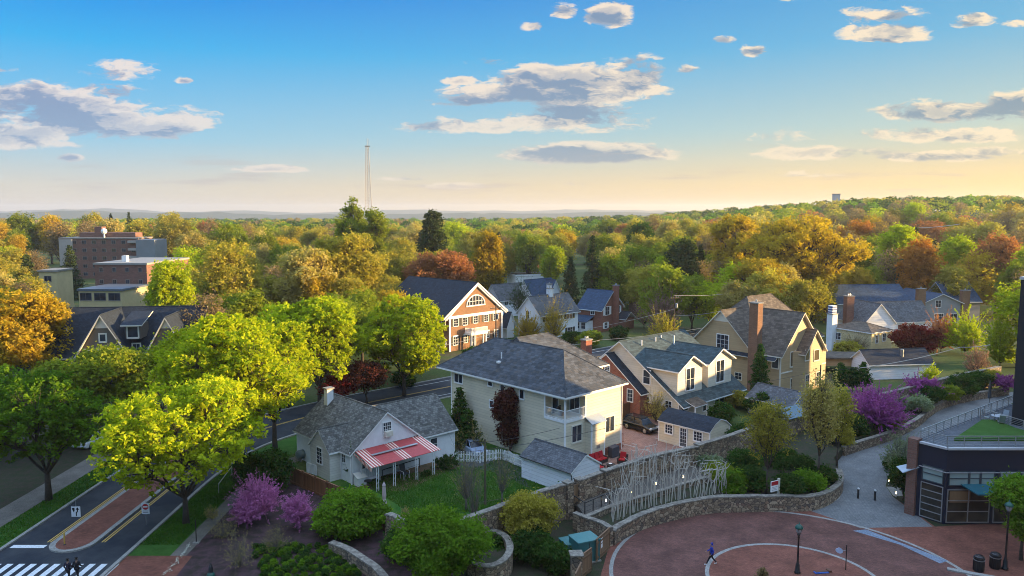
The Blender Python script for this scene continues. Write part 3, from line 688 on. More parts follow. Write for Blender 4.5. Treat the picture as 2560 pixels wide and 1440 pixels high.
class House:
    def __init__(s, name, label, o, ang, cat='house', z=0.0, group=None):
        s.o = Vector((o[0], o[1], z)); s.a = ang; s.e = empty(name, s.o, ang, label, cat, group)
        s.ux = Vector((math.cos(ang), math.sin(ang))); s.uy = Vector((-math.sin(ang), math.cos(ang))); s.z0 = z; s.g = 0
    def W(s, x, y): return s.o.xy + s.ux * x + s.uy * y
    def lx(s, px, y=0.0, z=3): return reach(s.W(0, y), s.ux, px, z)
    def ly(s, px, x=0.0, z=3): return reach(s.W(x, 0), s.uy, px, z)
    def lz(s, x, y, py): p = s.W(x, y); return ZA(p.x, p.y, py) - s.z0
    def hit(s, face, off, px, py):
        r = ray(px, py); n = s.uy if face == 'R' else s.ux
        d0 = off - (Vector((0, 0)) - s.o.xy).dot(n); t = d0 / (r.xy.dot(n))
        p = Vector((0, 0, CAMZ)) + r * t; l = p.xy - s.o.xy
        return (l.dot(s.ux) if face == 'R' else l.dot(s.uy)), p.z - s.z0
    def fb(s, mb, face, off, s0, s1, z0, z1, d0, d1, mi=0):
        """box on a face: along s0..s1, z0..z1, standing out from d0 to d1"""
        if face == 'R': mb.box(s0, off - d0, z0, s1, off - d1, z1, mi)
        elif face == 'L': mb.box(off - d0, s0, z0, off - d1, s1, z1, mi)
    def win(s, face, off, px=None, rect=None, cols=1, rows=2, fw=.09, frame=None, shut=None, name='window', glass=None, mull=0, head=False, lab=None):
        if px:
            x0, y0, x1, y1 = px; mx, my = (x0+x1)/2, (y0+y1)/2
            a, b = s.hit(face, off, x0, my)[0], s.hit(face, off, x1, my)[0]; z1, z0 = s.hit(face, off, mx, y0)[1], s.hit(face, off, mx, y1)[1]
            if a > b: a, b = b, a
        else: a, b, z0, z1 = rect
        m_ = MB(); f = lambda *q: s.fb(m_, face, off, *q)
        f(a-fw, a, z0-fw, z1+fw, 0, .07); f(b, b+fw, z0-fw, z1+fw, 0, .07); f(a, b, z1, z1+fw, 0, .07); f(a-fw*.6, b+fw*.6, z0-fw*1.3, z0-.002, 0, .11)
        if head: f(a-fw*1.4, b+fw*1.4, z1+fw+.002, z1+fw+.18, 0, .12)
        wb = .035
        for i in range(1, cols):
            x = a + (b-a)*i/cols; ww = .07 if mull and i % mull == 0 else wb; f(x-ww/2, x+ww/2, z0, z1, .02, .055)
        for i in range(1, rows):
            z = z0 + (z1-z0)*i/rows; f(a, b, z-wb/2, z+wb/2, .02, .05)
        o = m_.build(name, frame or WHITE, s.e, label=lab)
        g = MB(); s.fb(g, face, off, a, b, z0, z1, .005, .03); g.build('pane', glass or GLASS, o)
        if shut:
            for q in (-1, 1):
                h = MB(); w_ = (b-a)*.42; c = a-fw-w_/2-.02 if q < 0 else b+fw+w_/2+.02
                s.fb(h, face, off, c-w_/2, c+w_/2, z0-.03, z1+.03, .002, .05)
                for i in range(1, 3): s.fb(h, face, off, c-w_/2+.03, c+w_/2-.03, z0+(z1-z0)*i/3-.03, z0+(z1-z0)*i/3+.03, .05, .065)
                h.build('shutter', shut, s.e)
        return o, (a, b, z0, z1)
    def walls(s, mat, x0, y0, x1, y1, z0, z1, name='wall', peak=None, axis='x', zl=None):
        """box walls; peak: ridge height, axis: ridge direction; zl: height of the far eave when it differs"""
        m_ = MB(); zf = z1 if zl is None else zl
        if peak is None:
            for q in (((x0,y0),(x1,y0)), ((x1,y0),(x1,y1)), ((x1,y1),(x0,y1)), ((x0,y1),(x0,y0))): m_.poly([(*q[0],z0),(*q[1],z0),(*q[1],z1),(*q[0],z1)])
        elif axis == 'x':      # ridge runs along x: gables on x0 and x1
            ym = (y0+y1)/2 if not hasattr(s, 'rid') else s.rid
            m_.poly([(x0,y0,z0),(x1,y0,z0),(x1,y0,z1),(x0,y0,z1)]); m_.poly([(x1,y1,z0),(x0,y1,z0),(x0,y1,zf),(x1,y1,zf)])
            m_.poly([(x1,y0,z0),(x1,y1,z0),(x1,y1,zf),(x1,ym,peak),(x1,y0,z1)]); m_.poly([(x0,y1,z0),(x0,y0,z0),(x0,y0,z1),(x0,ym,peak),(x0,y1,zf)])
        else:
            xm = (x0+x1)/2 if not hasattr(s, 'rid') else s.rid
            m_.poly([(x0,y1,z0),(x0,y0,z0),(x0,y0,z1),(x0,y1,z1)]); m_.poly([(x1,y0,z0),(x1,y1,z0),(x1,y1,zf),(x1,y0,zf)])
            m_.poly([(x0,y0,z0),(x1,y0,z0),(x1,y0,zf),(xm,y0,peak),(x0,y0,z1)]); m_.poly([(x1,y1,z0),(x0,y1,z0),(x0,y1,z1),(xm,y1,peak),(x1,y1,zf)])
        return m_.build(name, mat, s.e)
    def gable(s, mat, x0, y0, x1, y1, ze, zr, axis='x', oh=.45, ro=.4, th=.16, trim=None, zl=None, rid=None, name='roof', parent=None):
        m_ = MB(); zl = ze if zl is None else zl; trim = trim or WHITE; up = .06
        if axis == 'x':
            ym = rid if rid is not None else (y0+y1)/2
            sA = (zr-ze)/(ym-y0); sB = (zr-zl)/(y1-ym); X0, X1 = x0-ro, x1+ro
            m_.slab([(X0,y0-oh,ze-sA*oh+up),(X1,y0-oh,ze-sA*oh+up),(X1,ym,zr+up),(X0,ym,zr+up)], th, 0, 1)
            m_.slab([(X1,y1+oh,zl-sB*oh+up),(X0,y1+oh,zl-sB*oh+up),(X0,ym+.002,zr+up),(X1,ym+.002,zr+up)], th, 0, 1)
            m_.tube([(X0,ym,zr+up),(X1,ym,zr+up)], .09, 6, 0)
        else:
            xm = rid if rid is not None else (x0+x1)/2
            sA = (zr-ze)/(xm-x0); sB = (zr-zl)/(x1-xm); Y0, Y1 = y0-ro, y1+ro
            m_.slab([(x0-oh,Y1,ze-sA*oh+up),(x0-oh,Y0,ze-sA*oh+up),(xm,Y0,zr+up),(xm,Y1,zr+up)], th, 0, 1)
            m_.slab([(x1+oh,Y0,zl-sB*oh+up),(x1+oh,Y1,zl-sB*oh+up),(xm+.002,Y1,zr+up),(xm+.002,Y0,zr+up)], th, 0, 1)
            m_.tube([(xm,Y0,zr+up),(xm,Y1,zr+up)], .09, 6, 0)
        return m_.build(name, [mat, trim], parent or s.e)
    def hip(s, mat, x0, y0, x1, y1, ze, zr, axis='x', oh=.5, th=.2, trim=None, ends=(1, 1), name='roof'):
        m_ = MB(); X0, X1, Y0, Y1 = x0-oh, x1+oh, y0-oh, y1+oh
        if axis == 'x':
            ym = (Y0+Y1)/2; h = (Y1-Y0)/2; a = (X0+h*ends[0], ym, zr); b = (X1-h*ends[1], ym, zr)
        else:
            xm = (X0+X1)/2; h = (X1-X0)/2; a = (xm, Y0+h*ends[0], zr); b = (xm, Y1-h*ends[1], zr)
        A, B, C, D = (X0,Y0,ze), (X1,Y0,ze), (X1,Y1,ze), (X0,Y1,ze)
        P_ = [[A,B,b,a],[B,C,b],[C,D,a,b],[D,A,a]] if axis == 'x' else [[D,A,a,b],[A,B,a],[B,C,b,a],[C,D,b]]
        for q in P_: m_.poly(q, 0)
        m_.box(X0+.002, Y0+.002, ze-th, X1-.002, Y1-.002, ze-.004, 1)
        for p, q in ((A,a),(D,a if axis=='x' else b),(B,b if axis=='x' else a),(C,b),(a,b)): m_.tube([p, q], .07, 5, 0)
        return m_.build(name, [mat, trim or WHITE], s.e)
    def chimney(s, mat, x, y, w, d, z0, z1, pots=0, parent=None, cap=None, name='chimney', potmat=None):
        m_ = MB().box(x-w/2, y-d/2, z0, x+w/2, y+d/2, z1); o = m_.build(name, mat, parent or s.e)
        c = MB().box(x-w/2-.1, y-d/2-.1, z1+.002, x+w/2+.1, y+d/2+.1, z1+.16); c.build('chimney_cap', cap or CONC, o if parent is None else s.e)
        if pots:
            q = MB()
            for i in range(pots):
                xx = x + (i-(pots-1)/2)*.45; q.lathe([(.14, z1+.16), (.16, z1+.3), (.12, z1+.55)], (xx, y), 8)
            q.build('chimney_pot', potmat or STEEL, o if parent is None else s.e)
        return o
    def trim(s, segs, mat=None, name='trim'):
        m_ = MB()
        for q in segs: m_.box(*q)
        return m_.build(name, mat or WHITE, s.e)
BRK_CH = bricks('chimney_brick', (.20, .095, .055), (.26, .125, .075), (.2, .14, .1), .45, .15, .02, var=.4)
def rails(mb, p0, p1, z0, z1, gap=.14, bar=.03, post=None):
    p0, p1 = Vector(p0), Vector(p1); L = (p1-p0).length; d = (p1-p0)/L; a = math.atan2(d.y, d.x); n = max(2, int(L/gap))
    mid = (p0+p1)/2
    mb.obox((mid.x, mid.y, z1), (L, .07, .07), a); mb.obox((mid.x, mid.y, z0+.08), (L, .05, .05), a)
    for i in range(n+1):
        q = p0+d*L*i/n; mb.obox((q.x, q.y, (z0+z1)/2+.03), (bar, bar, z1-z0-.1), a)
# ---------------------------------------------------------------- 1 cream two-storey house
o = G(1412, 1172); h = House('cream_house', 'large cream clapboard house with blue-grey hip roof and corner balcony behind the red sofa', o, UA)
LX, LY = h.lx(1552, 0, 4), h.ly(1128, 0, 6); H1 = h.lz(0, 0, 990)
by, bx = h.ly(1362, 0, 5), h.lx(1464, 0, 5); zb = h.lz(0, 0, 1056) + .15; zt = H1 - .35
m_ = MB()
def q4(a, b, z0, z1): m_.poly([(*a, z0), (*b, z0), (*b, z1), (*a, z1)])
q4((0, LY), (0, by), 0, H1); q4((0, by), (0, 0), 0, zb); q4((0, 0), (bx, 0), 0, zb); q4((bx, 0), (LX, 0), 0, H1); q4((LX, 0), (LX, LY), 0, H1); q4((LX, LY), (0, LY), 0, H1)
q4((bx, by), (bx, 0), zb, H1); q4((0, by), (bx, by), zb, H1); q4((0, by), (0, 0), zt, H1); q4((0, 0), (bx, 0), zt, H1)
h.rid = 0
m_.poly([(0, 0, zb), (bx, 0, zb), (bx, by, zb), (0, by, zb)]); m_.poly([(0, 0, zt), (0, by, zt), (bx, by, zt), (bx, 0, zt)])
m_.build('wall', SID_CREAM, h.e)
h.walls(SID_CREAM, LX+.01, 7.5, 15, 17.5, 0, H1+.3, name='wing_wall')
h.hip(RF_BLUE, LX-5.5, 7.5, 15.2, 17.5, H1+.2, H1+4.2, 'x', name='wing_roof', ends=(.25, 1))
rf = h.hip(RF_BLUE, 0, 0, LX, LY+1.6, H1, H1+3.75, 'y', .6)
MB().tube([(2.2, 12.5, H1+1.4), (2.2, 12.5, H1+2.7)], .07, 8).build('vent_pipe', WHITE, rf)
MB().obox((1.5, 12.2, H1+1.65), (.4, .4, .25), 0).build('roof_vent', WHITE, rf)
T_ = [(-.03, -.03, .0, .14, .14, H1), (LX-.12, -.03, .9, LX+.03, .12, H1), (-.03, LY-.12, 0, .12, LY+.03, H1), (bx-.1, -.04, zb-.25, bx+.06, .1, H1), (-.04, by-.06, zb-.25, .1, by+.1, H1),
      (-.05, .14, zb-.3, .05, by-.07, zb+.02), (.14, -.05, zb-.3, bx-.11, .05, zb+.02), (-.035, .14, H1-.5, .0, LY-.13, H1-.22), (.14, -.035, H1-.5, LX-.13, .0, H1-.22)]
h.trim(T_)
m_ = MB(); rails(m_, (.04, .2), (.04, by-.1), zb+.02, zb+1.0, .16); m_.build('balcony_rail', WHITE, h.e)
m_ = MB(); rails(m_, (.2, .04), (bx-.12, .04), zb+.02, zb+1.0, .16); m_.build('balcony_rail', WHITE, h.e)
h.win('R', by, rect=(bx*.35, bx*.62, zb+.05, zb+2.1), rows=1, cols=1, name='balcony_door', glass=GLASSB)
h.win('L', bx, rect=(by*.3, by*.75, zb+.05, zb+2.1), rows=1, cols=2, name='balcony_door', glass=GLASSB)
for r_ in [(1137, 925, 1156, 956), (1221, 945, 1231, 964), (1252, 953, 1261, 985), (1300, 964, 1310, 996)]:
    h.win('L', 0, px=r_, cols=2 if r_[2]-r_[0] > 15 else 1, rows=1, mull=1, fw=.12)
h.win('L', 0, px=(1225, 1002, 1233, 1018), cols=1, rows=1, fw=.12)
h.win('R', 0, px=(1430, 1064, 1453, 1103), cols=2, rows=1, fw=.14, mull=1, frame=OFFW); h.win('R', 0, px=(1514, 1042, 1534, 1078), cols=2, rows=1, fw=.14, mull=1, frame=OFFW)
a, b = h.lx(1478, -.9, 2), h.lx(1511, -.9, 2); zt2 = h.lz(b, -.9, 1050)
m_ = MB(); m_.box(a, -.95, 0, b, -.003, zt2); m_.build('bay_box', SID_CREAM, h.e)
MB().slab([(a-.12, -1.15, zt2-.02), (b+.12, -1.15, zt2-.02), (b+.12, -.0, zt2+.65), (a-.12, -.0, zt2+.65)], .08).build('bay_roof', METALR, h.e)
h.trim([(a-.03, -.98, 0, a+.1, -.85, zt2-.1), (b-.1, -.98, 0, b+.03, -.85, zt2-.1)], name='bay_corner_board')
m_ = MB(); [m_.box((a+b)/2-.25+i*.2, -.99, 1.55, (a+b)/2-.1+i*.2, -.951, 1.95) for i in range(3)]; m_.build('wall_vent', GREYM, h.e)
h.trim([(b+.1, -.06, 0, LX+.02, .02, .85)], BRK_RED, 'brick_foundation')
m_ = MB(); xs_ = LX+.05
for i in range(5): m_.box(xs_, .6+i*.3, 0, xs_+1.3, .9+i*.3, .2+.2*i)
m_.build('stair', BRK_RED, h.e)
m_ = MB(); rails(m_, (xs_+1.3, .6), (xs_+1.3, 2.1), .5, 1.5, .2, .02); m_.build('stair_rail', plain('rust_red_rail', (.14, .04, .03), .5), h.e)
m_ = MB(); m_.tube([(-.12, .02, H1-.1), (-.12, -.1, 0.1)], .05, 6); m_.tube([(LX+.08, -.08, H1-.1), (LX+.08, -.08, .2)], .05, 6); m_.build('downpipe', WHITE, h.e)
m_ = MB(); m_.obox((1.2, 1.7, zb+.5), (.7, .7, .1), .3); m_.obox((1.2, 2.05, zb+.75), (.7, .1, .6), .3); m_.obox((1.2, 1.7, zb+.25), (.5, .5, .4), .3)
cream = h
t_ = empty('balcony_chair', cream.e.matrix_world @ Vector((0, 0, 0)), 0, 'dark lounge chair on the corner balcony of the cream house', 'chair')
t_.location = h.o; t_.rotation_euler = (0, 0, UA); m_.build('seat_and_back', plain('dark_wicker', (.03, .03, .035), .8), t_)
# ---------------------------------------------------------------- 2 white cottage with striped awning
o = G(881, 1211); h = House('white_cottage', 'white one-storey cottage with mottled slate roof and a red striped awning', o, UA)
GX = h.lx(1049, 0, 3.2) ; LX = h.lx(1136, 0, 1.5); LY = h.ly(741, 0, 3); ze = h.lz(0, 0, 1131); zr = h.lz(GX/2, 0, 1030)
m_ = MB(); gx = GX/2
m_.poly([(0,0,0),(LX,0,0),(LX,0,ze),(GX,0,ze),(gx,0,zr),(0,0,ze)])
m_.poly([(0,LY,0),(0,0,0),(0,0,ze),(0,LY,ze)]); WD = 7.4; wr = h.lz(LX, WD/2, 985)
m_.poly([(LX,0,0),(LX,WD,0),(LX,WD,ze),(LX,WD/2,wr),(LX,0,ze)]); m_.poly([(LX,WD,0),(GX,WD,0),(GX,WD,ze),(LX,WD,ze)]); m_.poly([(GX,WD,0),(GX,LY,0),(GX,LY,ze),(GX,WD,ze)]); m_.poly([(GX,LY,0),(0,LY,0),(0,LY,ze),(gx,LY,zr),(GX,LY,ze)])
m_.build('wall', STUCCO, h.e)
rf = h.gable(RF_SLATE, 0, 0, GX, LY, ze, zr, 'y', .35, .25, zl=ze)
h.gable(RF_SLATE, GX*.55, 0, LX, WD, ze+.02, wr, 'x', .35, .3, name='wing_roof')
# small gabled projection on the left wall
p0, p1 = h.ly(824, -1.3, 2), h.ly(776, -1.3, 2); za = h.lz(-1.3, (p0+p1)/2, 1074)
m_ = MB(); ym = (p0+p1)/2
m_.poly([(-1.3,p1,0),(-1.3,p0,0),(-1.3,p0,ze-.1),(-1.3,ym,za),(-1.3,p1,ze-.1)]); m_.poly([(-1.3,p0,0),(0,p0,0),(0,p0,ze-.1),(-1.3,p0,ze-.1)]); m_.poly([(0,p1,0),(-1.3,p1,0),(-1.3,p1,ze-.1),(0,p1,ze-.1)])
m_.build('porch_wall', SID_PALE, h.e)
h.gable(RF_SLATE, -1.3, p0, 1.9, p1, ze-.1, za, 'x', .25, .18, name='porch_roof')
MB().slab([(-1.3, p0-.32, ze-.0), (-.28, p0-.32, ze-.0), (1.75, p0+.9, ze+1.25), (1.65, p0+1.05, ze+1.3)], .05).build('valley_flashing', BLACK, rf) if False else None
h.win('L', -1.3, px=(793, 1120, 805, 1158), cols=2, rows=4, fw=.08)
h.win('L', 0, px=(856, 1133, 864, 1155), cols=2, rows=2)
_, (a, b, z0, z1) = h.win('R', 0, px=(958, 1056, 977, 1090), cols=4, rows=4, fw=.08)
m_ = MB(); h.fb(m_, 'R', 0, a+.05, b-.05, z0+.03, z0+(z1-z0)*.42, .08, .5); [h.fb(m_, 'R', 0, a+.1, b-.1, z0+.1+i*.12, z0+.14+i*.12, .5, .52) for i in range(4)]; m_.build('air_conditioner', OFFW, h.e)
h.win('R', 0, px=(1076, 1096, 1092, 1124), cols=1, rows=2); h.win('R', 0, px=(905, 1142, 921, 1170), cols=2, rows=2)
h.chimney(STUCCO, gx-.9, LY-1.5, .8, .7, ze, h.lz(gx-.9, LY-1.5, 972), 0, parent=None)
h.trim([(-.05, -.06, ze-.02, .1, .05, .0), (LX-.1, -.05, 0, LX+.04, .05, ze-.05), (-.03, -.04, ze-.22, LX, -.005, ze-.02)])
m_ = MB(); m_.tube([(-.15, .1, ze), (-.15, -.1, 0)], .05, 6); m_.tube([(-.08, p0-.1, ze), (-.08, p0-.1, 0)], .05, 6, 0); m_.build('downpipe', WHITE, h.e)
# awning
AX0, AX1 = h.lx(888, -.02, 3.2), h.lx(1044, -.02, 3); DA = 3.5; zA, zB = ze+.05, ze-.75
def stripemat(name):
    m2, T, b, o2 = newmat(name); ob = T.n('ShaderNodeTexCoord').outputs['Object']; s2 = T.n('ShaderNodeSeparateXYZ', i_0=ob)
    L_ = AX1-AX0+.9; x = T.m('DIVIDE', T.m('SUBTRACT', s2.outputs[0], AX0-.3), L_)
    fine = T.m('LESS_THAN', T.m('FRACT', T.m('MULTIPLY', x, 26)), .42)
    zone = T.m('MAXIMUM', T.m('LESS_THAN', x, .16), T.m('MAXIMUM', T.m('GREATER_THAN', x, .84), T.m('LESS_THAN', T.m('ABSOLUTE', T.m('SUBTRACT', x, .5)), .065)))
    n = T.n('ShaderNodeTexNoise', i_Vector=ob, i_Scale=4, i_Detail=5).outputs[0]
    rib = T.rng(T.m('FRACT', T.m('MULTIPLY', x, 52)), 0, .15, .7, 1)
    k = T.m('MULTIPLY', T.rng(n, .3, .7, .85, 1.1), rib)
    c = T.mix(T.m('MULTIPLY', fine, zone), (.42, .05, .05, 1), (.76, .64, .52, 1))
    T.set(b.inputs['Base Color'], T.mix(1.0, c, T.n('ShaderNodeCombineColor', i_0=k, i_1=k, i_2=k).outputs[0], 'MULTIPLY')); b.inputs['Roughness'].default_value = .55
    return m2
AW = stripemat('striped_awning')
def stripe2(name):
    m2, T, b, o2 = newmat(name); ob = T.n('ShaderNodeTexCoord').outputs['Object']; s2 = T.n('ShaderNodeSeparateXYZ', i_0=ob)
    f = T.m('LESS_THAN', T.m('FRACT', T.m('MULTIPLY', s2.outputs[1], 4.2)), .45)
    T.set(b.inputs['Base Color'], T.mix(f, (.42, .05, .05, 1), (.76, .64, .52, 1))); return m2
AV = stripe2('awning_valance_stripes')
m_ = MB(); m_.slab([(AX0-.3, -DA, zB), (AX1+.5, -DA, zB), (AX1+.3, -.02, zA), (AX0-.05, -.02, zA)], .05); aw = m_.build('awning', AW, h.e)
m_ = MB()
N_ = 14
for i in range(N_):
    t0, t1 = i/N_, (i+1)/N_; ya, yb = -DA*t0, -DA*t1; zz0, zz1 = zA+(zB-zA)*t0-.05, zA+(zB-zA)*t1-.05
    m_.box(AX0-.31, ya, min(zz0, zz1)-.35*min(1, .3+t0), AX0-.27, yb+.001, min(zz0, zz1))
m_.build('valance', AV, aw)
MB().slab([(AX0+.9, -1.75, zA-.24), (AX1-1.2, -1.75, zA-.24), (AX1-1.2, -1.5, zA-.19), (AX0+.9, -1.5, zA-.19)], .04).build('awning_strut', GREYM, aw)
for px_ in (947, 989, 1045, 1087):
    x = h.lx(px_-3, -DA+.1, 1.2); m_ = MB()
    for dx in (-.12, .12): m_.tube([(x+dx, -DA+.1, 0), (x+dx, -DA+.1, zB-.04)], .035, 6)
    for z in np.linspace(.3, zB-.3, 5): m_.tube([(x-.12, -DA+.1, z), (x+.12, -DA+.1, z+.15)], .012, 4)
    m_.build('awning_post', WHITE, aw)
cottage = h
# ---------------------------------------------------------------- 3 white garage behind the stone wall
o = G(1429, 1240); h = House('white_garage', 'small white clapboard garage with a worn grey roof beside the stone wall', o, UA, 'garage')
LX, LY = h.lx(1498, 0, 2), h.ly(1304, 0, 2); ze = h.lz(0, LY, 1137); zr = h.lz(LX/2, 0, 1137)
h.rid = LX/2; h.walls(SID_WHITE, 0, 0, LX, LY, 0, ze, peak=zr, axis='y'); rf = h.gable(RF_GREY, 0, 0, LX, LY, ze, zr, 'y', .25, .12)
m_ = MB(); m_.tube([(-.3, LY, ze-.1), (-.3, -.1, ze-.12), (-.12, -.12, ze-.45), (-.06, -.06, .1)], .055, 6); m_.build('gutter', BLACK, h.e)
h.trim([(-.03, -.03, 0, .08, .08, ze), (LX-.08, -.03, 0, LX+.03, .08, ze)])
# ---------------------------------------------------------------- 4 cream garden shed
o = G(1773, 1141); h = House('garden_shed', 'cream garden shed with dark barn-style roof, glazed door and two small-paned windows', G(1773, 1136), UA, 'shed')
LX, LY = h.lx(1824, 0, 2), h.ly(1647, 0, 2); ze = h.lz(0, 0, 1080); zr = h.lz(LX/2, 0, 1049)
m_ = MB(); zk = ze + (zr-ze)*.62; xk = LX*.22
prof = [(0, ze), (xk, zk), (LX/2, zr), (LX-xk, zk), (LX, ze)]
for y, rv in ((0, 0), (LY, 1)):
    pp = [(0, y, 0), (LX, y, 0)] + [(x, y, z) for x, z in prof[::-1]]; m_.poly(pp if not rv else pp[::-1])
m_.poly([(0,LY,0),(0,0,0),(0,0,ze),(0,LY,ze)]); m_.poly([(LX,0,0),(LX,LY,0),(LX,LY,ze),(LX,0,ze)]); m_.build('wall', SID_CREAM, h.e)
m_ = MB(); pr = [(-.22, ze-.14)] + prof[1:4] + [(LX+.22, ze-.14)]
for (xa, z_a), (xb, z_b) in zip(pr, pr[1:]): m_.slab([(xa, LY+.12, z_a+.1), (xa, -.12, z_a+.1), (xb, -.12, z_b+.1), (xb, LY+.12, z_b+.1)], .1, 0, 1)
m_.build('roof', [RF_DARK, WHITE], h.e)
h.win('L', 0, px=(1664, 1062, 1681, 1083), cols=3, rows=3, fw=.12); h.win('L', 0, px=(1735, 1080, 1755, 1102), cols=3, rows=3, fw=.12)
_, (a, b, z0, z1) = h.win('L', 0, px=(1701, 1071, 1716, 1116), cols=3, rows=5, fw=.12, name='door')
h.trim([(-.03, -.03, 0, .09, .09, ze), (LX-.09, -.03, 0, LX+.03, .09, ze), (-.03, LY-.09, 0, .09, LY+.03, ze)])
# ---------------------------------------------------------------- 5 white house with two dormers
p = P(1697, 1002, 98); o = G(1697, 1002, 3.0); h = House('dormer_house', 'pale house with blue-green roof and two front dormers beside the black car', (o.x, o.y), UA)
LX = h.lx(1846, 0, 3); yr = h.ly(1553, 0, 9.6); zr = h.lz(0, yr, 853); yb_ = h.ly(1498, 0, 6.5); zl = h.lz(0, yb_, 899); ze = 3.0
h.rid = yr; h.walls(SID_WARM, 0, 0, LX, yb_, 0, ze, peak=zr, axis='x', zl=zl)
rf = h.gable(RF_GREEN, 0, 0, LX, yb_, ze, zr, 'x', 1.1, .5, zl=zl, rid=yr)
for x, y in ((3.0, yr-1.2), (6.5, yr-1.0), (8.4, yr-.6), (9.6, yr-2.0)): MB().tube([(x, y, zr-1.4), (x, y, zr-.05)], .1, 8).build('vent_pipe', WHITE, rf)
for (pa, pm, pb, zpk, lab) in ((1694, 1728, 1755, 889, 'left'), (1770, 1803, 1828, 871, 'right')):
    a, b = h.lx(pa, .55, 5), h.lx(pb, .55, 5); m = (a+b)/2; zp = h.lz(m, .55, zpk); zq = zp-1.55
    d = MB(); d.poly([(a, .55, ze+.3), (b, .55, ze+.3), (b, .55, zq), (m, .55, zp), (a, .55, zq)]); dy = 6.0
    d.poly([(a, dy, ze), (a, .55, ze), (a, .55, zq), (a, dy, zq)]); d.poly([(b, .55, ze), (b, dy, ze), (b, dy, zq), (b, .55, zq)]); dm = d.build('dormer', SID_WARM, h.e)
    h.gable(RF_GREEN, a, .55, b, yr-1.2, zq, zp, 'y', .45, .5, name='dormer_roof', parent=dm)
    w_ = (pb-pa); mid = (pa+pb)/2+2
    h.win('R', .55, rect=(m-.95, m+.95, ze+.85, zq-.15), cols=2, rows=2, mull=1, fw=.13)
h.win('L', 0, px=(1609, 926, 1625, 959), cols=1, rows=2, fw=.13); h.win('L', 0, px=(1611, 992, 1623, 1018), cols=1, rows=2); h.win('L', 0, px=(1664, 1003, 1679, 1020), cols=2, rows=2)
h.win('R', 0, px=(1786, 983, 1810, 1012), cols=2, rows=2, mull=1, fw=.12); h.win('R', 0, px=(1703, 1006, 1720, 1026), cols=2, rows=2, fw=.1)
h.win('R', 0, px=(1757, 1000, 1766, 1026), cols=1, rows=2, name='door', fw=.1)
# brick wing towards the viewer
xw = -1.6; a = reach(h.W(xw, 0), h.uy, 1600, 3.4); m = reach(h.W(xw, 0), h.uy, 1517, 7.8); zw = h.lz(xw, m, 885); zv = h.lz(xw, a, 982); bwy = m + (m-a)*.6
d = MB(); d.poly([(xw, bwy, 0), (xw, a, 0), (xw, a, zv), (xw, m, zw), (xw, bwy, zw-(zw-zv)*.6)]); d.poly([(xw, a, 0), (0, a, 0), (0, a, zv), (xw, a, zv)])
bw = d.build('brick_wing', BRK_RED, h.e)
h.gable(RF_DARK, xw, a, -.02, bwy, zv, zw, 'x', .35, .2, name='wing_roof', rid=m, zl=zw-(zw-zv)*.6, parent=bw)
for r_ in ((1569, 974, 1582, 1003), (1513, 915, 1524, 926)): h.win('L', xw, px=r_, cols=2, rows=3, fw=.1)
cz = h.lz(-1, bwy+.6, 851); h.chimney(BRK_RED, -.9, bwy+.9, 1.3, 1.0, 0, cz, 2)
h.trim([(-.04, -.04, 0, .1, .1, ze), (LX-.1, -.04, 0, LX+.04, .1, ze)])
# porch roof at the back door
a, b = h.lx(1738, -1.2, 3), h.lx(1762, -1.2, 3); MB().slab([(a-.9, -1.9, 2.3), (b-.2, -1.9, 2.3), (b-.2, -.02, 3.0), (a-.9, -.02, 3.0)], .1, 0, 1).build('porch_canopy', [RF_BROWN, WHITE], h.e)
m_ = MB(); [m_.box(x-.06, -1.8, 0, x+.06, -1.68, 2.2) for x in (a-.75, b-.35)]; m_.build('porch_post', WHITE, h.e)
dorm = h
# ---------------------------------------------------------------- 6 tan shingle house
o = G(1952, 885, 6.2); h = House('tan_house', 'tan shingle house with a tall brick chimney and sunlit gables', (o.x, o.y), R(39))
LX = h.lx(2066, 0, 6.2); LY = h.ly(1730, 0, 6); ze = 6.2
h.walls(SID_TAN, 0, 0, LX, LY, 0, ze)
# front gable facing right (ridge along y) over the right end block, main hip roof behind
zg = h.lz(LX*.42, 0, 782); gw = LX*.84
m_ = MB(); m_.poly([(0.02, -.02, ze), (gw, -.02, ze), (gw/2, -.02, zg)]); m_.build('gable_wall', SID_TAN, h.e)
h.gable(RF_BROWN, 0, -.02, gw, LY*.62, ze, zg, 'y', .45, .5, name='front_roof', trim=OFFW)
h.hip(RF_BROWN, -.0, LY*.25, LX+6, LY, ze+.3, zg+1.6, 'x', .3, name='roof', trim=OFFW)
# side gable on the left wall
ya, yb2 = h.ly(1885, 0, 7), h.ly(1738, 0, 7); ym = (ya+yb2)/2; zs = h.lz(-.6, ym, 776)
m_ = MB(); m_.poly([(-.6, yb2, ze-.6), (-.6, ya, ze-.6), (-.6, ya, ze+.1), (-.6, ym, zs), (-.6, yb2, ze+.1)]); m_.box(-.6, ya, 0, 0, yb2, ze-.6); m_.build('side_wall', SID_TAN, h.e)
h.gable(RF_BROWN, -.6, ya, LX*.5, yb2, ze+.1, zs, 'x', .9, .5, name='side_roof', trim=OFFW)
m_ = MB(); m_.poly([(-.62, ym+1.9, zs-1.75), (-.62, ym-1.9, zs-1.75), (-.62, ym, zs-.15)]); m_.build('gable_panel', OFFW, h.e)
m_ = MB(); m_.slab([(-1.3, LY, ze-1.0), (-1.3, 0.2, ze-1.0), (-.6, .2, ze-.55), (-.6, LY, ze-.55)], .1, 0, 1); m_.build('skirt_roof', [RF_DARK, OFFW], h.e)
cy_ = h.ly(1888, -.95, 8); h.chimney(BRK_CH, -.95, cy_, 1.3, 1.5, 0, h.lz(-.9, cy_, 758), 1)
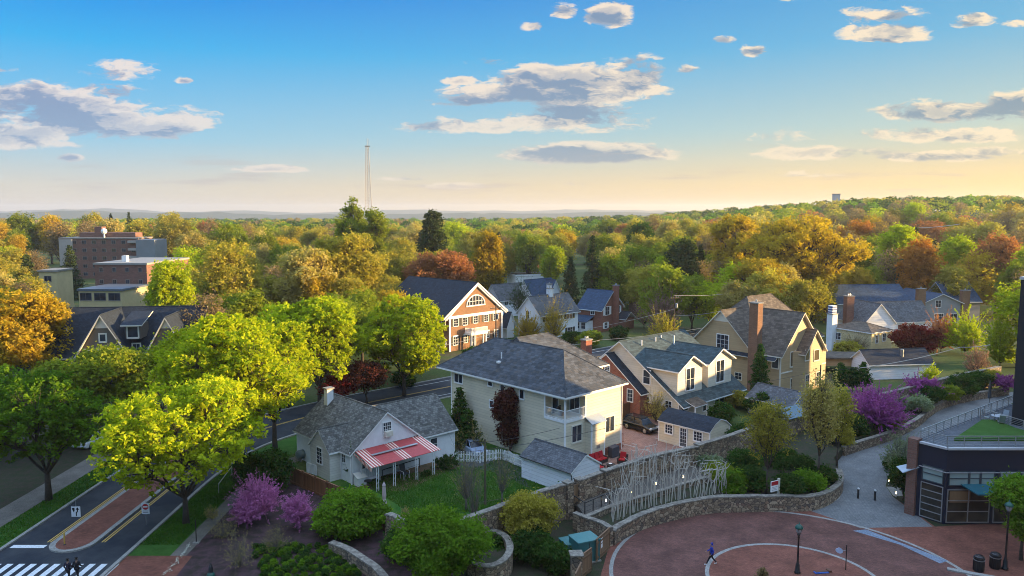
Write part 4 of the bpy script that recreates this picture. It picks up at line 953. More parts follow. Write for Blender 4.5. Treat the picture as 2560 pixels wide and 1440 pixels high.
# right bay with its own small gable
bx0, bx1 = h.lx(2008, -1.4, 6), h.lx(2062, -1.4, 6); zb2 = h.lz((bx0+bx1)/2, -1.4, 825)
m_ = MB(); m_.prism([(bx0-.6, 0), (bx0+.6, -1.4), (bx1-.6, -1.4), (bx1+.4, 0)], 0, 6.2); m_.poly([(bx0+.6, -1.4, 6.2), (bx1-.6, -1.4, 6.2), ((bx0+bx1)/2, -1.4, zb2)]); m_.build('bay', SID_TAN, h.e)
h.gable(RF_BROWN, bx0+.4, -1.4, bx1-.4, 2.5, 6.25, zb2, 'y', .45, .45, name='bay_roof', trim=OFFW)
m_ = MB(); m_.slab([(-.4, -.7, 6.0), (bx1+.8, -1.7, 5.95), (bx1+.8, .1, 6.5), (-.4, .1, 6.5)], .08, 0, 1); 
TB = plain('sunlit_window_tan', (.10, .075, .05), .15, spec=.8)
for r_ in ((1976, 879, 1998, 914),): h.win('R', 0, px=r_, cols=3, rows=1, frame=OFFW, fw=.13, glass=TB)
for px0, px1 in ((2013, 2023), (2035, 2047),): h.win('R', -1.4, px=(px0, 875, px1, 900), cols=1, rows=1, frame=OFFW, fw=.11, glass=TB)
h.win('L', 0, px=(1931, 888, 1946, 920), cols=1, rows=1, frame=OFFW, fw=.12); h.win('L', -.6, px=(1793, 837, 1821, 872), cols=3, rows=3, frame=WHITE, fw=.12); h.win('L', 0, px=(1864, 878, 1873, 908), cols=1, rows=1, frame=OFFW); h.win('L', -.6, px=(1838, 932, 1854, 948), cols=2, rows=2, frame=OFFW)
for r_ in ((1976, 945, 1996, 976), (2014, 938, 2022, 968), (2040, 930, 2052, 960)): h.win('R', -.0 if r_[0] < 2000 else -1.4, px=r_, cols=2, rows=3, frame=OFFW, fw=.1)
h.trim([(-.05, -.06, 3.1, LX, .0, 3.3), (-.05, -.05, 0, .12, .12, 6.0)], OFFW)
tanh = h
# ---------------------------------------------------------------- 7 brown brick colonial with pediment
o = G(1122, 880); h = House('brick_colonial', 'brown brick colonial with a white-trimmed pediment and half-round window', o, R(46))
ze = h.lz(0, 0, 791); LX = h.lx(1255, 0, ze); zr = h.lz(LX/2, 0, 710)
m_ = MB(); m_.poly([(0,0,0),(LX,0,0),(LX,0,ze),(LX/2,0,zr-.3),(0,0,ze)]); m_.poly([(0,21,0),(0,0,0),(0,0,ze),(0,21,ze)]); m_.poly([(LX,0,0),(LX,21,0),(LX,21,ze),(LX,0,ze)]); m_.poly([(LX,21,0),(0,21,0),(0,21,ze),(LX/2,21,zr-.3),(LX,21,ze)])
m_.build('wall', BRK_TAN, h.e)
h.gable(RF_DARK, -1.3, 0, LX+.8, 21, ze, zr+.3, 'y', .4, .6, th=.35, rid=LX/2)
m_ = MB(); m_.box(-1.4, 1.6, 0, -.01, 20, ze-.1); m_.build('side_bay', BRK_TAN, h.e)
cols_ = [h.lx(p_, 0, 3) for p_ in (1124, 1254)]
h.trim([(x-.2, -.14, 0, x+.2, -.01, ze-.2) for x in cols_] + [(-.1, -.18, ze-.55, LX+.1, -.01, ze-.05), (-1.55, 1.4, 0, -1.2, 1.75, ze-.15), (-1.48, 1.8, ze-.5, -1.41, 20, ze-.12)], name='pilaster')
for r_ in ((1134, 797, 1145, 815), (1157, 794, 1168, 812), (1184, 790, 1194, 807), (1210, 787, 1220, 803), (1233, 784, 1242, 800)): h.win('R', 0, px=r_, cols=2, rows=3, shut=BLACK, head=False)
for r_ in ((1133, 842, 1144, 862), (1160, 838, 1168, 856), (1216, 828, 1222, 843), (1236, 826, 1244, 842)): h.win('R', 0, px=r_, cols=2, rows=3, shut=BLACK, head=True)
h.win('L', -1.4, px=(1104, 800, 1113, 818), cols=2, rows=3)
# oval window
s0, z0 = h.hit('L', -1.4, 1109, 857); m_ = MB(); k = 18
ring = [(math.cos(2*math.pi*i/k), math.sin(2*math.pi*i/k)) for i in range(k)]
m_.tube([(-1.46, s0+c*.75, z0+s*1.05) for c, s in ring+ring[:1]], .12, 5); ow_ = m_.build('oval_window', WHITE, h.e); MB().poly([(-1.43, s0-c*.7, z0+s*1.0) for c, s in ring]).build('pane', GLASSB, ow_)
# half-round window
cx_, cz_ = h.hit('R', 0, 1189, 762); hw = 2.5; m_ = MB(); arc = [(math.cos(math.pi*i/12), math.sin(math.pi*i/12)) for i in range(13)]
m_.tube([(cx_+c*hw, -.08, cz_+s*2.0) for c, s in arc], .13, 5); m_.box(cx_-hw-.1, -.16, cz_-.22, cx_+hw+.1, -.01, cz_)
for i in range(1, 6): m_.box(cx_-hw+2*hw*i/6-.05, -.1, cz_, cx_-hw+2*hw*i/6+.05, -.04, cz_+2.0*math.sqrt(max(0, 1-(-1+2*i/6)**2)))
m_.box(cx_-hw*.93, -.1, cz_+.75, cx_+hw*.93, -.045, cz_+.83)
hr = m_.build('half_round_window', WHITE, h.e); MB().poly([(cx_+c*hw*.97, -.03, cz_+s*1.95) for c, s in arc]).build('pane', GLASS, hr)
# pediment rakes
m_ = MB()
for sx in (-1, 1): m_.slab([(LX/2, -.45, zr+.02), (LX/2+sx*(LX/2+.9), -.45, ze-.45), (LX/2+sx*(LX/2+.9), -.0, ze-.45), (LX/2, -.0, zr+.02)][::(1 if sx < 0 else -1)], .38)
m_.build('pediment_rake', WHITE, h.e)
a, b = h.lx(1178, -1.6, 5), h.lx(1214, -1.6, 5); zf = h.lz((a+b)/2, -1.6, 826)
m_ = MB(); m_.box(a-.3, -2.0, zf-.75, b+.3, -.01, zf-.3)
for x in (a, a+.8, b-.8, b): m_.tube([(x, -1.7, 0), (x, -1.7, zf-.75)], .16, 8)
po = m_.build('portico', WHITE, h.e); m_ = MB(); rails(m_, (a-.2, -1.9), (b+.2, -1.9), zf-.3, zf+.65, .22, .08); rails(m_, (a-.2, -1.9), (a-.2, -.1), zf-.3, zf+.65, .22, .08); m_.build('balustrade', WHITE, po)
h.win('R', 0, rect=((a+b)/2-.7, (a+b)/2+.7, .3, 2.6), cols=2, rows=3, name='door'); colonial = h
# ---------------------------------------------------------------- more houses
BLUEP = plain('blue_paint', (.03, .06, .22), .5)
def simple_house(name, label, px, z, ang, pr, pl, wall, roof, zr_px=None, axis='x', kind='gable', oh=.5, wins=(), cat='house', LX=None, LY=None, zr=None, group=None, ro=.4, gz0=0.0):
    """near corner eave seen at px, eave height z; pr/pl: survey columns of the right and left wall ends"""
    o = G(px[0], px[1], z + gz0); h = House(name, label, (o.x, o.y), R(ang), cat, gz0, group)
    LX = LX or h.lx(pr, 0, z); LY = LY or h.ly(pl, 0, z)
    if zr is None and kind != 'flat': zr = h.lz(LX/2 if axis == 'y' else 0, 0 if axis == 'y' else LY/2, zr_px)
    if kind == 'gable': h.walls(wall, 0, 0, LX, LY, 0, z, peak=zr, axis=axis); h.gable(roof, 0, 0, LX, LY, z, zr, axis, oh, ro)
    elif kind == 'hip': h.walls(wall, 0, 0, LX, LY, 0, z); h.hip(roof, 0, 0, LX, LY, z, zr, axis, oh)
    else:
        h.walls(wall, 0, 0, LX, LY, 0, z); MB().box(-.15, -.15, z+.002, LX+.15, LY+.15, z+.3).build('roof', roof, h.e); 
        m_ = MB(); m_.box(-.2, -.2, z-.1, LX+.2, -.152, z+.45); m_.box(-.2, -.15, z-.1, -.152, LY+.2, z+.45); m_.box(LX+.152, -.15, z-.1, LX+.2, LY+.2, z+.45); m_.box(-.15, LY+.152, z-.1, LX+.15, LY+.2, z+.45); m_.build('parapet', wall, h.e)
    for w_ in wins:
        f, r_, kw = w_[0], w_[1], (w_[2] if len(w_) > 2 else {}); h.win(f, 0, px=r_, **kw)
    h.LX, h.LY, h.zr, h.ze = LX, LY, zr, z
    return h
# white house behind, red brick house
h = simple_house('white_house', 'white two-storey house with a grey roof behind the bare golden shrub', (1350, 786), 5.5, 43, 1445, 1295, STUCCO, RF_GREY, 742, 'x', wins=[
    ('R', (1417, 777, 1430, 796), dict(cols=2, mull=1, shut=BLACK)), ('R', (1419, 818, 1431, 832), dict(cols=2, shut=BLACK)), ('R', (1363, 784, 1375, 803), dict(cols=2, shut=BLACK)), ('R', (1390, 781, 1400, 797), dict(cols=2, shut=BLACK)), ('L', (1315, 778, 1323, 795), dict(cols=2))])
h.chimney(STUCCO, 6.5, h.LY/2, 1.1, 1.1, 6, h.zr+1.3, 1)
h = simple_house('red_brick_house', 'red brick house with blue-grey roof and tall end chimney', (1504, 773), 5.3, 50, 1557, 1444, BRK_RED, RF_NAVY, 727, 'y', wins=[
    ('R', (1513, 767, 1523, 787), dict(cols=2, shut=WHITE)), ('R', (1542, 765, 1549, 781), dict(cols=2, shut=WHITE)), ('R', (1511, 806, 1518, 820), dict(cols=2, shut=WHITE)), ('L', (1477, 773, 1486, 786), dict(cols=2))])
h.chimney(BRK_RED, h.LX*.56, -.55, 1.3, 1.0, 0, h.zr+1.2, 1)
a, b = h.LY*.35, h.LY+.5
d = MB(); d.box(-2.6, a, 0, -.01, b, 2.5); sr = d.build('sunroom', STUCCO, h.e); MB().slab([(-3.0, b+.3, 2.5), (-3.0, a-.3, 2.5), (-.02, a-.3, 3.6), (-.02, b+.3, 3.6)], .12, 0).build('sunroom_roof', RF_NAVY, sr)
for i in range(3): h.win('L', -2.6, rect=(a+.3+i*(b-a)/3, a-.2+(i+1)*(b-a)/3, .8, 2.2), rows=2, cols=1)
d = MB(); d.box(h.LX*.72, -2.2, 0, h.LX+1.5, -.6, 2.6); d.build('porch', BRK_RED, h.e); h.gable(RF_DARK, h.LX*.72, -2.4, h.LX+1.5, 0, 2.6, 4.0, 'y', .3, .2, name='porch_roof')
# cluster behind the white house
h = simple_house('navy_roofed_house', 'white house with a steep navy roof beside the dark conifers, above the white house', (1333, 742), 5.2, 40, 1398, 1290, STUCCO, RF_NAVY, 700, 'x', wins=[('R', (1345, 742, 1352, 756), dict(cols=2)), ('R', (1375, 738, 1382, 750), dict(cols=2)), ('L', (1308, 740, 1315, 754), dict(cols=2))])
d = MB(); m = h.LX*.8; d.poly([(m-1.9, -.3, 5), (m+1.9, -.3, 5), (m+1.9, -.3, 5.6), (m, -.3, 9.2), (m-1.9, -.3, 5.6)]); dm = d.build('cross_gable', STUCCO, h.e); h.gable(RF_NAVY, m-1.9, -.3, m+1.9, h.LY/2, 5.6, 9.2, 'y', .4, .4, name='cross_gable_roof', parent=dm)
h.chimney(STUCCO, h.LX*.55, -.6, 1.1, 1.0, 0, 8.2, 1)
simple_house('grey_roofed_house', 'white clapboard house with a low grey roof directly right of the orange maple', (1248, 748), 4.8, 38, 1330, 1214, SID_WHITE, RF_GREY, 712, 'x', wins=[('R', (1262, 748, 1270, 762), dict(cols=2)), ('R', (1296, 745, 1305, 758), dict(cols=2)), ('L', (1226, 746, 1232, 758), dict(cols=1))])
simple_house('low_brown_house', 'low house with a flat brown roof and white edge beyond the navy-roofed house', (1290, 690), 4.0, 20, 1385, 1268, STUCCO, RF_BROWN, None, 'x', 'flat')
h = simple_house('brick_cottage', 'brick cottage with a pale pediment roof in the trees right of the golden tree', (1332, 650), 4.0, 30, 1378, 1268, BRK_RED, RF_GREY, 624, 'x', wins=[('L', (1320, 653, 1328, 664), dict(cols=2)), ('R', (1345, 652, 1352, 662), dict(cols=2)), ('R', (1362, 650, 1369, 660), dict(cols=2))])
h = simple_house('brick_gatehouse', 'narrow brick house with dark hipped roof among the conifers', (1447, 607), 6.5, 30, 1462, 1426, BRK_DK, RF_DARK, None, 'y', 'hip', zr=10, wins=[('L', (1434, 610, 1442, 620), dict(cols=2)), ('L', (1434, 624, 1442, 633), dict(cols=2))])
simple_house('dark_roofed_cottage', 'dark-roofed house left of the golden tree, mostly behind the orange maple', (1160, 618), 4.5, 20, 1190, 1130, BRK_DK, RF_DARK, None, 'x', zr=8.5)
h = simple_house('gabled_grey_house', 'grey house with a cream half-timbered gable behind the olive tree', (688, 668), 5.2, 35, 718, 662, SID_GREY, RF_DARK, None, 'y', zr=8.6, wins=[('L', (669, 671, 676, 681), dict(cols=2)), ('L', (678, 671, 684, 681), dict(cols=2)), ('R', (700, 668, 706, 678), dict(cols=2))])
m_ = MB(); [m_.obox((h.LX/2+dx, -.55, 6.4), (.18, .08, 2.6), 0, 0, 0, a_) for dx, a_ in ((0, 0), (-.9, .5), (.9, -.5), (-1.6, .9), (1.6, -.9))]; m_.build('gable_timber', OFFW, h.e)
simple_house('pale_bungalow', 'small pale house with a dark roof between the two tallest olive trees', (985, 690), 3.6, 30, 1010, 958, STUCCO, RF_DARK, None, 'x', zr=6.5)
simple_house('pale_cottage', 'small white cottage roof in the trees just left of the brown brick colonial', (992, 735), 3.4, 25, 1012, 955, STUCCO, RF_GREY, None, 'x', zr=6)
simple_house('white_outbuilding', 'small white outbuilding between the brown brick colonial and the golden shrub', (1268, 808), 3.3, 43, 1285, 1256, STUCCO, RF_DARK, None, 'y', zr=5.6, cat='outbuilding')
h = simple_house('shaded_brown_house', 'low dark house half hidden behind the pink blossoming tree', (1600, 752), 3.8, 40, 1650, 1572, BRK_DK, RF_BROWN, None, 'x', zr=6.8)
h.chimney(BRK_DK, 2, h.LY/2, 1.4, 1.2, 3, 8.6, 1)
h = simple_house('white_cottage_far', 'white cottage with a white chimney behind the utility pole', (1700, 742), 3.6, 38, 1722, 1660, STUCCO, RF_GREY, None, 'x', zr=6.4, wins=[('R', (1708, 742, 1713, 750), {})])
h.chimney(STUCCO, .5, h.LY/2, 1.3, 1.2, 3, 9.2, 1); h.e.name = 'whitewashed_cottage'
# right-hand houses
h = simple_house('grey_gable_house', 'grey gabled house with two brick chimneys and a long navy roof', (2308, 757), 5.4, 6, 2402, 2290, SID_GREY, RF_NAVY, 735, 'y', LY=14, oh=.7, wins=[('R', (2339, 751, 2352, 768), dict(cols=2)), ('R', (2336, 784, 2358, 800), dict(cols=4)), ('R', (2374, 785, 2392, 806), dict(cols=2))])
d = MB(); d.box(-19.5, 4, 0, -.01, 15, 5.2); d.box(h.LX+.01, 5, 0, h.LX+9, 15, 5.2); d.build('wing_wall', SID_GREY, h.e)
h.gable(RF_NAVY, -19.5, 4, -.5, 15, 5.2, 9.0, 'x', .5, .3, name='left_wing_roof'); h.gable(RF_NAVY, h.LX+.5, 5, h.LX+9, 15, 5.2, 9.4, 'x', .5, .3, name='right_wing_roof')
h.chimney(BRK_TAN, -.9, -.2, 1.9, 1.2, 0, h.lz(-.9, 0, 722), 1); h.chimney(BRK_TAN, h.LX+1.2, .3, 1.9, 1.2, 0, h.lz(h.LX+1, 0, 727), 1); h.chimney(BRK_DK, -19.9, 8, 1.2, 1.6, 0, 11.2, 0)
o = G(2237, 805, 4.2); h = House('white_gabled_house', 'white gabled house with pale grey roof behind the dark red maple', (o.x, o.y), R(12)); yl = 9
gx0 = reach(h.W(0, 0), h.ux, 2161, 4.2); zr = h.lz(gx0/2, 0, 760)
d = MB(); d.poly([(gx0, 0, 0), (0, 0, 0), (0, 0, 4.2), (gx0/2, 0, zr), (gx0, 0, 4.2)]); d.box(.01, 1.5, 0, 10.5, 9, 4.0); d.box(gx0, .01, 0, -.01, 9, 4.1); d.build('wall', SID_WHITE, h.e)
h.gable(RF_GREY, gx0, 0, 0, 9, 4.2, zr, 'y', .3, .3); h.gable(RF_GREY, -2, 1.5, 10.5, 9, 4.1, zr-.3, 'x', .3, .2, name='wing_roof')
h.win('R', 1.5, px=(2244, 812, 2256, 834), cols=1, glass=plain('curtain_red', (.16, .05, .04), .4)); h.win('R', 1.5, px=(2276, 810, 2287, 832), cols=1); h.chimney(BRK_DK, gx0-.6, 4.5, 1.7, 1.3, 0, zr+1.2, 2)
h = simple_house('yellow_box_house', 'low cream house with a shallow brown roof and a striped blue chimney', (2178, 832), 4.6, 30, 2231, 2078, SID_YEL, RF_BROWN, None, 'y', 'hip', zr=5.9, oh=.25, wins=[('R', (2189, 839, 2195, 857), dict(cols=2)), ('R', (2206, 834, 2214, 852), dict(cols=2)), ('L', (2088, 832, 2102, 848), dict(cols=2, mull=1))])
zc = h.lz(-.6, h.LY-.5, 785); h.chimney(STUCCO, -.6, h.LY-.6, 1.5, 1.3, 0, zc, 0)
m_ = MB(); m_.box(-1.25, h.LY-1.1, zc+.17, .05, h.LY-.05, zc+1.7); m_.build('chimney_pot', WHITE, h.e)
m_ = MB(); [m_.box(-1.27, h.LY-1.12, zc+.3+i*.5, .07, h.LY-.03, zc+.55+i*.5) for i in range(3)]; m_.build('chimney_stripe', BLUEP, h.e)
o = G(2236, 900, 2.5); h = House('carport', 'long low tan carport with brown flat roof below the cream box house', (o.x-13.5, o.y+1.5), R(-4), 'carport')
h.walls(SID_TAN, 0, 0, 14.5, 5, 1.2, 2.5); MB().box(-.4, -.5, 2.5, 14.9, 5.4, 2.75).build('roof', RF_BROWN, h.e); h.trim([(x, .05, 0, x+.15, .2, 1.2) for x in (.1, 4.8, 9.6, 14.2)], OFFW, 'post')
h = simple_house('clapboard_garage', 'white clapboard garage with a dark roof behind the gold-tipped shrub', (2341, 928), 2.6, 12, 2370, 2236, SID_WHITE, RF_DARK, None, 'x', LY=4.5, LX=3, zr=4.2, cat='garage')
h.e.location.z = 0
# make its long side face the viewer
o = G(2345, 950, 0); h.e.rotation_euler = (0, 0, R(8)); h.e.location = (o.x-11.3, o.y, 0)
for ch in list(h.e.children): bpy.data.objects.remove(ch)
h2 = h; h2.o = Vector(h.e.location); h2.walls(SID_WHITE, 0, 0, 11.3, 5, 0, 2.7, peak=4.5, axis='x'); h2.gable(RF_DARK, 0, 0, 11.3, 5, 2.7, 4.5, 'x', .4, .3); MB().tube([(6.5, 1.2, 3.4), (6.5, 1.2, 4.7)], .28, 8).build('roof_vent', STEEL, h.e)
o = G(2020, 1040, 0); h = House('stone_garage', 'stone and render garage with a plain grey roof right of the narrow conifer', (o.x, o.y-1), R(126), 'garage')
h.walls(STONEW, 0, 0, 6.6, 4.6, 0, 2.4, peak=3.8, axis='x'); h.gable(RF_GREY, 0, 0, 6.6, 4.6, 2.4, 3.8, 'x', .4, .3)
o = G(2010, 1100, 0); h = House('pool_shelter', 'small shelter with a blue translucent roof among the olive trees', (o.x-2.6, o.y-1.5), R(35), 'shelter')
m_ = MB(); [m_.box(x, y, .9, x+.12, y+.12, 3.2) for x in (0, 4.3) for y in (0, 3)]; m_.build('post', DKWOOD, h.e)
MB().slab([(-.3, -.4, 3.1), (4.8, -.4, 3.1), (4.8, 1.6, 3.8), (-.3, 1.6, 3.8)], .06).slab([(4.8, 3.6, 3.1), (-.3, 3.6, 3.1), (-.3, 1.602, 3.8), (4.8, 1.602, 3.8)], .06).build('roof', plain('blue_panel', (.06, .12, .16), .2, var=.3), h.e)
# left: dark house with three gables
o = G(200, 892, 5.8); h = House('dark_gabled_house', 'big dark-roofed house with cream-edged gables right of the orange maple', (o.x, o.y), R(8))
Lw = h.lx(432, 0, 5.8); x0 = h.lx(120, 2, 6)
zt = h.lz(4, 7, 770); h.walls(SID_BROWN, x0, 2, Lw, 13, 0, 5.8)
h.gable(RF_NAVY if False else RF_DARK, x0, 2, Lw+3, 14, 5.9, zt, 'x', .6, .3, trim=OFFW)
for (pa, pm, pb, zp_, yy, lab) in ((193, 255, 322, 787, -.4, 0), (370, 418, 466, 793, -.2, 1)):
    a, m, b = h.lx(pa, yy, 6), h.lx(pm, yy, 8), h.lx(pb, yy, 6); m = (a+b)/2; zp = h.lz(m, yy, zp_); zs_ = 6.2 if lab == 0 else 6.6
    d = MB(); d.poly([(a, yy, 0), (b, yy, 0), (b, yy, zs_), (m, yy, zp), (a, yy, zs_)]); d.poly([(a, 3, 0), (a, yy, 0), (a, yy, zs_), (a, 3, zs_)]); d.poly([(b, yy, 0), (b, 3, 0), (b, 3, zs_), (b, yy, zs_)]); g_ = d.build('gable_wall', SID_BROWN, h.e)
    h.gable(RF_DARK, a, yy, b, 7.8, zs_, zp, 'y', .7, .55, trim=OFFW, name='gable_roof', parent=g_, th=.3)
    m_ = MB(); k = .34; m_.poly([(m-(m-a)*k, yy-.03, zp-(zp-zs_)*k), (m+(m-a)*k, yy-.03, zp-(zp-zs_)*k), (m, yy-.03, zp-.05)]); m_.box(m-(m-a)*.8, yy-.1, zs_+.55, m+(m-a)*.8, yy-.01, zs_+.85) if lab == 0 else None; m_.build('gable_panel', OFFW, h.e)
h.win('R', -.4, px=(250, 836, 264, 853), cols=1, rows=1, fw=.2, frame=OFFW); h.win('R', 2, px=(333, 860, 350, 880), cols=2, rows=2, fw=.2, frame=OFFW); h.win('R', -.4, px=(257, 876, 270, 886), cols=1, rows=1, fw=.15, frame=OFFW)
a, b = h.lx(315, 1.2, 7.5), h.lx(352, 1.2, 7.5); dz = h.lz(a, 1.2, 812)
d = MB(); d.box(a, 1.2, dz-2.2, b, 5, dz); d.build('dormer', SID_BROWN, h.e); h.win('R', 1.2, rect=(a+.35, b-.35, dz-1.9, dz-.35), cols=1, rows=1, fw=.2, frame=OFFW); MB().slab([(a-.5, .5, dz+.02), (b+.5, .5, dz+.02), (b+.5, 6, dz+1.5), (a-.5, 6, dz+1.5)], .18, 0, 1).build('dormer_roof', [RF_DARK, OFFW], h.e)
bx0, bx1 = h.lx(382, -1.6, 3), h.lx(430, -1.6, 3); m_ = MB(); m_.box(bx0, -1.9, 3.0, bx1, -.21, 3.2); rails(m_, (bx0, -1.85), (bx1, -1.85), 3.2, 4.2, .2, .04); m_.build('balcony', BLACK, h.e)
m_ = MB(); [m_.box(x, -1.9, 0, x+.2, -1.7, 3.0) for x in (bx0, bx1-.2)]; m_.build('balcony_post', WHITE, h.e); MB().tube([(h.lx(168, 5, 8), 5, 7), (h.lx(168, 5, 8), 5, 9.5)], .12, 8).build('vent_pipe', WHITE, h.e)
# ---------------------------------------------------------------- blocks of flats
DIMF = plain('dull_window_frame', (.22, .19, .17), .6)
def block(name, label, pxl, ytop, pxr, H_, depth, wall, floors, cols, winpx=(1.6, 1.3), rot=0, cat='apartment block', roofm=None, zb=0.0, skip=()):
    """front runs from survey column pxl to pxr with its top at row ytop; H_ height"""
    o = G(pxl, ytop, H_ + zb); h = House(name, label, (o.x, o.y), R(rot), cat, zb); L = h.lx(pxr, 0, H_); h.LX = L
    h.walls(wall, 0, 0, L, depth, 0, H_); MB().box(-.25, -.25, H_+.002, L+.25, depth+.25, H_+.45).build('roof', roofm or CONC, h.e)
    fh = H_/floors
    for f in range(floors):
        for c in range(cols):
            if (f, c) in skip: continue
            xc = L*(c+.5)/cols; z = f*fh+fh*.52
            if PX(Vector((*h.W(xc, 0), z+zb)))[0] < -20: continue
            h.win('R', 0, rect=(xc-winpx[0]/2, xc+winpx[0]/2, z-winpx[1]/2+.2, z+winpx[1]/2+.2), cols=2, rows=1, fw=.1, frame=DIMF)
    h.fh = fh; return h
h = block('brick_apartments', 'long red-brown apartment block with grey end bays and a white roof tank', 148, 597, 345, 16.2, 12, BRK_DK, 5, 8, rot=0)
PALEW = plain('pale_end_wall', (.36, .33, .30), .85, var=.1, scale=.4)
m_ = MB(); m_.box(0.2, -.8, 0, 5.5, -.01, 16.0); m_.build('end_bay', PALEW, h.e); m_ = MB(); m_.box(h.LX+.01, -2, 0, h.LX+7.5, 9, 15.9); m_.build('grey_wing', plain('grey_panel_wall', (.22, .23, .24), .8, var=.1, scale=.3), h.e)
m_ = MB(); [m_.box(h.LX-3.6, -1.5, 2.2+i*3.1, h.LX-.1, -.01, 3.1+i*3.1) for i in range(5)]; m_.build('balcony', PALEW, h.e)
m_ = MB(); m_.box(6, 4, 16.66, 29, 10, 18.6); m_.build('penthouse', BRK_DK, h.e); m_ = MB(); m_.box(12, 4.5, 18.61, 15, 8, 21); m_.build('lift_tower', BRK_DK, h.e); m_ = MB(); m_.lathe([(.3, 16.6), (.3, 18), (.9, 18.4), (1.2, 19.2), (.9, 20), (.1, 20.4)], (17, 2.5), 14); m_.build('roof_tank', WHITE, h.e)
h = block('brick_flats', 'plain dark brick block of flats with a white roof edge right of the yellow flats', 236, 662, 366, 14.5, 22, BRK_DK, 5, 4, (.8, .9), rot=-2, roofm=plain('pale_roof', (.26, .25, .23), .8)); 
m_ = MB(); m_.box(4, 5, 14.95, 5.2, 6.2, 16.4); m_.build('roof_stack', WHITE, h.e)
h = block('yellow_flats', 'low yellow-rendered flats with flat blue-grey roof above the dark gabled house', 196, 727, 303, 9.5, 12, YELB, 3, 3, (2.6, 1.6), rot=-3, cat='flats', roofm=plain('lead_roof', (.10, .12, .15), .5))
h = block('yellow_end_block', 'narrow yellow-rendered block behind the bare trees at left', 96, 680, 141, 12, 8, YELB, 3, 1, rot=4, cat='flats')
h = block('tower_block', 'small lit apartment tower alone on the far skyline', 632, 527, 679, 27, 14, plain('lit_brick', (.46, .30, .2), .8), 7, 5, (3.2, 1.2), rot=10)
PG = plain('pale_grey_wall', (.42, .42, .44), .9)
o = P(2086, 486, 900); hh = gz(o.x, o.y); h = House('far_tower', 'tiny pale grey tower on the right-hand ridge line', (o.x, o.y), 0, 'tower block', hh-5)
zt = o.z-(hh-5); h.walls(PG, 0, 0, 7, 6, 0, zt); MB().box(-.3, -.3, zt+.01, 7.3, 6.3, zt+.8).build('roof', CONC, h.e)
# long pale industrial roofs at right
h = simple_house('long_low_warehouse', 'long low pale warehouse roof at far right above the red tree', (2420, 590), 6, 3, 2600, 2400, PALEW, plain('white_roof', (.38, .38, .40), .7), None, 'x', 'flat', LY=22, cat='warehouse')
simple_house('small_white_house', 'small white gabled house above the warehouse at far right', (2478, 572), 6, 8, 2520, 2470, STUCCO, RF_DARK, None, 'y', LY=12, zr=11)
# ---------------------------------------------------------------- dark modern building at right
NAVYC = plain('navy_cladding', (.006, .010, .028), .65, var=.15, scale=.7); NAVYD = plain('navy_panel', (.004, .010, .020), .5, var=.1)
a_, b_ = G(2293, 1290), G(2358, 1311); zt = ZA(b_.x, b_.y, 1124)
h = House('modern_shop_building', 'dark navy two-storey shop building with a planted roof terrace', (b_.x, b_.y), 0, 'shop building')
A = Vector((a_.x-b_.x, a_.y-b_.y)); D_ = Vector((G(2527, 985, zt+1.1).x-b_.x, G(2527, 985, zt+1.1).y-b_.y)); E_ = Vector((26, 15))
fp = [(0, 0), (30, 0), (30, D_.y), (D_.x, D_.y), (A.x-.5, A.y+.6), (A.x, A.y)]
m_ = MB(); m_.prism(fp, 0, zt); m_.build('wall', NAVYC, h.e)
zg = zt-.0
TERR = soil('terrace_paving', (.09, .10, .115), (.12, .13, .15), .8, 6)
inner = [(.35, .45), (30, .45), (30, D_.y-.3), (D_.x+.4, D_.y-.3), (A.x+.1, A.y+.8)]
MB().prism(inner, zt+.004, zt+.03).build('terrace_floor', TERR, h.e)
m_ = MB()
for p, q in (((A.x, A.y), (0, 0)), ((0, 0), (30, 0))):
    p, q = Vector(p), Vector(q); L = (q-p).length; a = math.atan2((q-p).y, (q-p).x); c = (p+q)/2; n = Vector((math.sin(a), -math.cos(a)))
    m_.obox((c.x+n.x*.05, c.y+n.y*.05, zt+.1), (L+.1, .35, .18), a); m_.obox((c.x+n.x*.08, c.y+n.y*.08, zt-2.05), (L+.1, .08, .06), a)
m_.build('coping', plain('pale_coping', (.5, .5, .52), .4, .3), h.e)
def railing(mb, p, q, z0, z1, n_bars=6, post=1.5):
    p, q = Vector(p), Vector(q); L = (q-p).length; a = math.atan2((q-p).y, (q-p).x); c = (p+q)/2
    mb.obox((c.x, c.y, z1), (L, .07, .07), a)
    for i in range(n_bars): mb.obox((c.x, c.y, z0+(z1-z0)*(i+.6)/(n_bars+.6)), (L, .022, .022), a)
    k = max(1, round(L/post))
    for i in range(k+1):
        s_ = p+(q-p)*i/k; mb.obox((s_.x, s_.y, (z0+z1)/2), (.06, .06, z1-z0), a)
m_ = MB(); railing(m_, (A.x+.2, A.y+.5), (.1, .3), zt+.1, zt+1.1); railing(m_, (.1, .3), (30, .3), zt+.1, zt+1.1); railing(m_, (A.x+.2, A.y+.5), (D_.x+.3, D_.y-.2), zt+.03, zt+1.1)
rt = G(2452, 1021, zt+1.1); r2 = G(2580, 1080, zt+1.1); railing(m_, (rt.x-b_.x, rt.y-b_.y), (r2.x-b_.x+3, r2.y-b_.y-.8), zt+.03, zt+1.1); m_.build('terrace_railing', GREYM, h.e)
gpts = [G(2385, 1104, zt), G(2420, 1080, zt), G(2455, 1056, zt), G(2490, 1056, zt), G(2540, 1078, zt), G(2620, 1100, zt), G(2560, 1104, zt)]
MB().prism([(p.x-b_.x, p.y-b_.y) for p in gpts], zt+.035, zt+.3).build('sedum_bed', VERGE, h.e)
BL = plain('brick_strip_red', (.12, .06, .05), .9)
dA = Vector((-A.x, -A.y)); aA = math.atan2(dA.y, dA.x)
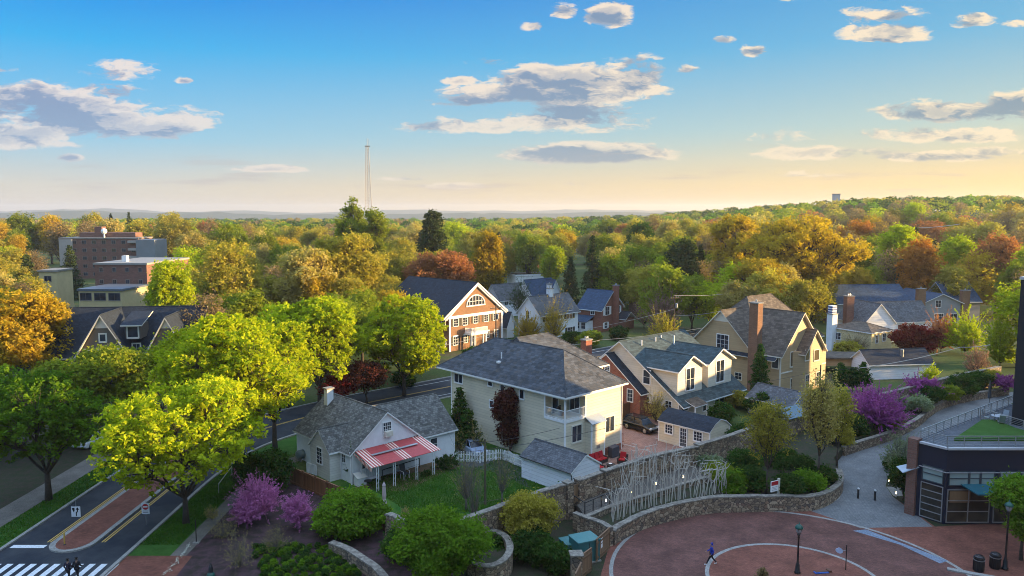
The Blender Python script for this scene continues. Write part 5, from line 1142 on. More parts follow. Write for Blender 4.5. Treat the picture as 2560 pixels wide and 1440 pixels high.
m_ = MB(); bx = Vector((A.x, A.y)) - dA.normalized()*.42; m_.obox((bx.x, bx.y+.25, (zt+.3)/2), (.85, .9, zt+.3), aA); m_.build('brick_pier', BRK_DK, h.e)
def facet(s0, s1, z0, z1, d0, d1, mb, which):
    if which == 'B': mb.box(s0, -d0, z0, s1, -d1, z1)
    else:
        t = dA.normalized(); n = Vector((t.y, -t.x)); c = Vector((A.x, A.y)) + t*((s0+s1)/2) + n*((d0+d1)/2); mb.obox((c.x, c.y, (z0+z1)/2), (s1-s0, abs(d1-d0), z1-z0), aA)
LA = dA.length
SHOPG = glassmat('shop_glass', (.02, .018, .014), .08); 
def blind():
    m2, T, b, o2 = newmat('blinded_glass'); ob = T.n('ShaderNodeTexCoord').outputs['Object']; n = T.n('ShaderNodeTexNoise', i_Vector=ob, i_Scale=.6).outputs[0]
    T.set(b.inputs['Base Color'], T.mix(n, (.20, .28, .25, 1), (.30, .36, .34, 1))); b.inputs['Roughness'].default_value = .15; return m2
BLG = blind(); SILV = plain('window_mullion', (.06, .08, .10), .4, .4)
def shopwin(which, s0, s1, z0, z1, cols, rows, glass, frame):
    f = MB(); w = .07
    for i in range(cols+1): x = s0+(s1-s0)*i/cols; facet(x-w/2, x+w/2, z0, z1, .01, .1, f, which)
    for j in range(rows+1): z = z0+(z1-z0)*j/rows; facet(s0-w/2, s1+w/2, z-w/2, z+w/2, .012, .09, f, which)
    o = f.build('window', frame, h.e); g = MB(); facet(s0, s1, z0, z1, .003, .03, g, which); g.build('pane', glass, o)
zz = lambda py: ZA(b_.x, b_.y, py)
shopwin('A', LA*.12, LA*.9, zz(1213), zz(1176), 1, 2, BLG, SILV); shopwin('A', LA*.1, LA*.92, zz(1306), zz(1220), 1, 5, SHOPG, GREYM)
for s0, s1, c in ((.25, 1.95, 1), (2.05, 2.95, 1), (3.05, 4.2, 1), (4.7, 6.5, 1), (6.6, 7.7, 1), (8.3, 10, 1)): shopwin('B', s0, s1, zz(1213), zz(1178), c, 2, BLG, SILV)
shopwin('B', .2, 3.9, zz(1305), zz(1224), 2, 3, SHOPG, GREYM); shopwin('B', 4.3, 10, zz(1305), zz(1224), 4, 2, SHOPG, GREYM)
m_ = MB(); INT = plain('lit_interior_wood', (.20, .12, .06), .6)
m_.box(.4, -.045, zz(1256), 2.2, -.032, zz(1228)); m_.build('shop_interior_panel', INT, h.e)
m_ = MB(); m_.slab([(1.3, -.02, zz(1212)), (1.9, -1.6, zz(1222)), (9, -1.6, zz(1222)), (9, -.02, zz(1212))][::-1], -.1); m_.build('canopy', plain('teal_canopy', (.015, .10, .13), .25), h.e)
cu = bpy.data.curves.new('sign_lettering', 'FONT'); cu.body = 'RYPAUI'; cu.size = .62; cu.extrude = .04; to = bpy.data.objects.new('tmp', cu); COL.objects.link(to); bpy.context.view_layer.update()
me = bpy.data.meshes.new_from_object(to); bpy.data.objects.remove(to); me.materials.append(WHITE); lt = bpy.data.objects.new('sign_lettering', me); COL.objects.link(lt); lt.parent = h.e; lt.rotation_euler = (math.pi/2, 0, 0)
lt.location = (3.15, -1.62, zz(1222)+.02)
m_ = MB(); m_.slab([(A.x-1.3, A.y+.4, zz(1205)), (A.x-.1, A.y-.1, zz(1186)), (A.x-.1, A.y+1.4, zz(1190)), (A.x-1.3, A.y+1.6, zz(1200))][::-1], -.05); m_.build('glass_awning', METALR, h.e)
shop = h
o = G(2528, 1062, zt); zs_ = ZA(o.x, o.y, 699)
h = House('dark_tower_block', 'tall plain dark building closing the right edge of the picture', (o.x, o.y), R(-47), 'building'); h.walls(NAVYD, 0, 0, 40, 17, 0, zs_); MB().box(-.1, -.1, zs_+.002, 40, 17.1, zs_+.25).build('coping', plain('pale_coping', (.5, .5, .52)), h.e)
slab_x = o.x
# unseen blocks right of the frame, placed and sized to shade the foreground
for i, (x, y, w_, d_, hh, nm) in enumerate([(70, 4, 26, 40, 21, 'unseen shade block right of the plaza, outside the picture'), (66, 50, 30, 21, 17.5, 'unseen corner shade block right of the plaza, outside the picture'), (90, 80, 24, 37, 14.5, 'further unseen block added for shade right of the garden path, outside the picture')]):
    h = House('shade_block', nm, (x, y), 0, 'shade block'); h.walls(NAVYC, 0, 0, w_, d_, 0, hh); MB().box(-.2, -.2, hh+.002, w_+.2, d_+.2, hh+.4).build('roof', CONC, h.e)

h = House('camera_tower_block', 'tall apartment building below and behind the viewpoint', (-30, -22), 0, 'building'); h.walls(NAVYC, 0, 0, 62, 20, 0, 34); MB().box(-.2, -.2, 34.01, 62.2, 20.2, 34.5).build('roof', CONC, h.e)
# ================================================================ objects
def flat_sign(parent, name, w_, h_, c, mat, th=.03): return MB().box(c[0]-w_/2, c[1]-th, c[2]-h_/2, c[0]+w_/2, c[1], c[2]+h_/2).build(name, mat, parent)
def text_mesh(body, size, mat, parent, loc, name='lettering', ext=.008, align='CENTER', rot=(math.pi/2, 0, 0)):
    cu = bpy.data.curves.new(name, 'FONT'); cu.body = body; cu.size = size; cu.extrude = ext; cu.align_x = align
    to = bpy.data.objects.new('tmp', cu); COL.objects.link(to); bpy.context.view_layer.update()
    me = bpy.data.meshes.new_from_object(to); bpy.data.objects.remove(to); me.materials.append(mat)
    o = bpy.data.objects.new(name, me); COL.objects.link(o); o.parent = parent; o.location = loc; o.rotation_euler = rot; return o
RED = plain('sign_red', (.42, .02, .025), .45); BLK = plain('sign_black', (.01, .01, .012), .6); GREEN = plain('lamp_green', (.01, .075, .055), .35, var=.2)
# traffic signs
p = G(206, 1330); p.x = -37.2; p.y = 63.9+1.2
t = empty('traffic_sign', (-37.2, 66.2, .14), 0, 'white keep-right sign with a black curved arrow on the brick median', 'road sign')
q = P(190, 1279, 66.2); t.location = (q.x, 66.2, 0); zc = q.z
MB().tube([(0, .04, 0), (0, .04, zc+1.05)], .035, 6).build('post', STEEL, t); s_ = flat_sign(t, 'sign_plate', .82, .95, (0, 0, zc), plain('sign_white', (.68, .68, .70), .5, var=.03))
m_ = MB(); m_.prism([(-.3, .0), (-.16, .0), (-.16, .38), (-.23, .1)], 0, .01); 
a = MB(); y = -.045
def flatpoly(mb, pts, zc, y=-.035, d=.01): 
    n = len(mb.v); k = len(pts); mb.v += [(x, y, zc+z) for x, z in pts] + [(x, y-d, zc+z) for x, z in pts]
    mb.f += [tuple(n+k+i for i in range(k)), tuple(n+i for i in reversed(range(k)))] + [(n+i, n+(i+1)%k, n+k+(i+1)%k, n+k+i) for i in range(k)]; mb.m += [0]*(k+2)
flatpoly(a, [(-.32, .36), (-.1, .36), (-.1, .12), (-.18, -.06), (-.32, .25)], zc); flatpoly(a, [(.0, -.4), (.08, -.4), (.09, -.12), (.2, .02), (.2, .2), (.31, .2), (.16, .42), (.0, .2), (.11, .2), (.11, .06), (.0, -.08)], zc); a.build('arrow_symbol', BLK, s_)
q = P(364, 1271, 64.5); t = empty('traffic_sign', (q.x, 64.5, 0), 0, 'white no-entry sign with a red disc beside the right-hand kerb', 'road sign'); zc = q.z
MB().tube([(0, .04, 0), (0, .04, zc+.5)], .035, 6).build('post', STEEL, t); s_ = flat_sign(t, 'sign_plate', .68, 1.0, (0, 0, zc), plain('sign_white', (.68, .68, .70)))
a = MB(); flatpoly(a, [(.27*math.cos(2*math.pi*i/24), .16+.27*math.sin(2*math.pi*i/24)) for i in range(24)], zc); a.build('red_disc', RED, s_); a = MB(); flatpoly(a, [(-.2, .11), (.2, .11), (.2, .21), (-.2, .21)], zc, -.047); a.build('white_bar', WHITE, s_)
a = MB(); flatpoly(a, [(-.24, -.24), (.24, -.24), (.24, -.2), (-.24, -.2)], zc); flatpoly(a, [(-.24, -.36), (.24, -.36), (.24, -.32), (-.24, -.32)], zc); a.build('black_lines', BLK, s_)
q = G(162, 1366); t = empty('marker_post', q, 0, 'yellow marker post near the rounded tip of the brick median', 'marker post'); MB().lathe([(.11, .14), (.07, .2), (.06, .22)], n=10).build('base', BLACK, t); MB().lathe([(.055, .2), (.055, 1.15), (.03, 1.2)], n=10).build('post', plain('yellow_post', (.5, .33, .06), .5), t)
# the red and white board on the planted wall
q = P(1942, 1238, 70.2); zb_ = 1.0; q = G(1936, 1240, 1.2); t = empty('estate_sign', (q.x, q.y, .9), R(28), 'small white and red estate sign standing above the curved stone wall', 'sign')
MB().box(.42, -.06, 0, .62, .1, 1.9).build('post', OFFW, t); s_ = MB().box(-.5, -.04, .75, .4, .04, 1.75).build('board', WHITE, t); MB().box(-.48, -.05, 1.35, .38, -.041, 1.72).build('red_band', RED, s_)
m_ = MB(); [m_.box(-.38, -.05, .9+i*.13, .28-.1*(i % 2), -.041, .94+i*.13) for i in range(3)]; m_.build('text_lines', plain('grey_print', (.3, .3, .33)), s_)
# street lamps
def lamp(name, label, loc, H_=4.6):
    t = empty(name, loc, 0, label, 'street lamp', 'green-topped lanterns on black posts')
    MB().lathe([(.24, 0), (.24, .12), (.17, .2), (.15, .7), (.10, .8), (.075, 1.0), (.065, H_-1.0), (.10, H_-.95), (.06, H_-.85), (.13, H_-.72), (.10, H_-.62)], n=12).build('post', BLACK, t, smooth=True)
    g_ = MB().lathe([(.11, H_-.62), (.19, H_-.5), (.25, H_-.28), (.25, H_-.2)], n=12).build('glass_bowl', plain('lamp_glass', (.3, .32, .34), .2), t, smooth=True)
    m_ = MB(); [m_.tube([(.12*math.cos(a), .12*math.sin(a), H_-.62), (.28*math.cos(a), .28*math.sin(a), H_-.2)], .016, 4) for a in np.linspace(0, 2*math.pi, 6, endpoint=False)]; m_.build('cage', BLACK, t)
    MB().lathe([(.31, H_-.22), (.31, H_-.16), (.25, H_-.04), (.13, H_+.06), (.05, H_+.1), (.04, H_+.2), (.01, H_+.28)], n=14).build('lamp_cap', GREEN, t, smooth=True); return t
q = P(1998, 1312, 55.5); lamp('street_lamp', 'street lamp in the middle of the brick turning circle', (q.x, 55.5, 0), q.z-.05)
q = G(2512, 1423); lamp('street_lamp', 'street lamp beside the two litter bins at right', q, ZA(q.x, q.y, 1258))
q = P(1420, 1366, 58.5); lamp('street_lamp', 'street lamp by the wooden enclosure gates', (q.x, 58.5, 0), q.z)
q = P(527, 1432, 55.0); lamp('street_lamp', 'street lamp at the bottom edge beside the white flowers', (q.x, 55.0, 0), q.z)
# palette-shaped hanging sign
q = P(2117, 1362, 56); t = empty('hanging_sign', (q.x, 56, 0), 0, 'pale blue palette-shaped sign hanging from a thin black pole', 'sign'); MB().tube([(0, 0, 0), (0, 0, q.z)], .04, 8).build('pole', BLACK, t)
c = P(2098, 1376, 56); m_ = MB(); dx = c.x-q.x
pp = [(.30*math.cos(a)*(1-.18*math.exp(-((a-2.6)/.3)**2)), .21*math.sin(a)*(1-.3*math.exp(-((a-2.6)/.3)**2))) for a in np.linspace(0, 2*math.pi, 22, endpoint=False)]
pp = [(x*math.cos(-.45)-z*math.sin(-.45), x*math.sin(-.45)+z*math.cos(-.45)) for x, z in pp]; flatpoly(m_, [(x+dx, z) for x, z in pp], c.z, 0, .04); m_.build('palette_board', plain('pale_blue_board', (.42, .5, .68), .5), t); MB().tube([(0, 0, c.z-.05), (dx+.25, 0, c.z)], .015, 5).build('bracket', GREYM, t)
# bins and bollards
for (px, py), lab in (((2446, 1427), 'left one of the two round black litter bins'), ((2487, 1420), 'right one of the two round black litter bins')):
    q = G(px, py); t = empty('litter_bin', q, 0, lab + ' on the brick pavement', 'litter bin', 'round black litter bins')
    MB().lathe([(.33, 0), (.36, .05), (.36, .95), (.40, 1.0), (.40, 1.08)], n=18).build('body', BLACK, t, smooth=False); MB().lathe([(.405, .88), (.405, .92)], n=18).build('band', GREYM, t)
    m_ = MB(); [m_.box(.375*math.cos(a)-.012, .375*math.sin(a)-.012, .08, .375*math.cos(a)+.012, .375*math.sin(a)+.012, .86) for a in np.linspace(0, 2*math.pi, 20, endpoint=False)]; m_.build('slats', BLACK, t)
    MB().lathe([(.37, 1.08), (.30, 1.2), (.22, 1.24), (.2, 1.18), (.05, 1.17)], n=18).build('lid', plain('bin_lid', (.03, .03, .035), .3), t, smooth=True)
for (px, py), lab in (((2145, 1246), 'left-hand black bollard on the grey paved path'), ((2187, 1251), 'right-hand black bollard on the grey paved path')):
    q = G(px, py); t = empty('bollard', q, 0, lab, 'bollard', 'bollards on the grey path'); MB().lathe([(.1, 0), (.1, 1.0)], n=12).build('post', BLACK, t); MB().lathe([(.105, .93), (.105, 1.0), (.09, 1.04)], n=12).build('cap', WHITE, t)
# glowing path lanterns
GLOW = bpy.data.materials.new('lantern_glow'); GLOW.use_nodes = True; e = GLOW.node_tree.nodes['Principled BSDF']; e.inputs['Emission Color'].default_value = (1, .75, .35, 1); e.inputs['Emission Strength'].default_value = 2.5
LN = ['first lantern from the left on the raised walk', 'second lantern from the left on the raised walk', 'third lantern from the left on the raised walk', 'fourth lantern from the left on the raised walk', 'lantern glowing above the dark shrubs right of the sculpture', 'lantern glowing in the right edge of the big purple redbud', 'upper lantern in the bed beside the shop building', 'middle lantern in the bed beside the shop building', 'lowest lantern in front of the concrete pad by the shop', 'tiny lantern by the far stone wall beyond the second redbud']
for k_, (px, py, zb_, hh) in enumerate([(1515, 1262, 1.5, .65), (1579, 1240, 1.5, .65), (1640, 1219, 1.5, .65), (1708, 1202, 1.5, .65), (1833, 1180, .9, .9), (2242, 1042, .9, 1.6), (2230, 1185, 0, .7), (2222, 1212, 0, .7), (2240, 1243, 0, .7), (2444, 965, .5, 1.0)]):
    q = G(px, py, zb_); t = empty('path_lantern', q, 0, LN[k_], 'lantern', 'glowing path lanterns'); s_ = .5
    MB().lathe([(.12*s_, 0), (.1*s_, .06), (.05*s_, .1), (.05*s_, hh*.45), (.13*s_, hh*.48)], n=8).build('base', GREYM, t); MB().lathe([(.09*s_, hh*.48), (.11*s_, hh*.6), (.09*s_, hh*.85)], n=8).build('lamp_glass', GLOW, t); MB().lathe([(.16*s_, hh*.85), (.12*s_, hh*.93), (.02, hh)], n=8).build('lid', GREYM, t)
# branch sculpture: every stem a part
t = empty('branch_sculpture', (0, 0, 0), 0, 'row of tall silvery metal branches rising behind the curved stone wall', 'sculpture'); rs = random.Random(4); BRS = plain('silvery_branch', (.54, .49, .42), .5, .0, var=.2)
base_px = [(1535, 1306), (1556, 1297), (1576, 1288), (1606, 1278), (1637, 1270), (1668, 1260), (1698, 1252), (1730, 1246), (1760, 1242), (1790, 1238), (1818, 1235)]
bw = spline([tuple(G(a, b, .92))[:2] for a, b in base_px], 6); NB = 66
for i in range(NB):
    f = i/(NB-1); k_ = f*(len(bw)-1); a = bw[int(k_)]; x, y = a[0]+rs.uniform(-.15, .15), a[1]+rs.uniform(.0, .6)
    H_ = (2.6 + 3.2*math.sin(math.pi*min(1, f*1.15+.08)) )*rs.uniform(.75, 1.1) if f < .72 else rs.uniform(2.2, 3.3)
    lean = rs.uniform(-.28, .28); pts = [(x, y, .9)]; cx_, cy_ = x, y
    for s_ in range(1, 6):
        cx_ += lean*.12*s_ + rs.uniform(-.1, .1); cy_ += rs.uniform(-.08, .08); pts.append((cx_, cy_, .9+H_*s_/5*(1-.03*s_*abs(lean))))
    if rs.random() < .5: pts.append((cx_+math.copysign(rs.uniform(.4, 1.3), lean), cy_, pts[-1][2]+rs.uniform(-.1, .4)))
    m_ = MB(); m_.tube(pts, [.042]*3 + [.034]*(len(pts)-4) + [.014], 5)
    for b_ in range(rs.randint(1, 2)):
        j = rs.randint(2, 4); o = Vector(pts[j]); d = Vector((rs.choice((-1, 1))*rs.uniform(.3, .7), rs.uniform(-.2, .2), rs.uniform(.3, 1.2))); m_.tube([o, o+d*.5, o+d+Vector((0, 0, .15))], [.03, .024, .012], 4)
    m_.build('branch', BRS, t, uv=False)
# walk rail
m_ = MB(); P0 = [at(1435, 1268, 1.3), at(1462, 1286, 1.3), at(1503, 1268, 1.3), at(1545, 1254, 1.3)]
t = empty('handrail', (0, 0, 0), 0, 'thin dark handrail at the lower end of the raised walk', 'handrail')
for a, b in zip(P0, P0[1:]): railing(m_, a, b, 1.3, 2.35, 2, 1.4)
m_.build('rail', BLACK, t)
m_ = MB(); a, b = G(547, 1235), G(580, 1190); m_.tube([(a.x, a.y, .1), (a.x, a.y, 1.0), (b.x, b.y, 1.0), (b.x, b.y, .1)], .04, 6); t = empty('handrail', (0, 0, 0), 0, 'pale metal handrail on the grass beside the sidewalk', 'handrail'); m_.build('rail', STEEL, t)
t = empty('yard_post', G(491, 1358), 0, 'short black post with a square foot at the sidewalk edge', 'post'); MB().tube([(0, 0, 0), (0, 0, 2.0)], .045, 6).build('pole', BLACK, t); MB().box(-.25, -.2, 0, .25, .2, .12).build('foot', CONC, t)
# timber fence and enclosure
def fence(name, label, path, H_, mat, z=0.0, post=.14, every=2.2):
    t = empty(name, (0, 0, 0), 0, label, 'fence'); L = 0; pts = [Vector(p[:2]) for p in path]
    for a, b in zip(pts, pts[1:]):
        k = max(1, round((b-a).length/every))
        for i in range(k):
            p, q = a+(b-a)*i/k, a+(b-a)*(i+1)/k; an = math.atan2((q-p).y, (q-p).x); c = (p+q)/2; m_ = MB(); m_.obox((c.x, c.y, z+H_*.5-.05), ((q-p).length-.16, .05, H_-.12), an); 
            for zz_ in (.12, .88): m_.obox((c.x, c.y-.05, z+H_*zz_), ((q-p).length-.16, .06, .12), an)
            m_.obox((c.x, c.y, z+H_-.04), ((q-p).length, .13, .06), an); m_.build('fence_panel', mat, t); MB().obox((p.x, p.y, z+H_/2+.04), (post, post, H_+.1), an).build('fence_post', mat, t)
        MB().obox((b.x, b.y, z+H_/2+.04), (post, post, H_+.1), 0).build('fence_post', mat, t)
    return t
fence('wooden_fence', 'dark brown board fence between the white cottage and the purple redbuds', [G(728, 1208), G(790, 1235), G(850, 1262), G(968, 1330)], 1.75, DKWOOD)
fence('wooden_fence', 'brown timber fence behind the black car', [(13.2, 97.5), (16.5, 101), (20.8, 97.5)], 1.9, plain('red_brown_timber', (.14, .06, .03), .8, var=.3))
GP = WOODT
def gate(label, a, b, H_):
    a, b = Vector(a[:2]), Vector(b[:2]); an = math.atan2((b-a).y, (b-a).x); c = (a+b)/2; L = (b-a).length; t = empty('timber_gate', (c.x, c.y, 0), an, label, 'gate', 'brown timber gates of the utility yard')
    MB().box(-L/2, -.03, .1, L/2, .03, H_).build('boards', GP, t); m_ = MB(); m_.box(-L/2, -.08, .3, L/2, -.031, .45); m_.box(-L/2, -.08, H_-.4, L/2, -.031, H_-.25); m_.box(-L/2, -.079, .451, -L/2+.12, -.031, H_-.401); m_.box(L/2-.12, -.079, .451, L/2, -.031, H_-.401); m_.box(-L/2-.02, -.06, H_+.002, L/2+.02, .06, H_+.06); m_.build('gate_rails', plain('gate_rail_wood', (.17, .10, .055), .8), t); return t
g1 = gate('timber gate with two small white notices, nearest the curved wall', G(1490, 1408), G(1523, 1376), 1.9); flat_sign(g1, 'notice', .3, .4, (-.35, -.045, 1.5), WHITE, .02); flat_sign(g1, 'notice', .3, .3, (-.35, -.045, 1.05), WHITE, .02)
gate('plain timber gate leaf standing half open beside the stone post', G(1450, 1452), G(1478, 1430), 1.9); gate('timber gate leaf running out of the bottom of the picture', G(1452, 1470), G(1438, 1500), 1.9)
t = empty('stone_post', G(1440, 1450), R(5), 'squat stone gate post with a flat cap by the utility cabinets', 'gate post'); MB().box(-.4, -.4, 0, .4, .4, 2.0).build('masonry', STONE, t); MB().box(-.5, -.5, 2.0, .5, .5, 2.12).build('cap', CAP, t)
TEAL = plain('teal_enamel', (.03, .13, .13), .4, var=.1)
for (px, py), sz, lab in (((1462, 1405), (1.9, 1.6, 1.75), 'large teal utility cabinet inside the timber enclosure'), ((1432, 1392), (1.7, 1.4, 1.15), 'lower teal utility cabinet left of the large one')):
    q = G(px, py); t = empty('utility_cabinet', (q.x, q.y+sz[1]*.3, 0), R(24), lab, 'utility cabinet', 'teal utility cabinets'); MB().box(-sz[0]/2, -sz[1]/2, .12, sz[0]/2, sz[1]/2, sz[2]).build('body', TEAL, t); MB().box(-sz[0]/2-.06, -sz[1]/2-.06, sz[2]+.002, sz[0]/2+.06, sz[1]/2+.06, sz[2]+.1).build('lid', plain('teal_lid', (.05, .18, .18), .4), t); MB().box(-sz[0]/2-.1, -sz[1]/2-.1, 0, sz[0]/2+.1, sz[1]/2+.1, .118).build('plinth', CONC, t)
    m_ = MB(); m_.box(-.02, -sz[1]/2-.02, .25, .02, -sz[1]/2-.001, sz[2]-.1); m_.box(.1, -sz[1]/2-.05, sz[2]*.5, .14, -sz[1]/2-.001, sz[2]*.5+.2); m_.build('door_seam', BLACK, t)
t = empty('wooden_gate', (*at(1437, 1212, 3.0), 1.3), R(38), 'small wooden gate between the two stone piers of the tall wall', 'gate'); MB().box(-.45, -.03, .05, .45, .03, 1.7).build('boards', GP, t)
# white picket fence
pk = [G(1137, 1157), G(1160, 1155), G(1200, 1158), G(1240, 1151), G(1262, 1152), G(1285, 1162), G(1304, 1170)]
t = empty('picket_fence', (0, 0, 0), 0, 'low white picket fence between the cottage and the white garage', 'fence'); pts = [Vector(p[:2]) for p in pk]
for a, b in zip(pts, pts[1:]):
    m_ = MB(); an = math.atan2((b-a).y, (b-a).x); c = (a+b)/2; L = (b-a).length
    for z in (.3, .85): m_.obox((c.x, c.y+.04, z), (L, .04, .09), an)
    k = max(3, int(L/.17))
    for i in range(k): q = a+(b-a)*(i+.5)/k; m_.obox((q.x, q.y, .58+.12*math.sin(math.pi*(i+.5)/k)), (.085, .025, 1.0+.24*math.sin(math.pi*(i+.5)/k)), an)
    m_.build('picket_panel', WHITE, t); MB().obox((a.x, a.y+.03, .6), (.12, .12, 1.2), an).build('fence_post', WHITE, t)
m_ = MB(); a, b = G(768, 1184), G(791, 1192); rails(m_, a.xy, b.xy, .1, 1.2, .2, .09); t = empty('picket_fence', (0, 0, 0), 0, 'short white picket panel beside the cottage porch', 'fence'); m_.build('picket_panel', WHITE, t)
# cottage yard things
q = G(762, 1150); t = empty('fuel_tank', q, R(UA and 43), 'grey-green horizontal fuel tank beside the cottage wall', 'tank'); m_ = MB(); m_.tube([(-.9, 0, .75), (-.85, 0, .75), (.85, 0, .75), (.9, 0, .75)], [.35, .5, .5, .35], 16); m_.build('tank', plain('tank_green', (.12, .16, .16), .4), t, smooth=True); m_ = MB(); [m_.box(x, -.35, 0, x+.1, .35, .35) for x in (-.6, .5)]; m_.build('cradle', CONC, t)
q = G(961, 1277); t = empty('closed_parasol', q, 0, 'closed pale pink garden parasol standing on the lawn', 'parasol'); MB().tube([(0, 0, 0), (0, 0, 2.75)], .03, 8).build('pole', OFFW, t)
m_ = MB(); m_.lathe([(.05, .55), (.26, .62), (.24, .85), (.15, 1.15), (.20, 1.5), (.16, 2.1), (.14, 2.3), (.17, 2.42), (.1, 2.62), (.03, 2.7)], n=14); m_.build('canopy', siding('parasol_cloth', (.52, .42, .42), .06, True), t); MB().lathe([(.3, 0), (.3, .08), (.06, .14)], n=12).build('foot', CONC, t)
def chair(name, label, loc, rz, mat, frame=WHITE, arm=True, s=1.0, group=None):
    t = empty(name, loc, rz, label, 'chair', group); t.scale = (s, s, s)
    MB().box(-.27, -.26, .40, .27, .26, .46).build('seat', mat, t); m_ = MB(); m_.obox((0, .32, .8), (.52, .05, .72), 0, R(-14)); m_.build('backrest', mat, t)
    for x in (-.27, .27):
        for y in (-.24, .24): MB().tube([(x, y, 0), (x*.96, y*.96, .42)], .025, 6).build('leg', frame, t)
        if arm: MB().tube([(x*1.05, -.26, .42), (x*1.1, -.24, .66), (x*1.1, .26, .68)], .025, 6).build('armrest', frame, t)
    return t
DKF = plain('dark_mesh_fabric', (.05, .06, .07), .8)
chair('garden_chair', 'dark-backed garden chair with white frame under the striped awning', G(1012, 1196), R(45), DKF, s=1.25)
chair('garden_chair', 'white chair behind the dark-backed one under the awning', G(1000, 1182), R(75), OFFW, s=1.1)
q = G(928, 1206); t = empty('slatted_bench', q, R(43), 'white slatted bench against the cottage wall under the awning', 'bench'); m_ = MB(); [m_.box(-1.0+i*.25, .3, .5, -.87+i*.25, .34, 1.35) for i in range(8)]; m_.box(-1.05, .29, 1.35, 1.0, .35, 1.43); m_.build('backrest', WHITE, t); MB().box(-1.05, -.25, .42, 1.0, .3, .48).build('seat', WHITE, t)
for x in (-1, .95): MB().box(x-.04, -.2, 0, x+.04, .28, .42).build('leg', WHITE, t)
q = G(922, 1216); t = empty('round_table', (q.x, q.y-.3, 0), 0, 'small dark round table in front of the slatted bench', 'table'); MB().lathe([(.42, .68), (.42, .71)], n=16).build('tabletop', BLACK, t); MB().lathe([(.25, 0), (.05, .06), (.05, .68)], n=8).build('pedestal', BLACK, t)
q = G(901, 1212); t = empty('storage_box', q, R(43), 'white slanted storage box at the cottage corner under the awning', 'box'); m_ = MB(); m_.prism([(-.5, -.35), (.5, -.35), (.5, .35), (-.5, .35)], 0, [.85, .75, 1.1, 1.2]); m_.build('box_body', WHITE, t); MB().slab([(-.6, -.42, .86), (.6, -.42, .78), (.6, .42, 1.14), (-.6, .42, 1.24)], .05).build('lid', OFFW, t)
m_ = MB(); a, b = G(957, 1202).xy, G(1049, 1172).xy; railing(m_, a, b, .15, 1.15, 1, 4.5); t = empty('metal_railing', (0, 0, 0), 0, 'plain black metal railing along the cottage wall under the awning', 'railing'); m_.build('rail', BLACK, t)
# red sofa group on the patio
REDC = plain('red_cushion', (.38, .008, .015), .85, var=.2, scale=5); WICK = plain('brown_wicker', (.05, .035, .03), .8, var=.3, scale=20)
def sofa(label, loc, rz, n, cat='sofa', name='red_sofa'):
    t = empty(name, loc, rz, label, cat); W2 = n*.72/2; MB().box(-W2-.12, -.42, .05, W2+.12, .42, .36).build('wicker_base', WICK, t)
    MB().obox((0, .42, .55), (n*.72+.3, .12, .75), 0, R(-10)).build('wicker_back', WICK, t)
    for s_ in (-1, 1): MB().box(s_*(W2+.02), -.42, .361, s_*(W2+.16), .4, .62).build('armrest', WICK, t)
    for i in range(n):
        x = -W2+.36+i*.72; m_ = MB(); m_.box(x-.34, -.44, .37, x+.34, .3, .55); c = m_.build('seat_cushion', REDC, t); m2 = MB(); m2.obox((x, .3, .85), (.66, .2, .68), 0, R(-16)); d = m2.build('back_cushion', REDC, t)
        for o_ in (c, d): bv = o_.modifiers.new('soft', 'BEVEL'); bv.width = .06; bv.segments = 3
    return t
q = G(1496, 1160); sofa('red-cushioned wicker sofa with three seats on the patio', (q.x, q.y+.2, 0), R(43), 3)
q = G(1556, 1158); sofa('red-cushioned wicker armchair nearest the stone wall', q, R(-25), 1, 'armchair', 'red_armchair')
q = G(1498, 1178); sofa('red-cushioned footstool between the sofa and the garage', q, R(43), 1, 'footstool', 'red_footstool')
q = G(1527, 1172); t = empty('patio_table', q, 0, 'low dark table with a white bowl between the red seats', 'table'); MB().lathe([(.45, .05), (.42, .45), (.5, .47), (.5, .5)], n=16).build('tabletop', WICK, t)
t2 = empty('white_bowl', (q.x-.05, q.y, .5), 0, 'white bowl on the low patio table', 'bowl'); MB().lathe([(.08, .0), (.18, .08), (.2, .1)], n=12).build('bowl', WHITE, t2)
q = G(1534, 1142); t = empty('patio_screen', q, R(43), 'dark grey covered grill behind the red sofa', 'grill'); m_ = MB(); m_.prism([(-.6, -.3), (.6, -.3), (.6, .3), (-.6, .3)], .05, [1.15, 1.2, 1.3, 1.25]); m_.build('cover', plain('grill_cover', (.05, .05, .065), .8), t)
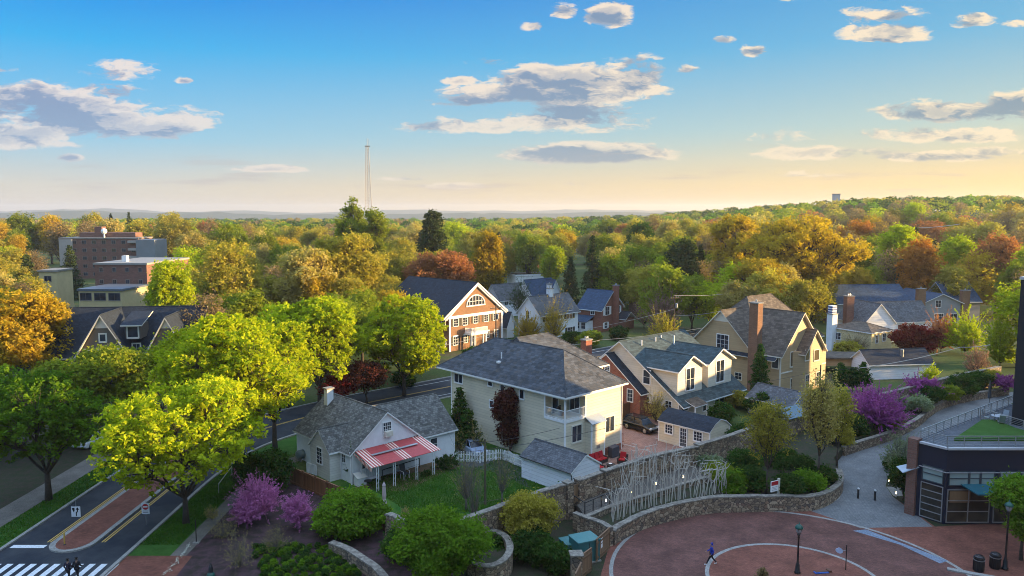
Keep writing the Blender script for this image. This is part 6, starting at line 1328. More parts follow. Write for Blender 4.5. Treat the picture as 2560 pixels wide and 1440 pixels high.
# cars
def car(label, loc, rz, paint, L=4.7, W_=1.88, H_=1.68, name='parked_car', group='parked cars', suv=True):
    t = empty(name, loc, rz, label, 'car', group); a = L/2; hb = .95 if suv else .86
    prof = [(-a, .45), (-a+.05, hb-.02), (-a+.25, hb+.05), (a-1.25, hb+.06), (a-.35, hb-.12), (a-.02, hb-.3), (a, .42), (a-.2, .25), (-a+.2, .25)]
    def loft(sections, nm, mat, sm=True):
        m_ = MB(); k = len(sections[0])
        for s_ in sections: m_.v += s_
        for i in range(len(sections)-1):
            for j in range(k): m_.f.append((i*k+j, i*k+(j+1) % k, (i+1)*k+(j+1) % k, (i+1)*k+j)); m_.m.append(0)
        m_.f.append(tuple(reversed(range(k)))); m_.f.append(tuple((len(sections)-1)*k+j for j in range(k))); m_.m += [0, 0]
        o = m_.build(nm, mat, t, smooth=False, uv=False); bv = o.modifiers.new('b', 'BEVEL'); bv.width = .05; bv.segments = 2; bv.limit_method = 'ANGLE'; return o
    w2 = W_/2
    loft([[(x*.985, -w2, z if z < .5 else z-.1) for x, z in prof], [(x, -w2+.09, z) for x, z in prof], [(x, w2-.09, z) for x, z in prof], [(x*.985, w2, z if z < .5 else z-.1) for x, z in prof]], 'body', paint)
    cab = [(-a+.12, hb), (-a+.45, H_-.12), (-a+.9, H_), (.35, H_-.02), (.75, H_-.16), (a-1.35, hb+.03)] if suv else [(-a+.7, hb), (-a+1.45, H_-.05), (-a+1.8, H_), (.1, H_), (.5, H_-.08), (a-1.3, hb+.03)]
    zr_ = lambda z: (z-hb)/(H_-hb)
    loft([[(x*(1-.02), -w2+.1+.22*zr_(z), z) for x, z in cab], [(x*(1-.02), w2-.1-.22*zr_(z), z) for x, z in cab]], 'cabin_glass', glassmat('car_glass', (.01, .013, .02), .04) if 'car_glass' not in MATS else MATS['car_glass'])
    top = [(x, z) for x, z in cab if z > H_-.2]; m_ = MB(); m_.slab([(top[0][0], -w2+.3, top[0][1]+.02), (top[-1][0], -w2+.3, top[-1][1]+.02), (top[-1][0], w2-.3, top[-1][1]+.02), (top[0][0], w2-.3, top[0][1]+.02)], .02)
    m_ = MB(); m_.box(top[0][0]+.1, -w2+.3, H_-.04, top[-1][0]-.1, w2-.3, H_+.025)
    for x0_, z0_, x1_, z1_ in ((cab[0][0], cab[0][1], cab[2][0], cab[2][1]), (cab[-1][0], cab[-1][1], cab[-3][0], cab[-3][1]), (-.35, hb, -.45, H_)):
        for s_ in (-1, 1): m_.tube([(x0_, s_*(w2-.10), z0_), (x1_, s_*(w2-.31), z1_)], .05, 4)
    m_.build('roof', paint, t)
    for x in (-a+.95, a-.95):
        for s_ in (-1, 1):
            wh = MB(); wh.tube([(x, s_*(w2-.20), .36), (x, s_*(w2+.015), .36)], .36, 18); wo = wh.build('wheel', plain('tyre', (.012, .012, .012), .8), t); r_ = MB(); r_.tube([(x, s_*(w2+.016), .36), (x, s_*(w2+.03), .36)], [.25, .22], 12); r_.build('rim', STEEL, wo)
    for s_ in (-1, 1):
        MB().obox((a-.18, s_*(w2-.3), hb-.22), (.22, .42, .16), s_*-.3).build('headlight', plain('headlamp', (.6, .6, .62), .1), t); MB().obox((-a+.04, s_*(w2-.2), hb-.1), (.1, .25, .2), 0).build('tail_light', RED, t)
    MB().box(a-.03, -.5, .42, a+.02, .5, .68).build('grille', BLACK, t); return t
BLKP = plain('black_car_paint', (.004, .005, .008), .18, spec=.5, var=.02); WHTP = plain('white_car_paint', (.62, .64, .68), .25, spec=.6, var=.02); BLUP = plain('pale_blue_car_paint', (.28, .34, .46), .25, spec=.6, var=.02); DRKP = plain('dark_car_paint', (.03, .03, .035), .2, spec=.6, var=.02)
fw_, rw_ = G(1617, 1087), G(1561, 1070); d_ = (fw_-rw_); an = math.atan2(d_.y, d_.x); c = (fw_+rw_)/2 + Vector((-math.sin(an), math.cos(an), 0))*.95
car('black sport utility car parked on the red patio between the cream house and the shed', (c.x, c.y, 0), an, BLKP, 4.9, 1.95, 1.72)
q = G(1182, 1138); car('pale blue car with its nose behind the picket fence', (q.x, q.y+.9, 0), R(-60), BLUP, 4.5, 1.8, 1.5, suv=False)
q = G(232, 1112); car('white car parked under the trees beyond the road at left', (q.x, q.y, 0), R(80), WHTP, 4.6, 1.85, 1.5, suv=False)
q = G(12, 972); car('white van-like car at the left edge below the orange maple', (q.x, q.y, 0), R(40), WHTP, 5.0, 2.0, 2.0)
q = G(1310, 890); 
# blue bench at the bottom edge
q = P(2052, 1436, 55.6); t = empty('blue_bench', (q.x, 55.6, 0), R(8), 'blue and brown bench back at the bottom edge right of the lamp', 'bench'); zb_ = q.z; m_ = MB(); m_.obox((0, -.05, zb_-.02), (1.1, .35, .5), 0); m_.build('blue_cover', plain('royal_blue', (.02, .09, .35), .6, var=.3, scale=8), t); MB().obox((.68, .05, zb_+.02), (.25, .4, .6), 0).build('wooden_end', plain('brown_wood_end', (.12, .05, .03), .7), t); MB().box(-.45, -.1, 0, .75, .15, max(.1, zb_-.52)).build('seat', plain('brown_wood_seat', (.12, .05, .03), .7), t)
# terrace furniture
zt_ = zt
zt_ = ZA(G(2358, 1311).x, G(2358, 1311).y, 1124)
q = G(2496, 1040, zt_+.75); t = empty('terrace_table', (q.x, q.y, zt_+.03), 0, 'round pale table on the roof terrace beside the dark tower', 'table'); MB().lathe([(.62, .72), (.62, .76)], n=18).build('tabletop', plain('pale_table', (.4, .42, .46)), t); MB().lathe([(.3, 0), (.05, .05), (.05, .72)], n=8).build('pedestal', GREYM, t)
for k_, a in enumerate((.5, 2.4, 4.4)): chair('terrace_chair', ['metal terrace chair right of the round table', 'metal terrace chair behind the round table', 'metal terrace chair in front of the round table'][k_], (q.x+1.0*math.cos(a), q.y+1.0*math.sin(a), zt_+.03), a-math.pi/2, GREYM, GREYM, False, 1.0, 'metal terrace chairs')
q = G(2487, 1024, zt_); t = empty('closed_parasol', (q.x, q.y+1, zt_+.03), 0, 'closed dark parasol on the roof terrace beside the dark tower', 'parasol'); MB().tube([(0, 0, 0), (0, 0, 2.9)], .03, 6).build('pole', BLACK, t); MB().lathe([(.05, .9), (.2, 1.0), (.14, 1.6), (.12, 2.4), (.03, 2.9)], n=10).build('canopy', DKF, t)
# ---------------------------------------------------------------- people
def skinned(name, J, E, mat, parent, sub=2):
    me = bpy.data.meshes.new(name); idx = {k: i for i, k in enumerate(J)}
    me.from_pydata([J[k][0] for k in J], [(idx[a], idx[b]) for a, b in E], []); o = bpy.data.objects.new(name, me); COL.objects.link(o)
    o.modifiers.new('skin', 'SKIN'); sv = me.skin_vertices[0].data if me.skin_vertices else None
    if sv is None:
        bpy.context.view_layer.objects.active = o; sv = me.attributes
    for k in J:
        r = J[k][1]; me.skin_vertices[0].data[idx[k]].radius = r if isinstance(r, tuple) else (r, r)
    me.skin_vertices[0].data[0].use_root = True
    sm = o.modifiers.new('sub', 'SUBSURF'); sm.levels = sub; sm.render_levels = sub
    bpy.context.view_layer.update(); dg = bpy.context.evaluated_depsgraph_get(); m2 = bpy.data.meshes.new_from_object(o.evaluated_get(dg)); bpy.data.objects.remove(o)
    m2.materials.clear(); m2.materials.append(mat); m2.polygons.foreach_set('use_smooth', [True]*len(m2.polygons)); n = bpy.data.objects.new(name, m2); COL.objects.link(n); n.parent = parent; return n
SKIN = plain('skin', (.32, .18, .12), .6, var=.05); HAIR = plain('dark_hair', (.015, .012, .01), .8)
def person(label, loc, rz, top, legs, shoes, stride=.3, arm=.3, hood=False, group=None):
    """figure facing -y, 1.74 m tall"""
    t = empty('person', loc, rz, label, 'person', group); s = stride
    hip = {'pel': ((0, 0, .93), (.14, .10))}
    kl, kr = (.10, -s*.55, .50), (-.10, s*.25, .50); al, ar = (.10, -s, .09), (-.10, s*1.1, .14)
    J = {'pel': ((0, 0, .93), (.13, .095)), 'wa': ((0, 0, 1.08), (.12, .085)), 'ch': ((0, -.01, 1.3), (.155, .10)), 'ne': ((0, 0, 1.46), (.055, .055)), 'h0': ((0, -.02, 1.56), (.072, .085)), 'h1': ((0, -.015, 1.68), (.075, .09)),
         'hl': ((.09, 0, .88), .09), 'kl': (kl, .058), 'al': (al, .038), 'fl': ((al[0], al[1]-.15, .045), (.04, .03)), 'hr': ((-.09, 0, .88), .09), 'kr': (kr, .058), 'ar': (ar, .038), 'fr': ((ar[0], ar[1]-.14, .06), (.04, .03)),
         'sl': ((.19, 0, 1.39), .055), 'el': ((.25, arm*.35, 1.12), .042), 'wl': ((.24, arm*.15-.12, .90), .028), 'pl': ((.24, arm*.1-.17, .83), (.035, .018)),
         'sr': ((-.19, 0, 1.39), .055), 'er': ((-.25, -arm*.1, 1.12), .042), 'wr': ((-.20, -arm*.6-.1, .98), .028), 'pr': ((-.18, -arm*.7-.16, .98), (.035, .018))}
    E = [('pel', 'wa'), ('wa', 'ch'), ('ch', 'ne'), ('ne', 'h0'), ('h0', 'h1'), ('pel', 'hl'), ('hl', 'kl'), ('kl', 'al'), ('al', 'fl'), ('pel', 'hr'), ('hr', 'kr'), ('kr', 'ar'), ('ar', 'fr'), ('ch', 'sl'), ('sl', 'el'), ('el', 'wl'), ('wl', 'pl'), ('ch', 'sr'), ('sr', 'er'), ('er', 'wr'), ('wr', 'pr')]
    for side, w_ in (('l', J['pl'][0]), ('r', J['pr'][0])):
        for f_ in range(5):
            dx = (-.03+.015*f_) if f_ < 4 else (-.045 if side == 'l' else .045); a = (w_[0]+dx, w_[1]-.02, w_[2]-.02); b = (w_[0]+dx*1.15, w_[1]-(.05 if f_ < 4 else .03), w_[2]-(.07-.008*abs(f_-1.5) if f_ < 4 else .035))
            J[f'{side}f{f_}a'] = (a, .0095); J[f'{side}f{f_}b'] = (b, .008); E += [('p'+side, f'{side}f{f_}a'), (f'{side}f{f_}a', f'{side}f{f_}b')]
    b_ = skinned('body', J, E, SKIN, t, 1)
    g = lambda k, r: (J[k][0], r)
    JT = {'wa': ((0, 0, .96), (.155, .12)), 'ch': g('ch', (.175, .125)), 'ne': ((0, 0, 1.43), (.085, .08)), 'sl': g('sl', .075), 'el': g('el', .062), 'wl': g('wl', .046), 'sr': g('sr', .075), 'er': g('er', .062), 'wr': g('wr', .046), 'b': ((0, 0, .86), (.16, .125))}
    skinned('jacket', JT, [('wa', 'b'), ('wa', 'ch'), ('ch', 'ne'), ('ch', 'sl'), ('sl', 'el'), ('el', 'wl'), ('ch', 'sr'), ('sr', 'er'), ('er', 'wr')], top, t)
    JL = {'pel': ((0, 0, .92), (.145, .11)), 'hl': g('hl', .102), 'kl': g('kl', .07), 'al': g('al', .052), 'hr': g('hr', .102), 'kr': g('kr', .07), 'ar': g('ar', .052)}
    skinned('trousers', JL, [('pel', 'hl'), ('hl', 'kl'), ('kl', 'al'), ('pel', 'hr'), ('hr', 'kr'), ('kr', 'ar')], legs, t)
    for k in 'lr':
        a = J['a'+k][0]; f = J['f'+k][0]; skinned('shoe', {'a': ((a[0], a[1]+.04, a[2]-.03), (.045, .04)), 'b': ((f[0], f[1]+.05, f[2]), (.05, .035)), 'c': ((f[0], f[1]-.04, f[2]), (.042, .028))}, [('a', 'b'), ('b', 'c')], shoes, t)
    skinned('hair', {'a': ((0, .03, 1.66), (.085, .08)), 'b': ((0, .0, 1.735), (.07, .075)), 'c': ((0, .05, 1.58), (.07, .045))}, [('a', 'b'), ('a', 'c')], top if hood else HAIR, t)
    m_ = MB()
    for x in (-.03, .03): m_.obox((x, -.104, 1.645), (.022, .012, .01), 0)
    m_.build('eyes', BLACK, t); MB().obox((0, -.118, 1.61), (.02, .03, .04), 0).build('nose', SKIN, t); MB().obox((0, -.108, 1.57), (.045, .01, .01), 0).build('mouth', plain('lips', (.25, .09, .07)), t); return t
q = G(1778, 1411); person('person in a bright blue hooded jacket and black trousers crossing the brick circle', q, R(-95), plain('royal_blue_jacket', (.015, .035, .30), .8), plain('black_trousers', (.01, .01, .014), .8), WHITE, .38, .35, True)
q = G(172, 1452); person('person in dark clothes on the left of the pair at the crosswalk', q, R(170), plain('dark_indigo_coat', (.018, .014, .035), .8), plain('black_trousers', (.01, .01, .014)), BLACK, .25, .3, group='pair at the crosswalk')
q = G(194, 1449); person('person in a dark coat on the right of the pair at the crosswalk', q, R(175), plain('dark_grey_coat', (.014, .014, .02), .8), plain('black_trousers', (.01, .01, .014)), BLACK, .25, .3, group='pair at the crosswalk')
# ---------------------------------------------------------------- poles, wires, mast
WOODP = plain('utility_pole_wood', (.07, .05, .04), .9, var=.3)
def pole(label, base, H_, arms=1, r=.16, mat=WOODP, name='utility_pole', cat='utility pole'):
    t = empty(name, base, 0, label, cat); MB().tube([(0, 0, -.2), (0, 0, H_)], [r, r*.65], 8).build('pole', mat, t)
    if arms:
        MB().obox((0, -.15, H_-.6), (2.4, .1, .12), R(30)).build('crossarm', mat, t); m_ = MB()
        for x in (-1.0, -.4, .4, 1.0): m_.lathe([(.05, H_-.54), (.06, H_-.4), (.03, H_-.36)], (x*.87, -.15+x*.5), 6)
        m_.build('insulators', GREYM, t); MB().lathe([(.22, H_-2.6), (.24, H_-2.5), (.24, H_-1.8), (.15, H_-1.7)], (.35, -.1), 10).build('transformer', GREYM, t)
    return t
b1 = G(1684, 870); z1 = ZA(b1.x, b1.y, 737); pole('wooden utility pole behind the house with two dormers', b1, z1)
b2 = P(1240, 835, 140); b2.z = 0; z2 = ZA(b2.x, b2.y, 762); pole('wooden utility pole in front of the brown brick colonial', b2, z2)
b3 = G(1213, 1262); z3 = ZA(b3.x, b3.y, 1098); pole('weathered bare post on the lawn left of the white garage', b3, z3, 0, .13, plain('weathered_post', (.10, .085, .05), .9), 'yard_pole', 'post')
b4 = P(2050, 960, 108); b4.z = 0; pole('dark post with a small meter box beside the tan house', b4, ZA(b4.x, b4.y, 912), 0, .14)
for px, y0_, lab in ((1130, 245, 'thin pale pole far left of the golden tree'),): pass
def wire(label, pts_px, r=.03, mat=None):
    """pts: (px, py, distance)"""
    A = [P(a, b, c) for a, b, c in pts_px]; out = []
    for p, q in zip(A, A[1:]):
        L = (q-p).length
        for i in range(12): f = i/12; v = p.lerp(q, f); v.z -= L*.018*4*f*(1-f); out.append(v)
    out.append(A[-1]); MB().tube(out, r, 4, cap=False).build('power_line', mat or plain('pale_cable', (.42, .38, .33), .5), None, uv=False, label=label, cat='power line', group='overhead power lines')
DKC = plain('dark_cable', (.02, .02, .022), .5)
wire('pale overhead line running left from the pole behind the dormer house', [(1430, 828, 150), (1684, 773, 150)])
wire('pale overhead line from the dormer pole to the golden trees', [(1684, 738, 150), (1860, 728, 165)]); wire('pale line from the dormer pole toward the tan house roof', [(1684, 788, 150), (1800, 778, 135)])
wire('pale line over the front lawn of the red brick house', [(1430, 862, 130), (1500, 850, 135), (1860, 800, 140)])
wire('dark overhead line crossing in front of the cream house', [(1150, 1132, 66), (1630, 1040, 80)], .022, DKC); wire('second dark line just above the one crossing the cream house', [(1190, 1108, 68), (1400, 1070, 74)], .02, DKC)
wire('bright double line sagging toward the white garage at right', [(2150, 920, 100), (2400, 868, 105), (2475, 862, 108)], .045); wire('dark line low behind the olive tree at right', [(1700, 980, 96), (2052, 925, 108), (2160, 918, 108)], .02, DKC)
wire('pale line across the leafy trees at far left', [(-20, 932, 88), (260, 938, 92), (420, 945, 95)], .03); wire('pale line over the far grey trees at right', [(2180, 585, 330), (2290, 570, 330), (2400, 560, 330)], .12)
wire('thin line across the front of the brown brick colonial', [(1085, 868, 135), (1240, 830, 140)], .03)
# lattice mast
Y = 520; q = P(921, 527, Y); ztop = P(918, 346, Y).z; t = empty('radio_mast', (q.x, Y, 0), R(12), 'tall thin lattice radio mast rising above the highest trees', 'radio mast'); m_ = MB(); cor = [(-1, -1), (1, -1), (0, 1.1)]
wd = lambda z: 2.0*(1-z/ztop)*1.15+.75
for k_ in range(3): m_.tube([(cor[k_][0]*wd(z), cor[k_][1]*wd(z), z) for z in np.linspace(0, ztop-5, 8)], .17, 4)
m_.build('legs', plain('mast_grey', (.22, .22, .24), .6), t); m_ = MB(); Z = np.linspace(0, ztop-5, 34)
for i in range(33):
    for k_ in range(3):
        a, b = cor[k_], cor[(k_+1) % 3]; m_.tube([(a[0]*wd(Z[i]), a[1]*wd(Z[i]), Z[i]), (b[0]*wd(Z[i+1]), b[1]*wd(Z[i+1]), Z[i+1])], .07, 3, cap=False); m_.tube([(a[0]*wd(Z[i]), a[1]*wd(Z[i]), Z[i]), (b[0]*wd(Z[i]), b[1]*wd(Z[i]), Z[i])], .06, 3, cap=False)
m_.build('bracing', plain('mast_grey', (.3, .27, .26)), t, uv=False); m_ = MB(); m_.tube([(0, 0, ztop-5), (0, 0, ztop)], .2, 5); m_.tube([(1.2, 0, ztop-4.5), (1.2, 0, ztop-.5)], .15, 5); m_.box(-1.6, -1.2, ztop-5.4, 1.8, 1.2, ztop-4.9); m_.build('antenna', plain('mast_grey', (.3, .27, .26)), t)
# ================================================================ trees and shrubs near enough to be themselves
LM = dict(
 yg=leafmat('yellow_green_leaves', (.52, .52, .02), (.24, .33, .015)), gr=leafmat('fresh_green_leaves', (.30, .33, .03), (.13, .17, .02)), mg=leafmat('mid_green_leaves', (.17, .30, .02), (.07, .14, .015)),
 ol=leafmat('olive_leaves', (.46, .38, .06), (.25, .215, .04)), gold=leafmat('golden_leaves', (.58, .39, .03), (.30, .21, .03)),
 og=leafmat('orange_leaves', (.60, .25, .04), (.33, .13, .03)), ru=leafmat('rust_leaves', (.44, .18, .08), (.26, .11, .055)),
 dk=leafmat('dark_needles', (.06, .085, .03), (.03, .048, .02), .15), dg=leafmat('deep_green_leaves', (.06, .12, .02), (.025, .06, .015), .3),
 br=leafmat('budding_brown_twigs', (.32, .23, .12), (.19, .13, .08)), pk=leafmat('magenta_blossom', (.70, .26, .56), (.46, .13, .38), .35), pk2=leafmat('purple_blossom', (.48, .12, .42), (.28, .06, .26), .3),
 rd=leafmat('dark_red_leaves', (.22, .025, .025), (.09, .012, .015)), bu=leafmat('burgundy_leaves', (.11, .03, .025), (.05, .018, .015), .3), sa=leafmat('salmon_leaves', (.55, .24, .13), (.36, .15, .09)),
 wh=leafmat('white_green_buds', (.34, .38, .26), (.2, .25, .15)), ar=leafmat('arborvitae_green', (.05, .12, .02), (.02, .06, .012), .2), pp=leafmat('pale_pink_blossom', (.42, .24, .24), (.26, .15, .14)), lt=leafmat('light_olive_buds', (.56, .44, .14), (.34, .27, .09)))
def spot(px, py=None, Y=None):
    if Y is None: g_ = G(px, py); return g_
    p = P(px, 900, Y); return Vector((p.x, Y, 0))
def leafy(name, label, base, top, half, mat, shape='round', zb=.25, tips=600, per=24, leaf=.28, spread=.55, seed=1, cx=None, cat='tree', **kw):
    Y = base.y; zt_ = ZA(base.x, Y, top); rx = half*Y/1900; zbb = zb if zb > 1 else zt_*zb
    data = make_tree(shape, rx, zbb, zt_, tips, per, leaf, spread, seed, **kw); return plant(data, name, base, LM[mat], label, cat)
# the street trees by the road
leafy('street_tree', 'yellow-green spreading tree in the grass strip between the road and the cottage', spot(465, 1308), 948, 215, 'yg', 'vase', 3.2, 1500, 18, .26, .36, 11, limbs=8, tr=.26, fork=2.3, nl=34)
leafy('street_tree', 'shaded green street tree on the left verge beside the sidewalk', spot(122, 1250), 930, 165, 'mg', 'vase', 3.4, 1200, 18, .26, .38, 12, limbs=7, tr=.28, fork=2.6, nl=28)
leafy('street_tree', 'tall bright yellow-green tree standing left of the cottage roof', spot(590, 1196), 788, 198, 'yg', 'vase', 4.2, 1900, 17, .29, .38, 13, limbs=8, tr=.32, fork=2.8, nl=36)
leafy('street_tree', 'yellow-green tree whose trunk stands beside the road just behind the cottage', spot(688, 1130), 800, 130, 'yg', 'vase', 5.0, 1100, 17, .29, .38, 14, limbs=7, tr=.28, fork=3.4, nl=26)
leafy('street_tree', 'broad green tree behind the cottage chimney', spot(800, 1020), 748, 130, 'yg', 'round', 4.0, 1300, 18, .33, .42, 15, limbs=7, tr=.28, nl=30)
leafy('street_tree', 'bright yellow-green tree left of the brown brick colonial', spot(1010, 990), 740, 118, 'yg', 'round', 3.4, 1500, 18, .33, .42, 16, limbs=7, tr=.28, nl=34)
leafy('street_tree', 'green tree between the tall street tree and the broad green tree', spot(720, 1020), 762, 90, 'yg', 'round', 4.0, 700, 22, .34, .65, 17, tr=.25)
leafy('street_tree', 'green tree in front of the dark gabled house, left of the balcony', spot(290, 1085), 872, 150, 'gr', 'vase', 3.0, 900, 22, .3, .65, 18, tr=.25, nl=30)
leafy('street_tree', 'yellow-green tree at the lower left of the dark gabled house', spot(160, 1120), 905, 110, 'gr', 'vase', 3.0, 700, 22, .3, .6, 19, tr=.25)
leafy('street_tree', 'green tree filling the left edge above the sidewalk', spot(-10, 1150), 925, 120, 'mg', 'vase', 2.5, 700, 22, .3, .6, 20, tr=.25)
leafy('street_tree', 'sunlit yellow-green tree right of the balcony of the dark gabled house', spot(500, 1060), 812, 120, 'yg', 'round', 3.5, 800, 22, .32, .65, 21, tr=.25)
leafy('orange_tree', 'orange-gold maple at the left edge beside the dark gabled house', spot(55, 0, 112), 722, 115, 'gold', 'round', 3.0, 1100, 24, .34, .65, 22, tr=.32, nl=34)
leafy('red_leaved_tree', 'small dark red tree behind the cottage ridge', spot(915, 1010), 905, 58, 'bu', 'round', 1.8, 500, 20, .24, .5, 23, tr=.14); 
leafy('red_leaved_tree', 'low rust-red tree directly behind the cottage roof valley', spot(850, 1015), 935, 60, 'rd', 'round', 1.5, 400, 18, .24, .5, 24, tr=.12)
# the yard and the cream house side
def conif(name, label, base, top, half, mat='dk', n=9000, leaf=.26, seed=1, narrow=False, cat='tree', **kw):
    h_ = ZA(base.x, base.y, top); return plant(make_conifer(half*base.y/1900, h_, seed, n, leaf, narrow=narrow, **kw), name, base, LM[mat], label, cat)
conif('young_conifer', 'dark green conifer in the corner left of the cream house', spot(1150, 1095), 965, 42, 'dg', 6000, .22, 31)
conif('young_conifer', 'dark pointed conifer against the cream house wall', spot(1200, 1085), 975, 38, 'dg', 6000, .22, 32)
conif('young_conifer', 'low dark conifer between the cottage corner and the picket fence', spot(1170, 1125), 1020, 45, 'dg', 5000, .22, 33)
leafy('burgundy_tree', 'burgundy column-shaped tree against the long wall of the cream house', spot(1275, 1128), 975, 47, 'bu', 'tall', .06, 1000, 26, .2, .4, 34, tr=.12)
def stems(name, label, base, top, half, mat, n=60, lf=90, leaf=.09, seed=1, zb=.5, cat='shrub', bark=None, **kw):
    h_ = ZA(base.x, base.y, top) - base.z; return plant(make_stems(half*base.y/1900, h_, seed, n, lf, leaf, zb, **kw), name, base, LM[mat], label, cat, bark=bark)
for i, (px, py, top, hw) in enumerate([(1148, 1128, 1062, 22), (1190, 1130, 1055, 24)]): stems('bare_shrub', ['bare tan shrub right of the cottage wing', 'gold-tipped bare shrub beside the pale blue car'][i], spot(px, py), top, hw, 'lt', 60, 50, .07, 40+i, .3)
stems('bare_tree', 'bare grey tree on the lawn left of the weathered post', spot(1165, 1275), 1085, 38, 'lt', 60, 24, .06, 44, 1.6, 'tree', BARKG, thick=.035); stems('bare_tree', 'thin bare tree on the lawn behind the stone wall', spot(1255, 1262), 1080, 32, 'lt', 46, 18, .06, 45, 1.8, 'tree', BARKG, thick=.03)
stems('bare_tree', 'dark slender bare tree just in front of the stone wall', Vector((-3.2, 61, 0)), 1090, 26, 'br', 34, 16, .06, 46, 3.0, 'tree', BARKG, thick=.03)
stems('climbing_shrub', 'ivy-clad shrub climbing at the near corner of the cottage', Vector((-16.4, 75.4, 0)), 1130, 9, 'dg', 24, 120, .12, 47, .3)
stems('garden_shrub', 'low dark green shrub at the right end of the cottage wall', spot(1118, 1172), 1135, 34, 'dg', 60, 90, .12, 48, .1); stems('garden_shrub', 'tiny garden shrub by the awning post', spot(1068, 1190), 1172, 14, 'dg', 24, 50, .1, 49, .1)
stems('bare_shrub', 'bare golden shrub against the brick wing of the dormer house', spot(1640, 1055), 968, 34, 'lt', 90, 60, .08, 50, .3)
# redbuds
def redbud(label, base, top, half, mat='pk', seed=1, n=130, lf=130, leaf=.085): return stems('redbud', label, base, top, half, mat, n, lf, leaf, seed, .9, 'tree', plain('redbud_bark', (.30, .12, .24), .9), jitter=.05, thick=.035, sub=3)
redbud('pink redbud nearest the sidewalk, left of its twin', spot(648, 1300), 1182, 54, 'pk', 51, 150); redbud('second pink redbud, standing right of the first in the mulch bed', spot(745, 1322), 1232, 40, 'pk', 52, 120); redbud('small pink redbud low in front of the first one', spot(618, 1322), 1245, 36, 'pk', 53, 100)
bz = .92
redbud('large purple redbud left of the grey path', Vector((*at(2188, 1070, bz), bz)), 962, 72, 'pk2', 54, 200, 260, .12); redbud('smaller purple redbud uphill below the clapboard garage', Vector((*at(2308, 1000, bz), bz)), 940, 44, 'pk2', 55, 150, 200, .12); redbud('purple redbud at the right edge beside the dark tower', Vector((*at(2512, 978, bz), bz)), 938, 30, 'pk2', 56, 110, 180, .12)
# green masses in front
leafy('large_shrub', 'large glossy green shrub beside the brown board fence', Vector((-13.9, 62.8, 0)), 1236, 98, 'mg', 'shrub', .04, 1300, 26, .20, .4, 61, tr=.1, nl=44, fork=.3, cat='shrub')
leafy('large_shrub', 'dark green shrub at the left end of the brown board fence', spot(660, 1232), 1128, 68, 'dg', 'shrub', .04, 900, 26, .2, .4, 62, tr=.1, nl=30, fork=.3, cat='shrub')
leafy('foreground_tree', 'bright green feathery tree at the bottom centre of the picture', Vector((-5.4, 53.0, 0)), 1290, 135, 'mg', 'round', 1.8, 1500, 26, .17, .45, 63, tr=.12, nl=46)
leafy('foreground_tree', 'olive-yellow tree in front of the tall stone wall, left of the utility cabinets', Vector((1.5, 60.3, 0)), 1242, 80, 'ol', 'round', 1.2, 900, 18, .15, .4, 64, tr=.09, nl=34)
leafy('foreground_tree', 'green tree at the right edge in front of the shop sign', G(2552, 1400), 1192, 88, 'mg', 'tall', 2.0, 1000, 26, .2, .45, 65, tr=.12, nl=30)
leafy('small_tree', 'small dark green tree in the bed left of the shop building', spot(2255, 1250), 1150, 34, 'dg', 'round', .25, 500, 22, .16, .35, 66, tr=.07)
stems('blossom_tree', 'pale white-budded tree left of the shop terrace', spot(2250, 1200), 1078, 46, 'wh', 130, 60, .10, 67, 1.4, 'tree', BARKG, thick=.03)
# olive trees of the raised bed
leafy('olive_green_tree', 'sparse olive-green tree right of the metal branches', Vector((*at(1917, 1236, bz), bz)), 1022, 70, 'ol', 'tall', .35, 800, 7, .15, .45, 68, tr=.11, nl=30)
leafy('olive_green_tree', 'tall sparse brown-green tree between the tall stone wall and the path', Vector((*at(2045, 1205, bz), bz)), 940, 62, 'lt', 'tall', .3, 1000, 6, .16, .5, 69, tr=.13, nl=32)
leafy('olive_green_tree', 'second sparse tree leaning over the pool shelter', Vector((*at(2092, 1165, bz), bz)), 985, 48, 'ol', 'tall', .3, 700, 6, .16, .45, 70, tr=.1, nl=26)
SH = [(1830, 1228, 40, 'mg', 'bright green shrub at the right end of the metal branches'), (1880, 1222, 45, 'dg', 'dark shrub below the sparse olive-green tree'), (1975, 1236, 40, 'dg', 'dark shrub right of the estate sign'), (2018, 1224, 40, 'mg', 'round fresh green shrub at the tip of the raised bed'), (2060, 1205, 30, 'dg', 'dark low shrub above the curved wall end'),
      (1990, 1195, 46, 'dg', 'deep green shrub mass behind the estate sign'), (1800, 1200, 34, 'gr', 'light green shrub behind the metal branches'), (1860, 1180, 44, 'dg', 'dark shrub behind the lantern right of the sculpture'), (2140, 1085, 40, 'dg', 'dark shrub under the large purple redbud'), (2215, 1068, 40, 'gr', 'light green shrub right of the large purple redbud'),
      (2290, 1030, 36, 'wh', 'pale flowering shrub between the two purple redbuds'), (2330, 1010, 36, 'dg', 'dark shrub on the slope above the pale flowering one'), (2400, 985, 44, 'dg', 'dark spreading shrub by the far stone wall'), (2450, 972, 36, 'dg', 'dark shrub near the far tiny lantern'), (1850, 1110, 40, 'dg', 'dark shrub against the tall wall behind the shed'),
      (2370, 1000, 30, 'gr', 'green shrub where the low path wall bends'), (2470, 958, 30, 'ol', 'olive shrub at the top of the slope near the dark tower'), (1945, 1160, 40, 'dg', 'dark shrub beside the pool shelter'), (2100, 1110, 34, 'ol', 'olive shrub between the pool shelter and the low path wall'), (1770, 1170, 30, 'wh', 'white-budded shrub at the foot of the tall wall behind the sculpture')]
for i, (px, py, hw, mt, lb) in enumerate(SH):
    b = Vector((*at(px, py, bz), bz-.1)); r = hw*b.y/1900; plant(make_tree('shrub', r, .1, r*1.25, 420, 20, .17, .35, 80+i, tr=.06, nl=20, fork=.2, twigs=3), 'bed_shrub', b, LM[mt], lb, 'shrub')
